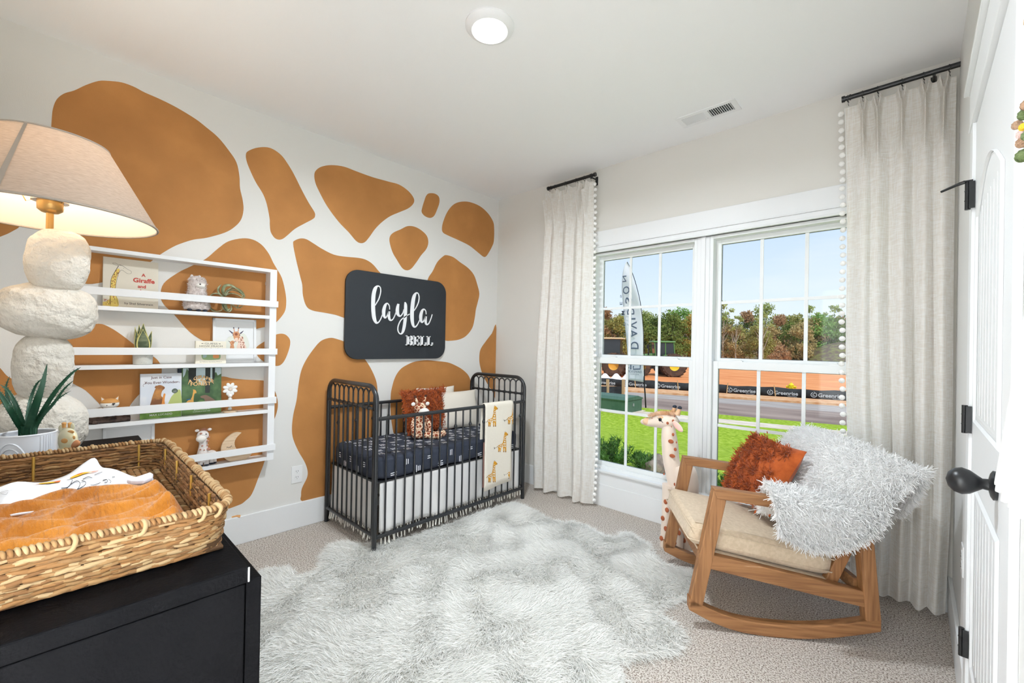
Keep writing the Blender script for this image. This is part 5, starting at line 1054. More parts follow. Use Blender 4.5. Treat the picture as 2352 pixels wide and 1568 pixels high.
for i, x in enumerate(np.arange(mx0 + 0.07, mx1 - 0.04, 0.075)):
    for j, y in enumerate(np.arange(my0 + 0.09, my1 - 0.06, 0.10)): dashes('top', x + 0.02 * (j % 2), y + 0.03 * (i % 2), (i + j) % 2 == 0, 3, 0.05, 0.0145)
o_ = link('sheet_print', g, M_dash, t, off=off)
# crib skirt with tassel fringe
M_skirt = mat('white_skirt_cotton', (240, 238, 236), r=0.9, trans=0.15); M_tas = mat('cream_tassel', (248, 244, 234), r=1)
t = thing('crib_skirt', 'white cotton crib skirt with cream tassel fringe hanging below the mattress', 'bed skirt', ((CX0 + CX1) / 2, (CY0 + CY1) / 2, 0)); off = np.array(((CX0 + CX1) / 2, (CY0 + CY1) / 2, 0))
def panel(p0, p1, nrm, wav, name):
    p0, p1, nrm = np.array(p0, float), np.array(p1, float), np.array(nrm, float); L_ = np.linalg.norm(p1 - p0); n_ = int(L_ / 0.012)
    V = []
    for i, s in enumerate(np.linspace(0, 1, n_)):
        col = []
        for z in np.linspace(0.418, 0.103, 12):
            k = (0.418 - z) / 0.315; am = 0.010 * k; col.append(p0 + (p1 - p0) * s + nrm * (am * 1.3 * (math.sin(s * L_ * 30 + wav + 1.5 * math.sin(s * 7)) * 0.6 + 0.9 * math.sin(s * L_ * 13 + 2 * math.sin(s * 5))) - 0.012 * (1 - k) * 0) + Z_ * z)
        V.append(col)
    g = G(); g.grid(np.array(V)); pn_ = link(name, g, M_skirt, t, off=off, smooth=180, solid=0.002)
    V = np.array(V); g = G(); gk = G()
    for i in range(1, n_, 2):
        b = V[i, -1]; lean = random.uniform(-.012, .012); Lt = random.uniform(0.05, 0.075); d_ = unit(p1 - p0)
        P = [b + Z_ * 0.012, b - Z_ * 0.012 + d_ * lean * .2, b - Z_ * Lt * 0.6 + d_ * lean * 0.7 + nrm * 0.004, b - Z_ * Lt + d_ * lean + nrm * random.uniform(0, .012)]
        g.tube(P, [0.003, 0.0035, 0.0045, 0.0052], 6); gk.ball(b + Z_ * 0.004 + nrm * 0.003, 0.0036, 6, 5)
        for k in range(3): g.tube([P[2], P[3] + d_ * random.uniform(-.006, .006) - Z_ * random.uniform(0, .012)], [0.0022, 0.0014], 4)
    o_ = link('tassel_fringe', g, M_tas, t, off=off, smooth=60); o_['kind'] = 'stuff'
    o_ = link('knotted_edge', gk, mat('grey_knot_thread', (140, 136, 128), r=1), t, off=off); o_['kind'] = 'stuff'
panel((CX1 - 0.024, CY0 + 0.045, 0), (CX1 - 0.024, CY1 - 0.03, 0), X_, 0, 'front_panel')
panel((CX0 + 0.03, CY0 + 0.024, 0), (CX1 - 0.045, CY0 + 0.024, 0), -Y_, 1, 'end_panel')
panel((CX0 + 0.024, CY0 + 0.045, 0), (CX0 + 0.024, CY1 - 0.03, 0), -X_, 2, 'rear_panel')

# cushions in the crib
def cushion_geo(w, h, th, n=26, puff=0.45, pinch=0.06):
    g = G(); sides = []
    for sgn in (1, -1):
        V = []
        for u in np.linspace(-1, 1, n):
            row = []
            for v in np.linspace(-1, 1, n):
                pf = ((1 - u * u) * (1 - v * v)) ** puff
                k = 1 - pinch * (1 - abs(v)) * 0 - pinch * (1 - v * v) * (abs(u) ** 3) ; k2 = 1 - pinch * (1 - u * u) * (abs(v) ** 3)
                row.append((u * w / 2 * k, v * h / 2 * k2, sgn * th / 2 * pf))
            V.append(row)
        V = np.array(V)
        if sgn < 0: V = V[::-1]
        sides.append(V); g.grid(V)
    return g, sides
def place(g, o, rt, up):
    "move geometry from the pillow plane (x=rt, y=up, z=normal) to the world"
    rt, up = unit(rt), unit(up); nn = np.cross(rt, up); B = np.stack([rt, up, nn])
    g.v = [v @ B + np.array(o, float) for v in g.v]; return g
M_cream = mat('cream_cotton', (226, 218, 206), r=0.9, bump=0.15, bs=120)
M_rust = mat('rust_orange_cotton', (162, 74, 26), r=0.95, c2=(182, 88, 34), ns=20, bump=0.3, bs=200, sheen=0.2)
def tufted(name, label, o, rt, up, w, h, th, L, n_, W_, centers=None, rad=None, cat='cushion', outer=0.0):
    t = thing(name, label, cat, o)
    g, sd = cushion_geo(w, h, th); place(g, (0, 0, 0), rt, up); link('cover', g, M_rust, t, smooth=70)
    Vt = sd[0]; idx = rng.integers(0, 26, (n_, 2)); P = Vt[idx[:, 0], idx[:, 1]] + rng.normal(size=(n_, 3)) * (w * .02, h * .02, 0)
    if centers is not None:
        C = np.array(centers)[rng.integers(0, len(centers), n_)]; P = np.zeros((n_, 3)); P[:, :2] = C * (w / 2, h / 2) + rng.normal(size=(n_, 2)) * rad
        u, v = np.clip(P[:, 0] / (w / 2), -.97, .97), np.clip(P[:, 1] / (h / 2), -.97, .97); P[:, 2] = th / 2 * ((1 - u * u) * (1 - v * v)) ** 0.45
        D = np.stack([P[:, 0] - C[:, 0] * w / 2, P[:, 1] - C[:, 1] * h / 2, np.full(n_, 0.022)], 1); D = D / (np.linalg.norm(D, axis=1)[:, None] + 1e-6) + rng.normal(size=(n_, 3)) * .3
        D[:, 2] = np.abs(D[:, 2]) + 0.25
    else:
        D = rng.normal(size=(n_, 3)) * (1, 1, 0.3) + (0, 0, 0.7)
    g = G(); g.blades(P, D, rng.uniform(.7, 1.2, n_) * L, W_, seg=2, curl=0.5, tip=0.6); place(g, (0, 0, 0), rt, up); o_ = link('yarn_tufts', g, M_rust, t); o_['kind'] = 'stuff'
    return t
pb = np.array((0.20, -1.01, 0.53))
tl, tr_ = onp(925, 905, 'x', 0.20), onp(1032, 898, 'x', 0.20); bl = onp(927, 1003, 'x', 0.27)
up_ = unit((-0.30, 0, 1)); cc = np.array((0.215, (tl[1] + tr_[1]) / 2 + 0.02, 0.560)) + up_ * 0.178
tufted('rust_cushion', 'shaggy rust orange square cushion in the crib behind the plush giraffe', cc, Y_ * 1.0 + Z_ * 0.02, up_, 0.43, 0.355, 0.12, 0.020, 4200, 0.0075)
g, _ = cushion_geo(0.42, 0.33, 0.12); place(g, (0, 0, 0), unit((0.12, 1, 0.0)), unit((-0.30, 0.1, 1)))
t = thing('cream_cushion', 'plain cream square cushion in the crib right of the rust cushion', 'cushion', (0.20, -0.655, 0.562 + 0.155)); link('cover', g, M_cream, t, smooth=70)
g, _ = cushion_geo(0.40, 0.36, 0.09); place(g, (0, 0, 0), unit((0, 1, 0.0)), unit((-0.12, 0.0, 1)))
t = thing('cream_cushion', 'cream cushion mostly hidden behind the rust and plain cream cushions', 'cushion', (0.105, -0.80, 0.562 + 0.170)); link('cover', g, M_cream, t, smooth=70)

# plush giraffe seated in the crib
mgir = bpy.data.materials.new('giraffe_patch_plush'); mgir.use_nodes = True
n, l = mgir.node_tree.nodes, mgir.node_tree.links; b = n['Principled BSDF']; b.inputs['Roughness'].default_value = 0.95
tcn = n.new('ShaderNodeTexCoord'); vo = n.new('ShaderNodeTexVoronoi'); vo.feature = 'DISTANCE_TO_EDGE'; vo.inputs['Scale'].default_value = 34; k = n.new('ShaderNodeValToRGB')
l.new(tcn.outputs['Object'], vo.inputs[0]); l.new(vo.outputs[0], k.inputs[0]); l.new(k.outputs[0], b.inputs['Base Color'])
k.color_ramp.elements[0].position = 0.07; k.color_ramp.elements[0].color = lin((236, 212, 182)); k.color_ramp.elements[1].position = 0.11; k.color_ramp.elements[1].color = lin((140, 66, 38))
M_gp = mgir
gb = np.array((0.37, -1.145, 0.563))
t = thing('plush_giraffe', 'seated brown-patched plush giraffe leaning on the rust cushion in the crib', 'plush toy', gb); t.scale = (0.82, 0.84, 0.82)
g = G(); g.lathe(cr([(0, 0.0), (0.06, 0.01), (0.075, 0.05), (0.066, 0.11), (0.050, 0.17), (0.036, 0.215), (0, 0.235)], 5), 24, (-0.02, 0.0, 0), sx=0.85); link('body', g, M_gp, t, smooth=180)
g = G(); g.ball((-0.01, -0.003, 0.275), (0.052, 0.058, 0.055), 24, 16); link('head', g, M_gp, t, smooth=180)
g = G(); g.ball((0.038, 0.004, 0.250), (0.042, 0.050, 0.036), 22, 14); link('muzzle', g, M_face, t, smooth=180)
for s in (-1, 1):
    g = G(); g.tube([(-0.01, s * 0.030, 0.315), (-0.013, s * 0.044, 0.352), (-0.015, s * 0.052, 0.375)], [0.012, 0.011, 0.010], 12); hn = link('horn', g, M_gp, t, smooth=60)
    g = G(); g.ball((-0.016, s * 0.055, 0.385), (0.013, 0.014, 0.015), 14, 9); link('horn_tip', g, mat('dark_brown_plush', (84, 48, 36), r=1), hn, smooth=180)
    g = G(); g.ball((-0.012, s * 0.076, 0.315 + (0.006 if s < 0 else -.002)), (0.008, 0.022, 0.018), 14, 9); link('ear', g, M_face, t, smooth=180)
    g = G(); g.ball((0.033, s * 0.030, 0.288), 0.0065, 10, 7); link('eye', g, M_eye, t, smooth=180)
    g = G(); g.tube(cr([(-0.02, s * 0.052, 0.185), (0.0, s * 0.082, 0.13), (0.028, s * 0.086, 0.075), (0.045, s * 0.078, 0.035)], 4), np.linspace(0.024, 0.022, 13), 12); link('arm', g, M_gp, t, smooth=60)
for pts in ([(0.02, 0.03, 0.032), (0.08, 0.07, 0.028), (0.13, 0.105, 0.030)], [(0.02, 0.06, 0.032), (0.05, 0.13, 0.028), (0.085, 0.19, 0.034)]):
    g = G(); g.tube(cr(pts, 5), np.linspace(0.030, 0.026, 11), 14); e_ = pts[-1]; g.ball(e_, (0.030, 0.026, 0.032), 14, 9); link('leg', g, M_gp, t, smooth=60)
g = G(); n_ = 160; P = np.array((-0.03, -0.003, 0.325)) + rng.normal(size=(n_, 3)) * (0.012, 0.012, 0.004); g.blades(P, rng.normal(size=(n_, 3)) * .4 + (0, 0, 1), 0.018, 0.003, seg=1, curl=.5); link('mane', g, mat('rust_fluff', (150, 74, 40), r=1), t)

# knitted giraffe blanket over the front rail
M_knit = mat('cream_knit', (234, 226, 212), r=0.95, bump=0.35, bs=260); M_brownk = mat('mauve_brown_knit', (132, 98, 90), r=0.95)
YB0, YB1 = -0.812, -0.508; ztop = 0.828
t = thing('giraffe_blanket', 'folded cream knitted blanket with mustard giraffes draped over the crib front rail', 'blanket', (0.716, (YB0 + YB1) / 2, 0.2)); off = (0.716, (YB0 + YB1) / 2, 0.2)
prof = [(0.668, 0.30), (0.670, 0.55), (0.676, 0.76), (0.681, 0.812), (0.688, 0.828), (0.70, 0.8335), (0.712, 0.828), (0.7185, 0.812), (0.722, 0.76), (0.726, 0.60), (0.728, 0.40), (0.730, 0.30), (0.732, 0.19)]
def bl_pt(u, z, e=0.0):
    "front face: u 0..1 across, z height"
    P = np.array(prof[6:]); x = np.interp(-z, -P[:, 1], P[:, 0]); k = max(0, (0.82 - z)) / 0.62
    y = YB0 + (YB1 - YB0) * (0.0 + u) - 0.012 * k * u - 0.015 * k + 0.0 + (0.006 * math.sin(9 * z) * u)
    return np.array((x + 0.005 * math.sin(u * 7 + z * 5) * k + 0.003 + e, y, z - 0.012 * (1 - u) * k + 0.01 * u * k))
V = []
for u in np.linspace(0, 1, 16):
    col = []
    for x, z in prof[:6]: k = max(0, 0.82 - z) / .62; col.append((x - 0.002, YB0 + (YB1 - YB0) * u, z))
    for z in list(np.linspace(0.828, 0.80, 4)) + list(np.linspace(0.76, 0.19, 14)): col.append(bl_pt(u, z))
    V.append(col)
g = G(); g.grid(np.array(V)); link('knit', g, M_knit, t, off=off, smooth=180, solid=0.005)
g = G(); g.grid(np.array([[bl_pt(-0.035, z, -0.006), bl_pt(0.02, z, -0.006)] for z in np.linspace(0.55, 0.22, 8)])); link('folded_back_layer', g, M_brownk, t, off=off, solid=0.003)
M_must = mat('mustard_knit', (206, 146, 40), r=0.95); M_dkk = mat('dark_knit', (72, 56, 52), r=0.95)
# giraffe motif in crop pixels relative to its own box (w 130, h 290), y down
body = [(0.02, 0.74), (0.12, 0.66), (0.40, 0.60), (0.50, 0.52), (0.56, 0.38), (0.60, 0.22), (0.66, 0.10), (0.68, 0.03), (0.72, 0.08), (0.78, 0.05), (0.84, 0.08), (0.97, 0.14), (0.98, 0.20), (0.88, 0.22), (0.80, 0.24), (0.79, 0.40), (0.80, 0.60), (0.80, 0.80), (0.79, 0.97), (0.70, 0.97), (0.68, 0.82), (0.62, 0.80), (0.62, 0.97), (0.53, 0.97), (0.53, 0.80), (0.34, 0.78), (0.28, 0.97), (0.20, 0.97), (0.20, 0.82), (0.15, 0.97), (0.07, 0.97), (0.09, 0.82)]
cells = [(0.12, 0.73, .055, .035), (0.26, 0.76, .06, .035), (0.27, 0.675, .06, .03), (0.42, 0.66, .06, .03), (0.44, 0.74, .08, .035), (0.56, 0.60, .05, .035), (0.68, 0.60, .06, .045), (0.70, 0.71, .05, .04), (0.58, 0.70, .05, .03), (0.66, 0.49, .06, .04), (0.62, 0.38, .035, .035), (0.73, 0.40, .035, .03), (0.70, 0.30, .05, .03), (0.67, 0.21, .03, .025)]
def motif(px, py, sc_, ulo=0.0, uhi=1.0):
    g = G(); wpx, hpx = 24.6 * sc_, 51 * sc_
    def mp2(a, b, e=0.004):
        X, Yp = px + a * wpx, py + b * hpx; p_ = onp(X, Yp, 'x', 0.727); u = (p_[1] - YB0) / (YB1 - YB0); u = min(max(u, ulo), uhi); z = p_[2]
        x_ = bl_pt(min(max(u, 0), 1), z)[0] + e; return (x_, YB0 + (YB1 - YB0) * u, z)
    P = cr(body, 2, True); V_ = [mp2(a, b) for a, b in P]; g.add(V_, [tuple(range(len(V_)))], 0)
    for a, b, ra, rb in cells:
        V_ = [mp2(a + ra * math.cos(q), b + rb * math.sin(q), 0.005) for q in np.linspace(0, 6.283, 9)[:-1]]
        if max(v[1] for v in V_) - min(v[1] for v in V_) > 0.004: g.add(V_, [tuple(range(8))], 1)
    for a, b, ra, rb in ((0.11, 0.955, .035, .02), (0.24, 0.955, .035, .02), (0.575, 0.955, .04, .02), (0.745, 0.955, .04, .02), (0.95, 0.17, .035, .02), (0.73, 0.03, .02, .012)):
        V_ = [mp2(a + ra * math.cos(q), b + rb * math.sin(q), 0.0055) for q in np.linspace(0, 6.283, 9)[:-1]]; g.add(V_, [tuple(range(8))], 2)
    for st in ([(0.03, 0.72), (-0.12, 0.78), (-0.24, 0.80)], [(-0.24, 0.80), (-0.30, 0.76)], [(-0.24, 0.80), (-0.31, 0.80)], [(-0.24, 0.80), (-0.28, 0.85)]):
        if mp2(*st[0])[1] <= YB0 + 0.002: continue
        g.tube([mp2(a, b) for a, b in st], 0.0012, 4, m=2)
    g.v = [np.array(v) for v in g.v]; link('giraffe_motif', g, [M_must, M_knit, M_dkk], t, off=off)
cx_ = lambda x: 900 + x / 5.6
cy_ = lambda y: 860 + y / 5.6
motif(cx_(1226), cy_(388), 1.0); motif(cx_(1352), cy_(720), 0.98); motif(cx_(1212), cy_(1095), 1.02); motif(cx_(1478), cy_(372), 0.95, 0, 0.985); motif(cx_(1470), cy_(1070), 0.95, 0, 0.86)
# ---------------------------------------------------------------- curtains
mcu = bpy.data.materials.new('slub_linen_curtain'); mcu.use_nodes = True
n, l = mcu.node_tree.nodes, mcu.node_tree.links; b = n['Principled BSDF']; b.inputs['Roughness'].default_value = 0.95; b.inputs['Specular IOR Level'].default_value = 0.1
tcn = n.new('ShaderNodeTexCoord')
def slub(scale):
    mpn = n.new('ShaderNodeMapping'); mpn.inputs['Scale'].default_value = scale; l.new(tcn.outputs['Object'], mpn.inputs[0])
    q = n.new('ShaderNodeTexNoise'); q.inputs['Scale'].default_value = 1; q.inputs['Detail'].default_value = 3; l.new(mpn.outputs[0], q.inputs[0]); return q
q1, q2 = slub((26, 26, 300)), slub((420, 160, 14)); ad = n.new('ShaderNodeMath'); ad.operation = 'ADD'; l.new(q1.outputs[0], ad.inputs[0]); l.new(q2.outputs[0], ad.inputs[1])
k = n.new('ShaderNodeValToRGB'); k.color_ramp.elements[0].position = 0.42; k.color_ramp.elements[0].color = lin((241, 235, 227)); k.color_ramp.elements[1].position = 0.58; k.color_ramp.elements[1].color = lin((254, 252, 249))
hf = n.new('ShaderNodeMath'); hf.operation = 'MULTIPLY'; hf.inputs[1].default_value = 0.5; l.new(ad.outputs[0], hf.inputs[0]); l.new(hf.outputs[0], k.inputs[0]); l.new(k.outputs[0], b.inputs['Base Color'])
u = n.new('ShaderNodeBump'); u.inputs['Strength'].default_value = 0.35; u.inputs['Distance'].default_value = 0.004; l.new(hf.outputs[0], u.inputs['Height']); l.new(u.outputs[0], b.inputs['Normal'])
tb = n.new('ShaderNodeBsdfTranslucent'); l.new(k.outputs[0], tb.inputs[0]); ms = n.new('ShaderNodeMixShader'); ms.inputs[0].default_value = 0.28
l.new(b.outputs[0], ms.inputs[1]); l.new(tb.outputs[0], ms.inputs[2]); l.new(ms.outputs[0], n['Material Output'].inputs[0])
M_cur = mcu; M_pom = mat('white_pompom_yarn', (252, 251, 248), r=1, bump=0.3, bs=300, sheen=0.3)
def curtain(label, xt, xb, pleats, pomx, side, zt=2.625, zb=0.03, rod=(0, 1), nfold=4, ph=0.0, rings=(), YC=-0.09):
    xc = (xt[0] + xt[1]) / 2; t = thing('curtain', label, 'curtain', (xc, YC, zb), 0, 'linen curtains with pompom edging'); off = (xc, YC, zb)
    nu, nv = 240, 70; V = []
    pl_ = np.array(pleats); us = np.linspace(0, 1, nu)
    for v in np.concatenate([np.linspace(0, 0.12, 26), np.linspace(0.13, 1, nv - 26)]):
        z = zt + (zb - zt) * v; row = []
        for u_ in us:
            x0 = xt[0] + (xt[1] - xt[0]) * u_; x1 = xb[0] + (xb[1] - xb[0]) * u_
            kx = min(1, v * 1.15) ** 0.8; x = x0 + (x1 - x0) * kx
            d = pl_ - x0; i = int(np.argmin(np.abs(d))); dd = x0 - pl_[i]
            top = math.exp(-(v / 0.055) ** 2 * 0.5) if v < 0.3 else 0
            # pinch: two lobes at the very top which meet about 8 cm down, then open into a rounded fold
            sp_ = 0.014 * max(0, 1 - v / 0.035)
            lobe = (math.exp(-((dd - sp_) / 0.0065) ** 2) + math.exp(-((dd + sp_) / 0.0065) ** 2)) * (0.048 if v < 0.2 else 0)
            wdt = 0.012 + 0.030 * min(1, max(0, (v - 0.035) / 0.12)); fold = math.exp(-(dd / wdt) ** 2)
            amp = 0.078 * (0.40 + 0.60 * min(1, v * 2.2)); tt_ = min(1, max(0, (v - 0.03) / 0.10))
            dr = 0.010 * math.sin(6.5 * v + 3 * u_ + ph) * v
            w2 = 0.010 * v * math.sin(u_ * 37 + ph + 2.0 * v)
            y = YC + 0.028 - lobe * (1 - tt_) - fold * amp * max(tt_, 0.25) + dr * 0.6 + w2
            hem = 0.008 * math.sin(u_ * 23 + ph) * (v > 0.97)
            row.append((x + dr + 0.004 * math.sin(9 * v + i * 1.7) * v, y, z + (0.010 * lobe / 0.048 if v < 0.002 else 0) + hem))
        V.append(row)
    V = np.array(V); V[:, :, 1] = np.minimum(V[:, :, 1], -0.032)
    g = G(); g.grid(V); link('linen_panel', g, M_cur, t, off=off, smooth=180)
    g = G(); r_ = V[-5:-3].copy()
    hz = np.argmin(np.abs(V[:, 0, 2] - (zb + 0.11))); st = V[hz] - Y_ * 0.0015; g.tube(st[::3], 0.0012, 5); link('hem_stitching', g, M_cur, t, off=off)
    e_ = V[:, -1 if side > 0 else 0]
    zz = np.arange(zt - 0.03, zb + 0.02, -0.0462)
    for kq, z in enumerate(zz):
        x = np.interp(-z, -e_[:, 2], e_[:, 0]); y = np.interp(-z, -e_[:, 2], e_[:, 1]); g = G()
        jx = random.uniform(-.002, .003); c_ = (x + side * (0.019 + jx), y - 0.010 + random.uniform(-.003, .003), z)
        g.ball(c_, (0.0145, 0.0145, 0.0145), 14, 10); link('pompom', g, M_pom, t, off=off, smooth=180)
    g = G(); g.tube([(x + side * 0.002, y, z) for x, y, z in e_[::3]], 0.002, 5); link('pompom_braid', g, M_pom, t, off=off)
    # rod, its own thing
    tr = thing('curtain_rod', ('short' if side > 0 else 'longer') + ' matte black curtain rod with rings above the ' + ('left' if side > 0 else 'right') + ' curtain', 'curtain rod', (xc, YC, 2.665), 0, 'black curtain rods'); ro = (xc, YC, 2.665)
    g = G(); g.cyl((rod[0], YC, 2.665), (rod[1], YC, 2.665), 0.0125, 16); link('rod_tube', g, M_black, tr, off=ro, smooth=40)
    for xe, s in ((rod[0], -1), (rod[1], 1)):
        if xe > 3.2: continue
        g = G(); g.cyl((xe - 0.004 * s, YC, 2.665), (xe + 0.010 * s, YC, 2.665), 0.0165, 16); g.cyl((xe - 0.030 * s, YC, 2.665), (xe - 0.024 * s, YC, 2.665), 0.0155, 16); link('end_cap', g, M_black, tr, off=ro, smooth=40)
    bxs = rod[1] - 0.035 if side > 0 else rod[1] - 0.09
    g = G(); g.tube([(bxs, -0.002, 2.655), (bxs, -0.05, 2.655), (bxs, YC, 2.650)], 0.006, 8); g.box((bxs - 0.011, -0.006, 2.61), (bxs + 0.011, 0, 2.68)); link('bracket', g, M_black, tr, off=ro, smooth=40)
    for x in rings:
        g = G(); g.tube([(x + 0.003 * math.sin(3 * a), YC + 0.0175 * math.sin(a), 2.660 + 0.0185 * math.cos(a)) for a in np.linspace(0, 6.283, 19)[:-1]], 0.0016, 6, closed=True, up=(1, 0, 0)); g.tube([(x, YC + .002, 2.642), (x, YC + 0.004, 2.632), (x + .003, YC + 0.004, 2.622)], 0.0011, 5); link('curtain_ring', g, M_black, tr, off=ro, smooth=180)
curtain('narrow cream linen curtain with white pompoms left of the window', (0.70, 1.158), (0.628, 1.208), (0.712, 0.80, 0.925, 1.035, 1.10), 1.16, 1, rod=(0.715, 1.186), rings=(0.725, 0.79, 0.90, 1.01, 1.09, 1.15), zb=0.022)
curtain('wide cream linen curtain with white pompoms right of the window behind the rocking chair', (2.785, 3.215), (2.83, 3.212), (2.862, 2.922, 3.018, 3.105, 3.17), 2.78, -1, rod=(2.782, 3.226), ph=1.3, rings=(2.80, 2.862, 2.925, 3.02, 3.10, 3.19), zb=0.03)

# ---------------------------------------------------------------- white fur rug
M_furb = mat('fur_backing', (222, 220, 214), r=1); M_fur = mat('white_faux_fur', (250, 249, 246), r=0.8, spec=0.15, trans=0.2)
t = thing('fur_rug', 'large irregular white faux fur rug on the carpet in front of the crib', 'rug', (1.3, -1.4, 0)); off = np.array((1.3, -1.4, 0))
P = np.array(RUG); P2 = cr(P, 3, True)
g = G(); g.prism([(x, y, 0.001) for x, y in P2], (0, 0, 0.010)); link('pelt_backing', g, M_furb, t, off=off)
def inside(pts, poly_):
    x, y = pts[:, 0], pts[:, 1]; c = np.zeros(len(pts), bool); j = len(poly_) - 1
    for i in range(len(poly_)):
        xi, yi = poly_[i]; xj, yj = poly_[j]
        with np.errstate(divide='ignore', invalid='ignore'): c ^= ((yi > y) != (yj > y)) & (x < (xj - xi) * (y - yi) / (yj - yi) + xi)
        j = i
    return c
N_ = 270000
Q = np.stack([rng.uniform(P2[:, 0].min(), P2[:, 0].max(), N_), rng.uniform(P2[:, 1].min(), P2[:, 1].max(), N_)], 1); Q = Q[inside(Q, P2)]
def field(q, seed, f):
    r_ = np.random.default_rng(seed); o = np.zeros(len(q))
    for k in range(7):
        a = r_.uniform(0, 6.283); w_ = f * r_.uniform(0.5, 1.6); o += np.sin(q[:, 0] * math.cos(a) * w_ + q[:, 1] * math.sin(a) * w_ + r_.uniform(0, 6.283))
    return o / 7 ** 0.5
ang = 1.2 * field(Q, 1, 5) + 0.9 * field(Q, 2, 17); ang += -0.9
clump = field(Q, 3, 42); hgt = 1 + 0.20 * field(Q, 4, 24)
ct = P2.mean(0); lay = 0.95 + 0.18 * clump
D = np.stack([np.cos(ang) * lay, np.sin(ang) * lay, 0.56 + 0.10 * field(Q, 5, 30)], 1) + rng.normal(size=(len(Q), 3)) * 0.20
D[:, 2] = np.maximum(D[:, 2], 0.18)
g = G(); g.blades(np.c_[Q, np.full(len(Q), 0.010)], D, 0.052 * hgt * rng.uniform(0.7, 1.15, len(Q)), 0.0040, seg=2, curl=0.25, tip=0.15, droop=(0, 0, -0.5))
E_ = P2[rng.integers(0, len(P2), 9000)]; E_ = E_ + rng.normal(size=E_.shape) * 0.012; out = E_ - ct; out /= np.linalg.norm(out, axis=1)[:, None]
g.blades(np.c_[E_, np.full(len(E_), 0.008)], np.c_[out + rng.normal(size=out.shape) * 0.7, np.full(len(E_), 0.35)], rng.uniform(0.03, 0.05, len(E_)), 0.003, seg=2, curl=0.3, tip=0.1, droop=(0, 0, -0.5))
g.v = [np.column_stack([v[:, 0], v[:, 1], np.maximum(v[:, 2], 0.002)]) for v in g.v]
o = link('fur_pile', g, M_fur, t, off=off); o['kind'] = 'stuff'
# ---------------------------------------------------------------- rocking chair  (s along the side frame from front to back, w across from near side to far side)
U_ = unit((0.824, 0.566, 0)); V_ = unit((-0.566, 0.824, 0)); C0 = np.array((2.355, -1.033, 0.0))
mw = bpy.data.materials.new('weathered_brown_wood'); mw.use_nodes = True
n, l = mw.node_tree.nodes, mw.node_tree.links; b = n['Principled BSDF']; b.inputs['Roughness'].default_value = 0.6
def wood(mw, ang, c1, c2, c3):
    n, l = mw.node_tree.nodes, mw.node_tree.links; b = n['Principled BSDF']
    tcn = n.new('ShaderNodeTexCoord'); mpn = n.new('ShaderNodeMapping'); mpn.inputs['Rotation'].default_value = ang; l.new(tcn.outputs['Object'], mpn.inputs[0])
    m2 = n.new('ShaderNodeMapping'); m2.inputs['Scale'].default_value = (3, 60, 60); l.new(mpn.outputs[0], m2.inputs[0])
    q = n.new('ShaderNodeTexNoise'); q.inputs['Scale'].default_value = 1.6; q.inputs['Detail'].default_value = 6; l.new(m2.outputs[0], q.inputs[0])
    k = n.new('ShaderNodeValToRGB'); l.new(q.outputs[0], k.inputs[0]); e = k.color_ramp.elements
    e[0].position = 0.32; e[0].color = lin(c1); e[1].position = 0.60; e[1].color = lin(c2); x = e.new(0.70); x.color = lin(c2); y = e.new(0.76); y.color = lin(c3)
    l.new(k.outputs[0], b.inputs['Base Color'])
    u = n.new('ShaderNodeBump'); u.inputs['Strength'].default_value = 0.3; u.inputs['Distance'].default_value = 0.003; l.new(q.outputs[0], u.inputs['Height']); l.new(u.outputs[0], b.inputs['Normal'])
WA = math.atan2(U_[1], U_[0])
wood(mw, (0, 0, -WA), (126, 84, 48), (160, 112, 70), (206, 176, 144))
mwv = bpy.data.materials.new('weathered_brown_wood_upright'); mwv.use_nodes = True; mwv.node_tree.nodes['Principled BSDF'].inputs['Roughness'].default_value = 0.6
wood(mwv, (0, R(90), 0), (126, 84, 48), (160, 112, 70), (206, 176, 144))
M_lin = mat('beige_upholstery', (214, 194, 168), r=0.95, c2=(204, 183, 156), ns=60, bump=0.25, bs=400, sheen=0.2)
S3 = lambda s, w, z: C0 + U_ * s + V_ * w + Z_ * z
t = thing('rocking_chair', 'weathered brown wooden rocking chair with beige cushions by the window', 'rocking chair', S3(0.38, 0.31, 0)); off = S3(0.38, 0.31, 0)
def plank(name, prof, w0, w1, m=mw, bev=0.004, par=t):
    P = [S3(s, w0, z) for s, z in prof]; g = G(); g.prism(P, V_ * (w1 - w0)); g.f = [f[::-1] for f in g.f]; return link(name, g, m, par, off=off, bevel=bev)
TW = 0.046
bot = cr([(-0.014, 0.082), (0.09, 0.036), (0.20, 0.008), (0.33, 0.001), (0.47, 0.008), (0.61, 0.032), (0.772, 0.075)], 5)
top_ = [(s - 0.0, z + 0.055) for s, z in bot]
for w0 in (0.0, 0.617 - TW):
    w1 = w0 + TW
    rk = [(s, z) for s, z in bot] + [(s, z) for s, z in bot[::-1] + np.array((0.0, 0.056))]
    plank('rocker', rk, w0, w1)
    plank('front_leg', [(-0.014, 0.10), (0.044, 0.10), (0.145, 0.625), (0.085, 0.642)], w0, w1, mwv)
    plank('rear_leg', [(0.712, 0.115), (0.772, 0.12), (0.728, 0.58), (0.672, 0.58)], w0, w1, mwv)
    plank('armrest', [(0.082, 0.645), (0.098, 0.598), (0.725, 0.535), (0.728, 0.583)], w0 - 0.003, w1 + 0.003)
    plank('side_rail', [(0.03, 0.350), (0.02, 0.284), (0.735, 0.166), (0.725, 0.236)], w0 + 0.004, w1 - 0.004)
for w0 in (0.05, 0.617 - 0.085): plank('back_post', [(0.555, 0.205), (0.61, 0.205), (0.85, 0.78), (0.805, 0.78)], w0, w0 + 0.035, mwv)
g = G(); g.obox(S3(0.045, 0.31, 0.325), U_ * 0.014, V_ * 0.262, Z_ * 0.032); link('front_rail', g, mw, t, off=off, bevel=0.003)
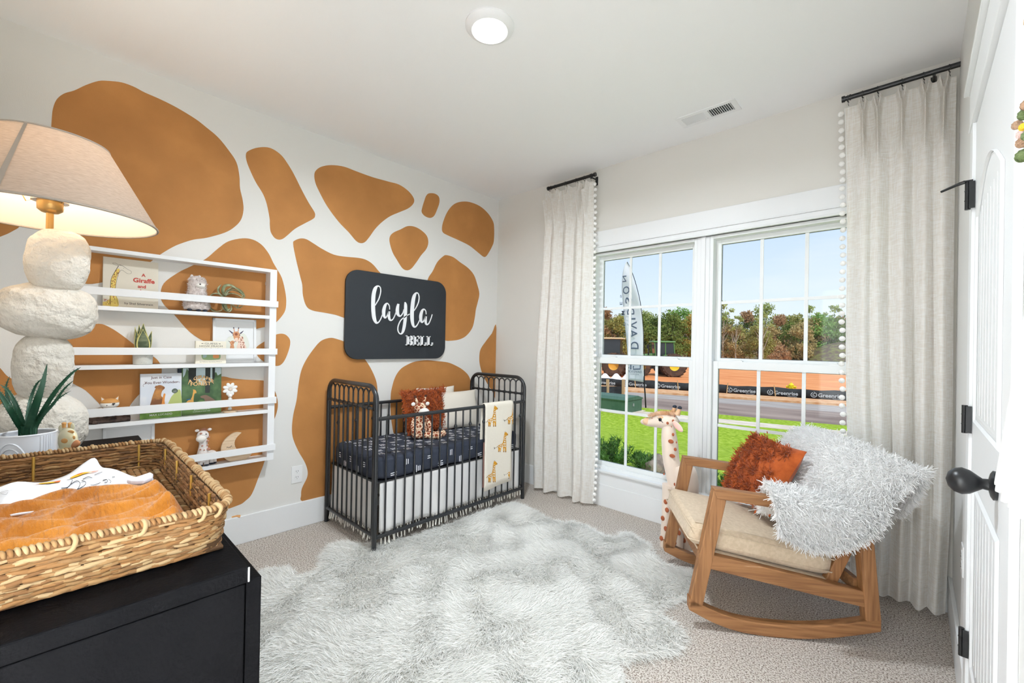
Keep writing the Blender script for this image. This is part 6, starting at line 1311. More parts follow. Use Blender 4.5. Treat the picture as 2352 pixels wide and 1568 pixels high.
g = G(); g.obox(S3(0.70, 0.31, 0.245), U_ * 0.012, V_ * 0.262, Z_ * 0.028); link('rear_rail', g, mw, t, off=off, bevel=0.003)
g = G(); g.obox(S3(0.832, 0.31, 0.77), U_ * 0.018, V_ * 0.262, Z_ * 0.02); link('back_top_rail', g, mw, t, off=off, bevel=0.003)
# seat base and cushions
def slab(name, s0, z0, s1, z1, th, w0, w1, m, rnd=0.03, crown=0.018, par=t):
    "cushion lying from (s0,z0) to (s1,z1); th = thickness"
    d = unit(U_ * (s1 - s0) + Z_ * (z1 - z0)); nn = unit(np.cross(d, V_)); nn = nn if nn[2] > 0 or abs(nn[2]) < 0.5 and nn @ U_ < 0 else -nn
    L = math.hypot(s1 - s0, z1 - z0); A = S3(s0, (w0 + w1) / 2, z0); nu, nv = 22, 22; hw = (w1 - w0) / 2; V = []
    for lay, (ins, hh) in enumerate([(rnd * 0.8, 0.0), (0.004, rnd * 0.5), (0.0, rnd), (0.0, th - rnd), (0.006, th - rnd * 0.4), (rnd * 0.7, th)]):
        lp = []
        n_ = 14
        for k in range(4 * n_):
            e, q = divmod(k, n_); q = q / n_ * 2 - 1
            x, y = [(q, -1), (1, q), (-q, 1), (-1, -q)][e]
            rr = 1 - 0.035 * (abs(x) ** 6) * (abs(y) ** 6)
            lp.append(A + d * (L / 2 + x * rr * (L / 2 - ins)) + V_ * (y * rr * (hw - ins)) + nn * hh)
        V.append(lp)
    g = G(); g.grid(np.array(V), cv=True); g.add(V[0], [tuple(range(56))[::-1]])
    T = []
    for x in np.linspace(-1, 1, nu):
        T.append([A + d * (L / 2 + x * (L / 2 - rnd * 0.7)) + V_ * (y * (hw - rnd * .7)) + nn * (th + crown * (1 - x ** 4) * (1 - y ** 4)) for y in np.linspace(-1, 1, nv)])
    g.grid(np.array(T)); return link(name, g, m, par, off=off, smooth=70)
plank('seat_base', [(0.03, 0.352), (0.03, 0.338), (0.62, 0.236), (0.62, 0.25)], 0.05, 0.567, M_lin)
slab('seat_cushion', -0.015, 0.362, 0.60, 0.262, 0.105, 0.045, 0.572, M_lin)
o_ = slab('back_cushion', 0.63, 0.33, 0.84, 0.79, 0.09, 0.05, 0.567, M_lin)
g = G()
for hh in (0.028, 0.085):
    d = unit(U_ * 0.615 - Z_ * 0.10); nn = unit(np.cross(V_, d)) * -1; nn = nn if nn[2] > 0 else -nn; A = S3(-0.015, 0.3085, 0.362)
    loop = [A + d * a + V_ * b_ + nn * hh for a, b_ in ((0.0, -0.255), (0.006, -0.263), (0.617, -0.263), (0.623, -0.255), (0.623, 0.255), (0.617, 0.263), (0.006, 0.263), (0.0, 0.255))]; g.tube(loop, 0.003, 6, closed=True)
link('cushion_piping', g, M_lin, t, off=off, smooth=60)

# fluffy white throw
M_throw = mat('white_shag_yarn', (248, 247, 246), r=0.9, spec=0.15, trans=0.2)
rows = [  # each row: from far side (w=.6) to the hanging near side; rows go from behind the back over the top and down the front
 [(0.875, 0.60, 0.60), (0.88, 0.45, 0.57), (0.885, 0.30, 0.55), (0.885, 0.15, 0.54), (0.88, 0.06, 0.60), (0.875, 0.03, 0.66), (0.87, -0.01, 0.70)],
 [(0.870, 0.61, 0.74), (0.875, 0.45, 0.73), (0.88, 0.30, 0.72), (0.885, 0.15, 0.71), (0.885, 0.05, 0.72), (0.88, 0.0, 0.735), (0.875, -0.04, 0.75)],
 [(0.780, 0.62, 0.83), (0.785, 0.48, 0.835), (0.79, 0.32, 0.835), (0.80, 0.16, 0.828), (0.81, 0.04, 0.815), (0.83, -0.04, 0.80), (0.86, -0.085, 0.785)],
 [(0.68, 0.62, 0.79), (0.685, 0.48, 0.80), (0.69, 0.32, 0.80), (0.70, 0.16, 0.79), (0.715, 0.04, 0.77), (0.74, -0.035, 0.72), (0.765, -0.055, 0.66)],
 [(0.60, 0.61, 0.68), (0.605, 0.48, 0.69), (0.61, 0.32, 0.69), (0.62, 0.16, 0.68), (0.64, 0.05, 0.665), (0.68, -0.035, 0.62), (0.72, -0.05, 0.555)],
 [(0.53, 0.59, 0.56), (0.535, 0.46, 0.56), (0.54, 0.32, 0.565), (0.55, 0.17, 0.58), (0.565, 0.055, 0.625), (0.59, -0.035, 0.59), (0.635, -0.050, 0.475)],
 [(0.48, 0.56, 0.485), (0.485, 0.44, 0.48), (0.485, 0.32, 0.485), (0.485, 0.18, 0.515), (0.48, 0.06, 0.638), (0.49, -0.035, 0.60), (0.53, -0.050, 0.44)],
 [(0.45, 0.52, 0.47), (0.445, 0.43, 0.47), (0.44, 0.32, 0.475), (0.425, 0.19, 0.49), (0.405, 0.07, 0.645), (0.40, -0.035, 0.615), (0.43, -0.050, 0.445)],
 [(0.42, 0.48, 0.478), (0.415, 0.41, 0.478), (0.40, 0.32, 0.48), (0.375, 0.20, 0.49), (0.34, 0.08, 0.65), (0.325, -0.033, 0.62), (0.34, -0.048, 0.49)]]
Rw = np.array(rows); A_ = np.array([cr(r_, 7) for r_ in Rw]); B_ = np.array([cr(A_[:, j], 7) for j in range(A_.shape[1])])
Wd = C0 + B_[..., 0:1] * U_ + B_[..., 1:2] * V_ + B_[..., 2:3] * Z_
cen = S3(0.72, 0.3, 0.45)
tt_ = thing('fluffy_throw', 'fluffy white shaggy throw draped over the back and near arm of the rocking chair', 'throw blanket', S3(0.7, 0.2, 0.55)); to = S3(0.7, 0.2, 0.55)
g = G(); g.grid(Wd); link('throw_cloth', g, M_throw, tt_, off=to, smooth=180, solid=0.014)
def surf_n(Wg):
    du = np.gradient(Wg, axis=0); dv = np.gradient(Wg, axis=1); nn = np.cross(du, dv); nn /= np.linalg.norm(nn, axis=2)[..., None] + 1e-9; return nn
NN = surf_n(Wd); mid = NN[NN.shape[0] // 2, NN.shape[1] // 2]
if mid @ (CX - Wd[NN.shape[0] // 2, NN.shape[1] // 2]) < 0: NN = -NN
n_ = 46000; a, b_ = Wd.shape[:2]
fu, fv = rng.uniform(0, a - 1.001, n_), rng.uniform(0, b_ - 1.001, n_)
ne = 7000; side = rng.integers(0, 4, ne); fu[:ne] = np.where(side == 0, 0, np.where(side == 1, a - 1.002, fu[:ne])); fv[:ne] = np.where(side == 2, 0, np.where(side == 3, b_ - 1.002, fv[:ne]))
iu, iv = fu.astype(int), fv.astype(int); du, dv = (fu - iu)[:, None], (fv - iv)[:, None]
Pp = (Wd[iu, iv] * (1 - du) + Wd[iu + 1, iv] * du) * (1 - dv) + (Wd[iu, iv + 1] * (1 - du) + Wd[iu + 1, iv + 1] * du) * dv; Nn = NN[iu, iv]
Dd = Nn * 0.75 + rng.normal(size=(n_, 3)) * 0.55 + np.array((0, 0, -0.35))
Dd[:ne] += (Pp[:ne] - Wd.reshape(-1, 3).mean(0)) * 2.0
g = G(); g.blades(Pp + Nn * 0.006, Dd, rng.uniform(0.016, 0.028, n_), 0.0040, seg=2, curl=0.7, tip=0.55, droop=(0, 0, -0.5)); o = link('shag_loops', g, M_throw, tt_, off=to); o['kind'] = 'stuff'
# rust cushion on the chair
TL, TR, BL, BR = (1700, 1014), (1842, 1050), (1652, 1122), (1748, 1188)
seat_n = np.array((0, 0, 1.0))
pl_pt = lambda px, py, s_off: None
bL = onp(1655, 1122, 'z', 0.475); bR = onp(1750, 1186, 'z', 0.452)
rt = unit(bR - bL); wC = 0.40
cenb = (bL + bR) / 2
up = unit(0.55 * U_ + 0.10 * V_ + 1.0 * Z_); up = unit(up - rt * (up @ rt)); th_in = R(1)
rt2 = rt * math.cos(th_in) + up * math.sin(th_in); up2 = -rt * math.sin(th_in) + up * math.cos(th_in)
oc = cenb + up * 0.19 + U_ * 0.02
cs = [(-.72, .78), (-.3, .80), (.15, .74), (.62, .72), (-.78, .35), (-.4, .36), (.0, .3), (.3, .42), (-.75, -.1), (-.35, -.08), (.05, -.12), (.55, -.05), (-.7, -.5), (-.3, -.5), (.1, -.55), (.5, -.5), (-.72, -.85), (-.25, -.85), (.2, -.85), (.6, -.8), (-.9, .1), (-.9, -.3), (-.1, .62), (-.55, .6)]
tufted('rust_cushion', 'rust orange cushion with loopy tufts leaning on the throw in the rocking chair', oc, rt2, up2, 0.38, 0.37, 0.13, 0.022, 2600, 0.0058, centers=cs, rad=0.016)

# ---------------------------------------------------------------- tall plush giraffe
M_gv = mat('cream_velour', (232, 214, 198), r=0.9, sheen=0.4); M_gsp = mat('cinnamon_spot', (168, 92, 60), r=0.9); M_tan = mat('tan_fluff', (212, 162, 118), r=1, c2=(230, 192, 158), ns=14); M_pink = mat('pink_inner_ear', (240, 190, 178), r=0.9)
GY = -0.30
gp = lambda px, py, y=GY: onp(px, py, 'y', y)
c45 = lambda x, y, yy=GY: gp(1370 + x / 7.84, 930 + y / 7.84, yy)
base = gp(1542, 1262, GY); base = np.array((base[0], GY, 0.0))
t = thing('tall_plush_giraffe', 'tall standing plush giraffe with cinnamon spots between the window and the rocking chair', 'plush toy', base)
cx = [(1300, 300), (1300, 450), (1310, 600), (1325, 750), (1340, 950), (1380, 1150), (1425, 1350), (1470, 1500), (1500, 1650)]
wd = [95, 118, 135, 142, 143, 146, 150, 152, 155]
pts = [c45(x, y) for x, y in cx]; k = FPX / 1.0
dep = lambda P: (P - CX) @ CW
rad = [w_ / 7.84 / FPX * dep(p) for w_, p in zip(wd, pts)]
pb = pts[-1]; pts += [np.array((pb[0] + 0.03, GY, 0.50)), np.array((pb[0] + 0.055, GY, 0.42)), np.array((pb[0] + 0.07, GY + 0.0, 0.36))]; rad += [0.062, 0.06, 0.045]
PN = cr(np.c_[np.array(pts), np.array(rad)], 5)
g = G(); g.tube(PN[:, :3], PN[:, 3], 26, up=(0, 1, 0)); link('neck_and_body', g, M_gv, t, off=base, smooth=180)
# head: ellipsoid chain along the snout direction
hd = [(840, 300, 48), (890, 300, 66), (960, 310, 74), (1060, 300, 100), (1170, 290, 130), (1290, 290, 130), (1380, 270, 100), (1440, 240, 60)]
hp = [c45(x, y) for x, y, _ in hd]; hr = [w_ / 7.84 / FPX * dep(p) for (_, _, w_), p in zip(hd, hp)]
HH = cr(np.c_[np.array(hp), np.array(hr)], 4)
g = G(); g.tube(HH[:, :3], HH[:, 3], 22, up=(0, 1, 0)); g.ball(HH[0, :3], HH[0, 3], 16, 10); link('head', g, M_gv, t, off=base, smooth=180)
r_ = hr[1]; g = G(); g.ball(c45(915, 295), (0.030, 0.033, 0.0265), 20, 12); link('muzzle', g, M_tan, t, off=base, smooth=180)
g = G(); nb_ = 1500; ii = rng.integers(0, 40, nb_); tp = cr([c45(x, y) for x, y in ((985, 195), (1080, 165), (1200, 150), (1330, 150), (1440, 160))], 10); P = tp[ii] + rng.normal(size=(nb_, 3)) * (0.004, 0.017, 0.003) - Z_ * np.abs(rng.normal(size=(nb_, 1))) * 0.004
g.blades(P, rng.normal(size=(nb_, 3)) * 0.5 + (-0.5, 0, 0.8), 0.017, 0.003, seg=1, curl=0.4, tip=.3); link('crown_fluff', g, M_tan, t, off=base)
g = G(); g.ball(c45(1210, 150), (0.052, 0.026, 0.013), 18, 10); link('crown', g, M_tan, t, off=base, smooth=180)
for (x0, y0, x1, y1, yy) in ((1380, 110, 1408, 40, GY + 0.02), (1460, 130, 1500, 62, GY - 0.02)):
    a, b2 = c45(x0 - 5, y0 + 40, yy), c45(x1, y1, yy); g = G(); g.tube([a, (a + b2) / 2, b2], [0.018, 0.013, 0.0105], 14); h_ = link('horn', g, M_tan, t, off=base, smooth=60)
    g = G(); g.ball(b2 + Z_ * 0.004, (0.0135, 0.0135, 0.0115), 14, 9); link('horn_tip', g, mat('navy_horn_tip', (48, 54, 66), r=0.9), h_, off=base, smooth=180)
ea, eb = c45(1385, 300, GY - 0.035), c45(1545, 470, GY - 0.05); d = unit(eb - ea); L = np.linalg.norm(eb - ea); sd_ = unit(np.cross(d, Y_))
g = G(); g.ball((ea + eb) / 2, (L * 0.56, 0.020, 0.008), 20, 12, ax=[d, sd_, unit(np.cross(d, sd_))]); er = link('ear', g, M_gv, t, off=base, smooth=180)
g = G(); g.ball((ea + eb) / 2 - Y_ * 0.005, (L * 0.50, 0.0165, 0.006), 20, 12, ax=[d, sd_, unit(np.cross(d, sd_))]); link('inner_ear', g, M_pink, er, off=base, smooth=180)
g = G(); g.ball(c45(1400, 300, GY + 0.06) + (0.01, 0, 0.005), (0.03, 0.014, 0.012), 14, 9); link('ear', g, M_gv, t, off=base, smooth=180)
def on_skin(x, y, P_, rads):
    "put a point of the picture plane on the near side of the tube"
    p = c45(x, y); i = int(np.argmin(np.linalg.norm(P_[:, [0, 2]] - p[[0, 2]], axis=1))); dx = np.linalg.norm(P_[i][[0, 2]] - p[[0, 2]]); return math.sqrt(max(0.00001, rads[i] ** 2 - dx ** 2))
def spot(x, y, rx, ry, P_=PN, m=M_gsp, nm='spot'):
    dy = on_skin(x, y, P_[:, :3], P_[:, 3]); q = c45(x, y, GY - dy); q = c45(x, y, GY - dy + 0.001)
    sc_ = dep(q) / 7.84 / FPX; g = G(); g.ball(q, (rx * sc_, 0.0028, ry * sc_), 14, 8); link(nm, g, m, t, off=base, smooth=180)
for x, y, rx, ry in ((1197, 575, 26, 36), (1380, 530, 24, 30), (1340, 655, 52, 38), (1268, 740, 32, 22), (1418, 798, 27, 32), (1223, 838, 30, 34), (1365, 915, 54, 34), (1232, 480, 28, 16), (1280, 1002, 26, 22), (1240, 1095, 32, 32), (1440, 672, 12, 18), (1462, 1320, 30, 28), (1495, 1200, 12, 16), (1415, 1430, 34, 36), (1545, 1370, 18, 26), (1505, 1460, 16, 12), (1215, 1240, 14, 22), (1230, 1190, 10, 12), (1330, 1160, 30, 30), (1300, 1290, 30, 32), (1190, 685, 8, 12), (1188, 740, 9, 20)): spot(x, y, rx, ry)
for x, y, rx, ry in ((1095, 330, 38, 30), (1280, 325, 24, 26), (1210, 372, 12, 12), (1232, 420, 32, 24), (1330, 390, 26, 38), (1380, 285, 22, 26), (1402, 205, 9, 14), (1050, 372, 42, 14), (1002, 252, 14, 24)): spot(x, y, rx, ry, HH)
dy = on_skin(1150, 272, HH[:, :3], HH[:, 3]); q = c45(1152, 262, GY - dy + 0.004)
g = G(); g.ball(q + (0.002, 0.003, 0.004), (0.021, 0.006, 0.020), 18, 11); link('eye_patch', g, M_tan, t, off=base, smooth=180)
g = G(); g.ball(q - (0, 0.004, 0), (0.0115, 0.007, 0.0125), 18, 12); ey = link('eye', g, M_eye, t, off=base, smooth=180)
g = G(); g.tube([q + c for c in ((-0.018, -0.006, 0.009), (-0.008, -0.010, 0.007), (0.006, -0.011, 0.0), (0.017, -0.008, -0.014), (0.022, -0.006, -0.017))], [0.001, 0.002, 0.0022, 0.0022, 0.001], 6); link('eyelashes', g, M_eye, ey, off=base)
g = G(); g.tube([c45(x, y, GY - 0.026) for x, y in ((895, 228), (930, 222), (968, 214))], 0.0012, 5); link('nostril', g, M_eye, t, off=base)
bx_, bz_ = pts[-1][0], 0.36
for dx, dy_ in ((-0.030, -0.035), (0.0, 0.04), (0.055, -0.035), (0.085, 0.04)):
    x = base[0] + dx; g = G(); g.tube([(x, GY + dy_, 0.0), (x, GY + dy_, 0.02), (x + 0.01, GY + dy_, 0.2), (x + 0.02, GY + dy_ * 0.6, 0.40)], [0.026, 0.030, 0.030, 0.045], 18); lg = link('leg', g, M_gv, t, off=base, smooth=60)
    for z, s in ((0.06, -1), (0.13, 1), (0.19, -1), (0.25, 1), (0.30, 0)):
        g = G(); g.ball((x + 0.012 * s + z * .05, GY + dy_ - 0.031, z), (0.013, 0.004, 0.016), 10, 7); link('leg_spot', g, M_gsp, lg, off=base, smooth=180)
# ---------------------------------------------------------------- dresser
DX0, DX1, DY0, DY1, DZ = 0.645, 2.195, -3.255, -2.792, 0.86
M_blk = mat('black_painted_wood', (7, 7, 9), r=0.6, spec=0.06, c2=(11, 11, 13), ns=6, bump=0.12, bs=160); M_scuff = mat('chipped_white_edge', (214, 214, 214), r=.8)
t = thing('dresser', 'long black painted dresser along the rear wall carrying the basket and lamp', 'dresser', ((DX0 + DX1) / 2, (DY0 + DY1) / 2, 0)); off = np.array(((DX0 + DX1) / 2, (DY0 + DY1) / 2, 0))
g = G(); g.box((DX0, DY0, DZ - 0.030), (DX1, DY1, DZ)); tp = link('top_board', g, M_blk, t, off=off, bevel=0.003)
g = G(); g.tube([(DX1 - 0.0005, DY1 - 0.0005, DZ - 0.002), (DX1 - 0.0002, DY1 - 0.0005, DZ - 0.028)], 0.0016, 6); link('chipped_corner', g, M_scuff, tp, off=off)
for x in (DX0, DX1 - 0.02): g = G(); g.box((x, DY0, 0.0), (x + 0.02, DY1 - 0.006, DZ - 0.0305)); link('side_panel', g, M_blk, t, off=off, bevel=0.002)
g = G(); g.box((DX0 + 0.02, DY0, 0.05), (DX1 - 0.02, DY0 + 0.008, DZ - 0.03)); link('back_panel', g, M_blk, t, off=off)
g = G(); g.box((DX0 + 0.02, DY0 + .01, 0.04), (DX1 - 0.02, DY1 - 0.02, 0.06)); link('bottom_board', g, M_blk, t, off=off)
M_brass = mat('brass', (196, 152, 74), r=0.3, metal=0.9)
for r_ in range(3):
    for c_ in range(3):
        x0 = DX0 + 0.001 + c_ * 0.5163; z0 = 0.065 + r_ * 0.2575
        g = G(); g.box((x0 + 0.002, DY1 - 0.004, z0), (x0 + 0.5133, DY1 + 0.022, z0 + 0.2535)); dr = link('drawer', g, M_blk, t, off=off, bevel=0.0025)
        g = G(); g.cyl((x0 + 0.26, DY1 + 0.022, z0 + 0.13), (x0 + 0.26, DY1 + 0.04, z0 + 0.13), 0.006, 10); g.ball((x0 + 0.26, DY1 + 0.046, z0 + 0.13), 0.014, 14, 9); link('drawer_knob', g, M_brass, dr, off=off, smooth=60)

# ---------------------------------------------------------------- woven basket
BX0, BX1, BY0, BY1, BZ0, BH = 1.30, 2.105, -3.225, -2.788, DZ + 0.001, 0.088
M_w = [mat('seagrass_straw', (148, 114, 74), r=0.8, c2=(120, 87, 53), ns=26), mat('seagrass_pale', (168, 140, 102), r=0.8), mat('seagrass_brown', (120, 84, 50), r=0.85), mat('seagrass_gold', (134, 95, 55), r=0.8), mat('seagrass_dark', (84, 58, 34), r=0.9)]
t = thing('woven_basket', 'large rectangular woven seagrass changing basket on the black dresser', 'basket', ((BX0 + BX1) / 2, (BY0 + BY1) / 2, BZ0)); off = np.array(((BX0 + BX1) / 2, (BY0 + BY1) / 2, BZ0))
def rect_path(ins, n=None):
    rc = 0.055 - ins * 0.6; P = []
    for cx_, cy_, a0 in ((BX1 - ins - rc, BY1 - ins - rc, 0), (BX0 + ins + rc, BY1 - ins - rc, 90), (BX0 + ins + rc, BY0 + ins + rc, 180), (BX1 - ins - rc, BY0 + ins + rc, 270)):
        for a in np.linspace(0, 90, 6): P.append((cx_ + rc * math.cos(R(a0 + a)), cy_ + rc * math.sin(R(a0 + a))))
    P = np.array(P + [P[0]]); d = np.r_[0, np.cumsum(np.linalg.norm(np.diff(P, axis=0), axis=1))]
    return P, d
def at_path(P, d, s): s = s % d[-1]; return np.array((np.interp(s, d, P[:, 0]), np.interp(s, d, P[:, 1])))
def leafseg(g, a, b_, r, m, up):
    "spindle shaped strand segment"
    d_ = b_ - a; g.tube([a, a + d_ * 0.22, a + d_ * 0.5, a + d_ * 0.78, b_], [r * 0.25, r * 0.85, r, r * 0.85, r * 0.25], 6, m, caps=False)
g = G(); NR = 10
for layer, ins0 in ((0, 0.004), (1, 0.014)):
    for rI in range(NR):
        z = BZ0 + 0.007 + (BH - 0.016) * rI / (NR - 1); flare = -0.012 * ((z - BZ0) / BH) + 0.012; P, d = rect_path(ins0 + flare + (0.002 if rI % 2 else 0))
        L = d[-1]; ns = int(L / 0.026); ph = rng.uniform(0, 1)
        for k in range(ns):
            for tw in (0, 1):
                s0 = (k + ph + tw * 0.5) * L / ns; ln = L / ns * rng.uniform(1.25, 1.7); sl = (1 if tw else -1) * (1 if rI % 2 else -1) * 0.0026
                a = at_path(P, d, s0); b_ = at_path(P, d, s0 + ln); jz = rng.uniform(-.0012, .0012)
                m = int(rng.choice([0, 0, 0, 1, 1, 2, 3, 3])) if layer == 0 else int(rng.choice([0, 2, 3, 3, 2, 4]))
                leafseg(g, np.array((a[0], a[1], z - sl + jz)), np.array((b_[0], b_[1], z + sl + jz)), rng.uniform(0.0034, 0.0048), m, 0)
link('woven_sides', g, M_w, t, off=off, smooth=180)
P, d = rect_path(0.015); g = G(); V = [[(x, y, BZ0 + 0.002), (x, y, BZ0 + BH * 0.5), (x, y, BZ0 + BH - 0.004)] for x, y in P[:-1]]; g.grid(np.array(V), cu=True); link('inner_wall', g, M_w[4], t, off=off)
g = G(); P, d = rect_path(0.006); L = d[-1]; ns = int(L / 0.0075)   # wrapped rim
g.tube([(x, y, BZ0 + BH - 0.002) for x, y in P[:-1]], 0.0058, 10, m=2, closed=True)
for k in range(ns):
    s0 = k * L / ns; c = at_path(P, d, s0); tg = unit(at_path(P, d, s0 + 0.003) - at_path(P, d, s0 - 0.003)); nr = np.array((-tg[1], tg[0], 0)); tg = np.array((tg[0], tg[1], 0)); q = np.array((c[0], c[1], BZ0 + BH - 0.002)); rr = rng.uniform(0.0058, 0.0070)
    g.tube([q + nr * rr * math.cos(a) + Z_ * rr * math.sin(a) + tg * (0.006 * (a / 3.14 - 0.5)) for a in np.linspace(-0.4, 3.5, 8)], [0.0016, 0.0028, 0.0032, 0.0033, 0.0033, 0.0032, 0.0028, 0.0016], 6, m=int(rng.choice([0, 1, 1, 3])))
for s0 in np.arange(0.02, L, 0.086):
    c = at_path(P, d, s0); tg = unit(at_path(P, d, s0 + 0.003) - at_path(P, d, s0 - 0.003)); nr = np.array((tg[1], -tg[0], 0)); tg = np.array((tg[0], tg[1], 0)); q = np.array((c[0], c[1], BZ0 + BH - 0.002))
    g.tube(cr([q - nr * 0.007, q + Z_ * 0.009 + tg * 0.003, q + nr * 0.009 + Z_ * 0.003 + tg * 0.006, q + nr * 0.008 - Z_ * 0.009 + tg * 0.003, q + nr * 0.004 - Z_ * 0.014 - tg * .003], 3), 0.0036, 7, m=1)
link('wrapped_rim', g, M_w, t, off=off, smooth=180)
g = G()   # base of looped cord
nx, ny = 44, 26
for i in range(nx):
    for j in range(ny):
        x = BX0 + 0.03 + (BX1 - BX0 - 0.06) * (i + 0.5) / nx; y = BY0 + 0.03 + (BY1 - BY0 - 0.06) * (j + 0.5) / ny
        if x < 1.66 or y > -2.90 or j % 3 == 0:
            a = 0.7 * (1 if (j % 2) else -1); dx, dy = 0.011 * math.cos(a), 0.011 * math.sin(a); leafseg(g, np.array((x - dx, y - dy, BZ0 + 0.008)), np.array((x + dx, y + dy, BZ0 + 0.010 + rng.uniform(0, .004))), 0.0052, int(rng.choice([0, 1, 3, 3])), 0)
g.box((BX0 + 0.02, BY0 + 0.02, BZ0), (BX1 - 0.02, BY1 - 0.02, BZ0 + 0.006), 4)
link('woven_base', g, M_w, t, off=off, smooth=180)
M_gold = mat('gold_wire', (192, 154, 74), r=0.35, metal=0.6)
for (x, y) in ((1.322, -3.08), (1.322, -2.86), (1.44, -2.811), (1.62, -2.811), (1.80, -2.811), (1.98, -2.811)):
    g = G(); g.cyl((x + 0.004, y, BZ0 + 0.01), (x, y, BZ0 + BH - 0.004), 0.0032, 8); link('wire_stay', g, M_gold, t, off=off, smooth=60)
g = G(); q = np.array((BX1 - 0.03, BY1 - 0.004, BZ0 + 0.055)); g.tube([q, q + (0.003, 0.008, 0.001), q + (0.004, 0.014, -0.001)], [0.0015, 0.002, 0.003], 6, m=3); link('loose_end', g, M_w, t, off=off)

# mustard muslin and white shirt inside the basket
mm = mat('mustard_muslin', (166, 98, 20), r=0.95, c2=(190, 120, 32), ns=6, bump=1.0, bs=55, bd=5, sheen=0.3, stretch=(0.5, 2.2, 1))
t = thing('muslin_blanket', 'crumpled mustard yellow muslin blanket lying in the woven basket', 'blanket', (1.88, -3.0, BZ0 + 0.02)); off = (1.88, -3.0, BZ0 + 0.02)
A = [(0, 1050), (0, 1240)]
V = []
for i, y in enumerate(np.linspace(-3.215, -2.835, 120)):
    row = []
    a = (y + 3.215) / 0.38
    for j, s in enumerate(np.linspace(0, 1, 70)):
        x = 1.665 + (2.085 - 1.665) * s - 0.03 * math.sin(a * 3.0) * (1 - s)
        x += 0.006 * math.sin(a * 9 + s * 3)
        w1 = math.sin(s * 21 + 3.0 * math.sin(a * 4.0) + a * 4); w2 = math.sin(s * 43 - a * 6 + 2.0 * math.sin(a * 7)); w3 = math.sin(s * 77 + a * 11 + math.sin(a * 23))
        edge = min(1, min(s, 1 - s) * 9) * min(1, min(a + .1, 1 - a) * 10 + 0.0)
        z = BZ0 + 0.018 + edge * (0.036 + 0.009 * w1 + 0.006 * w2 + 0.0035 * w3) + 0.012 * math.exp(-((a - 0.93) / 0.06) ** 2) * (1 + math.sin(s * 34)) * edge
        row.append((x, y, z))
    V.append(row)
g = G(); g.grid(np.array(V)); link('muslin_cloth', g, mm, t, off=off, smooth=180, solid=0.003)
t = thing('white_baby_shirt', 'white printed baby shirt folded in the basket behind the mustard muslin', 'shirt', (1.62, -3.08, BZ0 + 0.06)); off = (1.62, -3.08, BZ0 + 0.06)
M_sh = mat('white_jersey', (236, 237, 242), r=0.95, bump=0.1, bs=300)
sp2 = lambda px, py, z: onp(px, py, 'z', z)
zsh = BZ0 + 0.052
outl = [(-20, 1122), (0, 1117), (40, 1107), (95, 1103), (130, 1092), (160, 1082), (190, 1068), (217, 1058), (232, 1070), (246, 1081), (290, 1088), (320, 1090), (345, 1088), (352, 1095), (350, 1104), (335, 1113), (300, 1113), (285, 1110), (240, 1112), (222, 1120), (205, 1132), (180, 1145), (140, 1158), (110, 1162), (75, 1172), (25, 1182), (0, 1178), (-20, 1172)]
Pq = np.array([sp2(x, y, zsh) for x, y in outl]); Pq = cr(Pq, 3, True)
# fill the outline with a grid draped gently
mn, mx_ = Pq.min(0), Pq.max(0); 
def drape(x, y): return 0.006 * math.sin(x * 26 + y * 15) + 0.004 * math.sin(y * 44) + 0.0
bm = bmesh.new(); vs = [bm.verts.new((p[0], p[1], 0)) for p in Pq]; bm.faces.new(vs); bmesh.ops.triangulate(bm, faces=bm.faces[:]); bmesh.ops.subdivide_edges(bm, edges=bm.edges[:], cuts=4, use_grid_fill=True)
bm.verts.ensure_lookup_table(); vv = np.array([v.co[:] for v in bm.verts]); ff_ = [tuple(v.index for v in f.verts) for f in bm.faces]; bm.free()
vv[:, 2] = [zsh + drape(x, y) for x, y, _ in vv]
g = G(); g.add(vv, ff_); link('jersey', g, M_sh, t, off=off, smooth=180, solid=0.004)
g = G(); Pc = [sp2(x, y, zsh + 0.004) for x, y in ((290, 1110), (322, 1100), (345, 1092), (352, 1096), (350, 1104), (330, 1112), (300, 1113))]; g.prism(Pc, (0, 0, 0.010)); link('folded_sleeve', g, mat('lavender_jersey', (222, 221, 232), r=0.95), t, off=off, bevel=0.003)  # sleeve slightly darker and more lavender than the shirt
g = G(); pz = lambda x, y: (lambda p_: np.array((p_[0], p_[1], zsh + drape(p_[0], p_[1]) + 0.0045)))(sp2(x / 3.92, 1020 + y / 3.92, zsh))
blobs = [([(350, 355), (420, 345), (500, 340), (540, 345), (530, 360), (480, 365), (400, 372), (355, 370)], 0), ([(630, 325), (650, 305), (690, 280), (740, 275), (790, 290), (830, 293), (760, 305), (700, 322), (650, 332)], 0), ([(490, 345), (545, 340), (535, 360), (495, 362)], 1), ([(690, 290), (720, 278), (750, 285), (710, 300)], 1)]
for p_, m in blobs: V_ = [pz(x, y) + Z_ * 0.0005 * m for x, y in cr(p_, 3, True)]; g.add(V_, [tuple(range(len(V_)))], m)
for st in ([(345, 365, 5), (310, 370, 3), (290, 378, 2)], [(355, 372, 4), (325, 385, 2)], [(830, 293, 4), (890, 285, 2)], [(820, 298, 4), (880, 292, 2)]): g.ribbon([(a, b_, w_) for a, b_, w_ in st], pz, m=1, n=4)
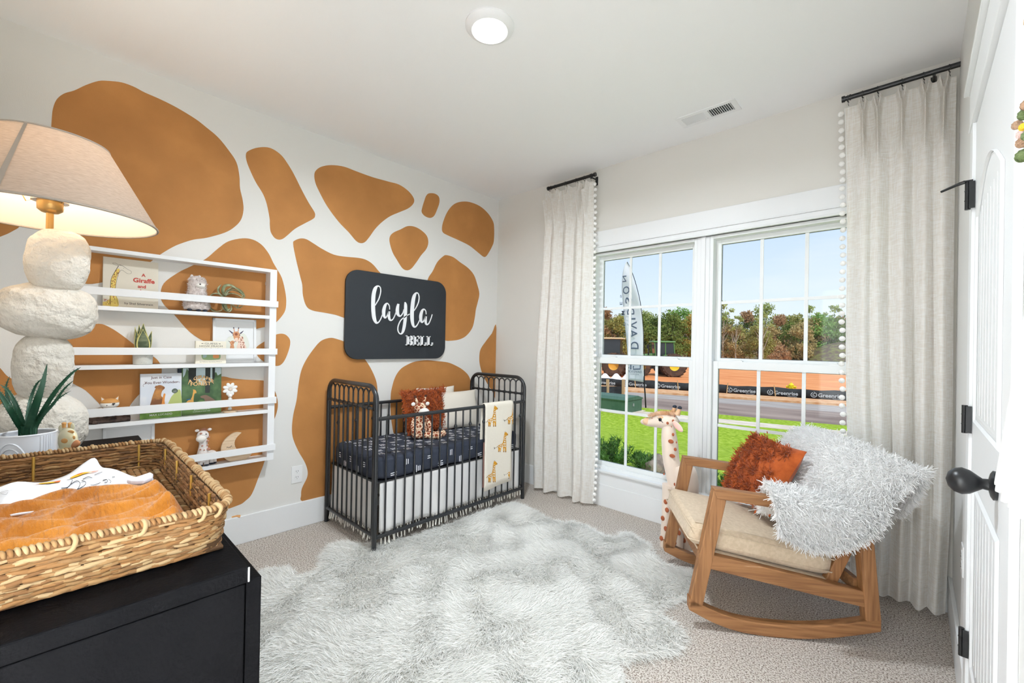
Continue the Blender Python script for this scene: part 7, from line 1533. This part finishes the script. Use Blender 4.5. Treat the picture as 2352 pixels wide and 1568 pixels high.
for st in ([(395, 378, 3), (430, 390, 3), (470, 375, 3)], [(550, 408, 4), (620, 395, 4), (650, 350, 4), (600, 345, 3)], [(575, 425, 4), (640, 380, 4), (690, 360, 4), (720, 375, 4), (700, 405, 4), (640, 438, 4)], [(690, 410, 4), (760, 385, 4), (770, 365, 4), (735, 360, 4)], [(745, 350, 4), (790, 335, 4), (830, 340, 3)], [(815, 380, 3), (850, 378, 3), (905, 360, 3)], [(850, 320, 3), (920, 295, 3)], [(925, 345, 4), (960, 335, 4), (965, 350, 4), (940, 355, 4)], [(975, 330, 3), (1000, 340, 3), (990, 352, 3)], [(1010, 312, 3), (1035, 308, 3)], [(0, 480, 3), (40, 465, 3), (72, 468, 3)], [(5, 500, 2), (50, 510, 2), (70, 490, 2)]): g.ribbon(st, pz, m=2, n=4)
link('shirt_print', g, [mat('print_yellow', (238, 184, 40), r=.9), mat('print_orange', (226, 116, 58), r=.9), mat('print_black', (50, 52, 60), r=.9)], t, off=off)

# ---------------------------------------------------------------- stacked stone lamp
LC = np.array((0.82, -3.062, DZ)); M_stone = mat('white_plaster_stone', (226, 220, 210), r=0.95, c2=(214, 206, 194), ns=9, nd=5, bump=1.6, bs=42, bd=7)
t = thing('table_lamp', 'large lit table lamp of four stacked white stones with a linen shade', 'table lamp', LC)
SCL = lambda p: (p - CX) @ CW / FPX
def stone(cx_, cy_, w, h, tilt=0, pw=2.6, seed=0, dp=None):
    "centre and size measured in the photo, turned to metres at the lamp's distance"
    d_ = (LC - CX) @ CW; k = d_ / FPX; ray = CX + (CW + CR * (cx_ - 1176) / FPX - CU * (cy_ - PY) / FPX) * d_
    c = ray - LC; hd = unit((ray - CX) * (1, 1, 0)); ct_ = float(hd @ CW); rx, rz = w * k / 2 * ct_, h * k / 2; r_ = np.random.default_rng(seed); ph = r_.uniform(0, 6.28, 6)
    def sup(D): return (np.abs(D[:, 0]) ** pw + np.abs(D[:, 1]) ** pw + np.abs(D[:, 2]) ** pw) ** (-1 / pw) * (1 + 0.022 * np.sin(4 * D[:, 0] + ph[0]) + 0.022 * np.sin(3 * D[:, 1] + ph[1]) + 0.012 * np.sin(11 * D[:, 2] + 4 * D[:, 0] + ph[2]) + 0.008 * np.sin(17 * D[:, 0] + 9 * D[:, 1] + ph[3]) + 0.006 * np.sin(29 * D[:, 2] + 13 * D[:, 1] + ph[4]))
    pr_ = np.array((hd[1], -hd[0], 0)); ax = np.stack([pr_ * math.cos(tilt) + Z_ * math.sin(tilt), hd, -pr_ * math.sin(tilt) + Z_ * math.cos(tilt)])
    g = G(); g.ball(c, (rx, (dp or w) * k / 2 * ct_, rz), 64, 40, fn=sup, ax=ax); g.v[-1][:, 2] = np.maximum(g.v[-1][:, 2], 0.0005); return link('stone', g, M_stone, t, smooth=180)
stone(94, 981, 232, 164, 0, 2.3, 1, 200); stone(101, 842, 144, 148, 0, 3.0, 2); stone(113, 715, 238, 124, R(-4), 2.6, 3, 190); stone(135, 600, 150, 142, R(-4), 2.7, 4)
M_bs = mat('antique_brass_lamp', (178, 140, 84), r=0.35, metal=0.85)
zs = lambda py: (onp(127, py, 'y', LC[1]) - LC)[2]
ax_ = onp(127, 500, 'y', LC[1] - 0.002) - LC; axx = np.array((0.012, -0.002)); 
pz_ = lambda py: DZ * 0 + (1.7076 - DZ) + (497.4 - py) / FPX * ((LC - CX) @ CW)
g = G(); g.cyl((axx[0], axx[1], pz_(530)), (axx[0], axx[1], pz_(490)), 0.010, 16); link('stem', g, M_bs, t, smooth=60)
g = G(); g.lathe([(0.0, pz_(492)), (0.022, pz_(490)), (0.033, pz_(484)), (0.034, pz_(466)), (0.0, pz_(465))], 28, (axx[0], axx[1], 0)); g.f = g.f; link('socket', g, M_bs, t, smooth=50)
g = G(); g.lathe([(0.030, pz_(466)), (0.048, pz_(466)), (0.048, pz_(463)), (0.036, pz_(460)), (0.036, pz_(450)), (0.0, pz_(449))], 28, (axx[0], axx[1], 0)); link('socket_ring', g, mat('steel_ring', (190, 180, 170), r=0.25, metal=0.9), t, smooth=50)
mb_ = mat('lit_bulb', (255, 236, 205), emit=12.0)
g = G(); g.ball((axx[0], axx[1], 0.93), (0.032, 0.032, 0.042), 20, 14); link('bulb', g, mb_, t, smooth=180)
ld = bpy.data.lights.new('bulb_glow', 'POINT'); ld.energy = TABLE_LAMP_W; ld.color = (1, 0.88, 0.72); ld.shadow_soft_size = 0.045
lo = bpy.data.objects.new('bulb_light', ld); COL.objects.link(lo); lo.parent = t; lo.location = (axx[0], axx[1], 1.0)
ms_ = bpy.data.materials.new('linen_lampshade'); ms_.use_nodes = True
n, l = ms_.node_tree.nodes, ms_.node_tree.links; b = n['Principled BSDF']; b.inputs['Roughness'].default_value = 0.95
tcn = n.new('ShaderNodeTexCoord'); mpn = n.new('ShaderNodeMapping'); mpn.inputs['Scale'].default_value = (55, 55, 520); l.new(tcn.outputs['Object'], mpn.inputs[0]); q = n.new('ShaderNodeTexNoise'); q.inputs['Scale'].default_value = 1; q.inputs['Detail'].default_value = 4; l.new(mpn.outputs[0], q.inputs[0])
k = n.new('ShaderNodeValToRGB'); k.color_ramp.elements[0].position = 0.35; k.color_ramp.elements[0].color = lin((182, 167, 153)); k.color_ramp.elements[1].position = 0.65; k.color_ramp.elements[1].color = lin((200, 186, 173)); l.new(q.outputs[0], k.inputs[0]); l.new(k.outputs[0], b.inputs['Base Color'])
tb = n.new('ShaderNodeBsdfTranslucent'); l.new(k.outputs[0], tb.inputs[0]); mx2 = n.new('ShaderNodeMixShader'); mx2.inputs[0].default_value = 0.42; l.new(b.outputs[0], mx2.inputs[1]); l.new(tb.outputs[0], mx2.inputs[2]); l.new(mx2.outputs[0], n['Material Output'].inputs[0])
M_lin2 = mat('white_shade_lining', (246, 232, 214), r=0.8, trans=0.25)
sx_, sy_ = 0.0, 0.0; zb_, zt2, Rb, Rt = 1.7076 - DZ, 1.975 - DZ, 0.298, 0.152
seg = 96; th = np.linspace(0, 2 * np.pi, seg, endpoint=False)
ringp = lambda r_, z: np.stack([sx_ + r_ * np.cos(th), sy_ + r_ * np.sin(th), np.full(seg, z)], 1)
g = G(); g.grid(np.stack([ringp(Rb, zb_), ringp(Rb + (Rt - Rb) * .33, zb_ + (zt2 - zb_) * .33), ringp(Rb + (Rt - Rb) * .66, zb_ + (zt2 - zb_) * .66), ringp(Rt, zt2)]), cv=True)
sh = link('lamp_shade', g, ms_, t, smooth=180)
g = G(); g.grid(np.stack([ringp(Rb - 0.004, zb_ + .001), ringp(Rt - 0.004, zt2 - .001)]), cv=True); link('shade_lining', g, M_lin2, sh, smooth=180)
M_trim = mat('taupe_shade_trim', (158, 146, 134), r=0.95)
for r_, z in ((Rb, zb_), (Rt, zt2)): g = G(); g.tube(ringp(r_ - 0.002, z), 0.0042, 8, closed=True); link('shade_edge', g, M_trim, sh, smooth=180)
def _px(P_): q_ = P_ + LC - CX; return 1176 + FPX * (q_ @ CR) / (q_ @ CW)
am = min(np.linspace(-1.6, 1.6, 321), key=lambda a_: abs(_px(np.array((Rt * math.cos(a_), Rt * math.sin(a_), zt2))) - 60) + (9 if _px(np.array((Rb * math.cos(a_), Rb * math.sin(a_), zb_))) > 60 else 0))
g = G(); a0 = am; g.grid(np.array([[((Rb + (Rt - Rb) * q_ + 0.0015) * math.cos(a0 + w_), (Rb + (Rt - Rb) * q_ + 0.0015) * math.sin(a0 + w_), zb_ + (zt2 - zb_) * q_) for w_ in (-0.028, 0, 0.028)] for q_ in (0, .5, 1)])); link('shade_seam', g, M_trim, sh)
for a in (0.5, 2.6, 4.7): g = G(); g.tube([(0.034 * math.cos(a) + axx[0], 0.034 * math.sin(a), pz_(462)), (0.06 * math.cos(a), 0.06 * math.sin(a), pz_(468) - .004), ((Rt) * 0.98 * math.cos(a), (Rt) * 0.98 * math.sin(a), zt2 - 0.01)], 0.0016, 6); link('harp_wire', g, M_bs, sh)

# ---------------------------------------------------------------- aloe in a white pot
PC = np.array((1.115, -3.098, DZ)); M_cer = mat('white_glazed_ceramic', (232, 234, 240), r=0.15, spec=0.6, coat=0.3)
t = thing('aloe_plant', 'aloe plant with spiky dark green leaves in a white ribbed pot on the dresser', 'potted plant', PC)
g = G(); Rp = 0.064; g.lathe(cr([(0.0, 0.0), (0.054, 0.0), (0.061, 0.006), (0.064, 0.03), (0.064, 0.110), (0.065, 0.122), (0.0625, 0.125), (0.059, 0.122), (0.058, 0.105), (0.0, 0.103)], 4), 56); pt = link('pot', g, M_cer, t, smooth=50)
g = G(); vd = math.atan2(CX[1] - PC[1], CX[0] - PC[0])
for dA in (0.50, 0.70, 0.90):
    for s in (-0.055, 0.055): a = vd + dA + s; g.tube([(Rp * math.cos(a), Rp * math.sin(a), 0.045), (Rp * math.cos(a), Rp * math.sin(a), 0.118)], 0.0022, 6)
    g.tube([(Rp * math.cos(vd + dA + 0.055 * math.cos(q_)), Rp * math.sin(vd + dA + 0.055 * math.cos(q_)), 0.045 - 0.006 * math.sin(q_)) for q_ in np.linspace(0, math.pi, 7)], 0.0022, 6)
for rr in (0.20, 0.32, 0.44, 0.56): g.tube([(Rp * math.cos(vd - 0.55 + rr * math.cos(q_)), Rp * math.sin(vd - 0.55 + rr * math.cos(q_)), 0.03 + rr * 0.13 * math.sin(q_)) for q_ in np.linspace(0, math.pi, 15)], 0.0022, 6)
link('raised_ribs', g, M_cer, pt, smooth=60)
g = G(); g.lathe([(0, 0.106), (0.058, 0.106)], 24, cap=False); link('soil', g, mat('dark_soil', (60, 50, 42), r=1), t)
M_aloe = mat('aloe_green', (34, 78, 56), r=0.35, c2=(82, 118, 100), ns=18, nd=4, lo=0.45, hi=0.75, stretch=(1, 1, 0.4), spec=0.5); M_dot = mat('aloe_speck', (176, 200, 178), r=0.6)
def px3(px, py, depth_off=0.0):
    d_ = (PC - CX) @ CW + depth_off; return CX + (CW + CR * (px - 1176) / FPX - CU * (py - PY) / FPX) * d_ - PC
cA = lambda x, y, o=0: px3(x / 6.533, 820 + y / 6.533, o)
leaves = [([(420, 1100), (480, 900), (560, 650), (640, 400), (708, 100)], 100, -0.045), ([(480, 1090), (620, 850), (760, 620), (900, 430), (1080, 240), (1215, 150)], 62, -0.01), ([(520, 1080), (640, 880), (800, 700), (960, 480), (1110, 345)], 44, -0.02), ([(540, 1090), (620, 900), (760, 730), (920, 590), (1068, 502)], 30, 0.01), ([(400, 1000), (430, 780), (470, 600), (540, 420), (640, 310)], 46, 0.03), ([(370, 1080), (300, 880), (220, 680), (120, 500), (0, 410)], 62, -0.02), ([(330, 1080), (250, 950), (140, 770), (60, 640), (0, 545), (-90, 400)], 78, -0.05), ([(340, 1060), (240, 880), (150, 700), (100, 560), (95, 420), (150, 280)], 42, 0.03)]
for pts_, w_, o_ in leaves:
    P = cr([cA(x, y, o_ * min(1, i / 2)) for i, (x, y) in enumerate(pts_)], 7); m_ = np.linspace(0, 1, len(P)); k_ = ((PC - CX) @ CW) / FPX / 6.533
    P[0][2] = 0.104; wdt = w_ / 2 * k_ * np.clip(np.interp(m_, [0, 0.15, 0.5, 0.8, 1], [0.9, 1.0, 0.85, 0.5, 0.04]), 0.03, 1); T = np.gradient(P, axis=0); T /= np.linalg.norm(T, axis=1)[:, None]
    vw = unit(CX - PC); rows_ = []
    for p, tt, ww in zip(P, T, wdt):
        sdv = unit(np.cross(tt, vw)); nn = unit(np.cross(sdv, tt)); rows_.append([p + sdv * ww * a_ + nn * ww * b2 for a_, b2 in ((-1, 0.28), (-0.6, 0.02), (0, -0.14), (0.6, 0.02), (1, 0.28), (0.75, -0.25), (0, -0.62), (-0.75, -0.25))])
    g = G(); g.grid(np.array(rows_), cv=True); lf = link('leaf', g, M_aloe, t, smooth=180)
    g = G()
    for i in range(4, len(P) - 3, 2):
        for e_ in (0, 4): a_ = np.array(rows_[i][e_]); c_ = np.array(rows_[i][2]); dd = unit(a_ - c_) + T[i] * 0.6; g.tube([a_ - dd * 0.001, a_ + dd * 0.0035], [0.0012, 0.0002], 4)
    link('leaf_teeth', g, M_aloe, lf)

# giraffe coin bank
BC = px3(163, 1030); bk = CX + (BC + PC - CX); b0 = np.array((1.02, 0, DZ)); dirc = CW + CR * (161 - 1176) / FPX; tpar = (b0[0] - CX[0]) / dirc[0]; b0[1] = CX[1] + dirc[1] * tpar
kb = ((b0 - CX) @ CW) / FPX
t = thing('ceramic_giraffe_bank', 'small round pale green ceramic giraffe bank with tan spots beside the aloe pot', 'figurine', b0)
Rv_ = np.array((CR[0], CR[1], 0)); Rv_ = unit(Rv_); Fv = unit((CX - b0) * (1, 1, 0)); M_bank = mat('celadon_glaze', (222, 218, 190), r=0.25, c2=(232, 222, 180), ns=14, spec=0.5); M_tang = mat('tan_glaze', (206, 152, 88), r=0.3, spec=0.5)
zc_ = (790.49 + 12 - 1008) / FPX * 0 + 0.0
hz = H_ = (onp(163, 1008, 'x', b0[0])[2] - DZ)
ax3 = [Rv_, -Fv, Z_]
ctb = float(unit((b0 - CX) * (1, 1, 0)) @ CW); rw, rh = 34 * kb * ctb, 29 * kb
g = G(); g.ball((0, 0, hz - 0.002), (rw, rw, rh), 32, 20, ax=ax3, fn=lambda D: 1 + 0.08 * np.clip(-D[:, 2], 0, 1)); g.lathe([(rw * 0.80, 0), (rw * 0.95, hz * 0.6)], 28); link('body', g, M_bank, t, smooth=180)
g = G(); g.ball(Rv_ * rw * 0.66 + Fv * rw * 0.62 + Z_ * (hz - 0.012), (0.020, 0.014, 0.0125), 22, 14, ax=[unit(Rv_ + Z_ * .4), Fv, unit(Z_ - Rv_ * .4)]); link('snout', g, mat('copper_glaze', (188, 124, 80), r=0.2, spec=0.6), t, smooth=180)
for sx2, oz in ((-0.42, 1.0), (0.16, 1.12)):
    g = G(); q = Rv_ * rw * sx2 + Z_ * (hz + rh * 0.92); g.tube([q, q + Z_ * 0.012], [0.0048, 0.0055], 12); g.ball(q + Z_ * 0.014, (0.0062, 0.0062, 0.0045), 12, 8); link('horn', g, M_tang, t, smooth=60)
for sx2 in (-0.70, 0.38): g = G(); g.ball(Rv_ * rw * sx2 + Z_ * (hz + rh * (0.86 if sx2 < 0 else 1.02)), (0.009, 0.006, 0.012), 14, 9, ax=ax3); link('ear', g, M_bank, t, smooth=180)
for sx2, sz2, rr, rz in ((-0.32, 0.05, 0.013, 0.008), (0.55, 0.30, 0.0055, 0.0065), (0.25, 0.72, 0.012, 0.006), (0.02, -0.55, 0.014, 0.008)):
    ry_ = math.sqrt(max(0.02, 1 - sx2 ** 2 - sz2 ** 2)); g = G(); g.ball(Rv_ * rw * sx2 + Fv * rw * ry_ + Z_ * (hz + rh * sz2 - 0.002), (rr, 0.003, rz), 14, 8, ax=ax3); link('glazed_spot', g, M_tang, t, smooth=180)

# ---------------------------------------------------------------- wool pompom and yarn hanging at the right wall
gx = W - 0.035
t = thing('pompom_wall_hanging', 'hanging of coloured wool pompoms and white yarn on the right wall', 'wall hanging', (gx, -2.14, 1.0)); off = (gx, -2.14, 1.0)
g = G(); g.cyl((gx, -2.62, 1.72), (gx, -2.16, 1.72), 0.008, 10); link('hanging_stick', g, M_lw, t, off=off, smooth=60)
cols = {'g': mat('moss_green_wool', (92, 108, 66), r=1, c2=(118, 132, 90), ns=60, bump=1, bs=120), 'b': mat('taupe_wool', (150, 118, 94), r=1, c2=(176, 144, 118), ns=60, bump=1, bs=120), 'y': mat('yellow_wool', (244, 196, 60), r=1, bump=1, bs=120), 'p': mat('pale_pink_wool', (222, 190, 182), r=1, bump=1, bs=120)}
for px, py, r_, c_ in ((2355, 262, 13, 'g'), (2337, 287, 10, 'b'), (2352, 291, 9, 'y'), (2347, 308, 10, 'p'), (2349, 327, 12, 'b'), (2352, 357, 15, 'g'), (2360, 240, 12, 'b'), (2362, 310, 12, 'g')):
    p_ = onp(px, py, 'x', gx - 0.012 + random.uniform(-.003, .003)); k_ = ((p_ - CX) @ CW) / FPX; g = G(); g.ball(p_, r_ * k_, 16, 11, fn=lambda D: 1 + 0.05 * np.sin(9 * D[:, 0] + 8 * D[:, 2])); link('wool_pompom', g, cols[c_], t, off=off, smooth=180)
g = G(); M_yarn = mat('white_macrame_yarn', (238, 237, 234), r=1)
for k in range(34):
    y1 = -2.50 + 0.0095 * k; zb2 = 1.07 + 0.02 * (1 - k / 33) + random.uniform(-.010, .010); y2 = y1 + 0.14 * (k / 33) + random.uniform(-.006, .006)
    g.tube([(gx, y1 * 0.6 - 0.4 * 2.36, 1.71), (gx - 0.003, y1 * .9 - .1 * 2.36, 1.35), (gx - 0.004 - random.uniform(0, .012), y2, zb2)], [0.003, 0.0036, 0.0045], 6)
o = link('yarn_fringe', g, M_yarn, t, off=off, smooth=60); o['kind'] = 'stuff'
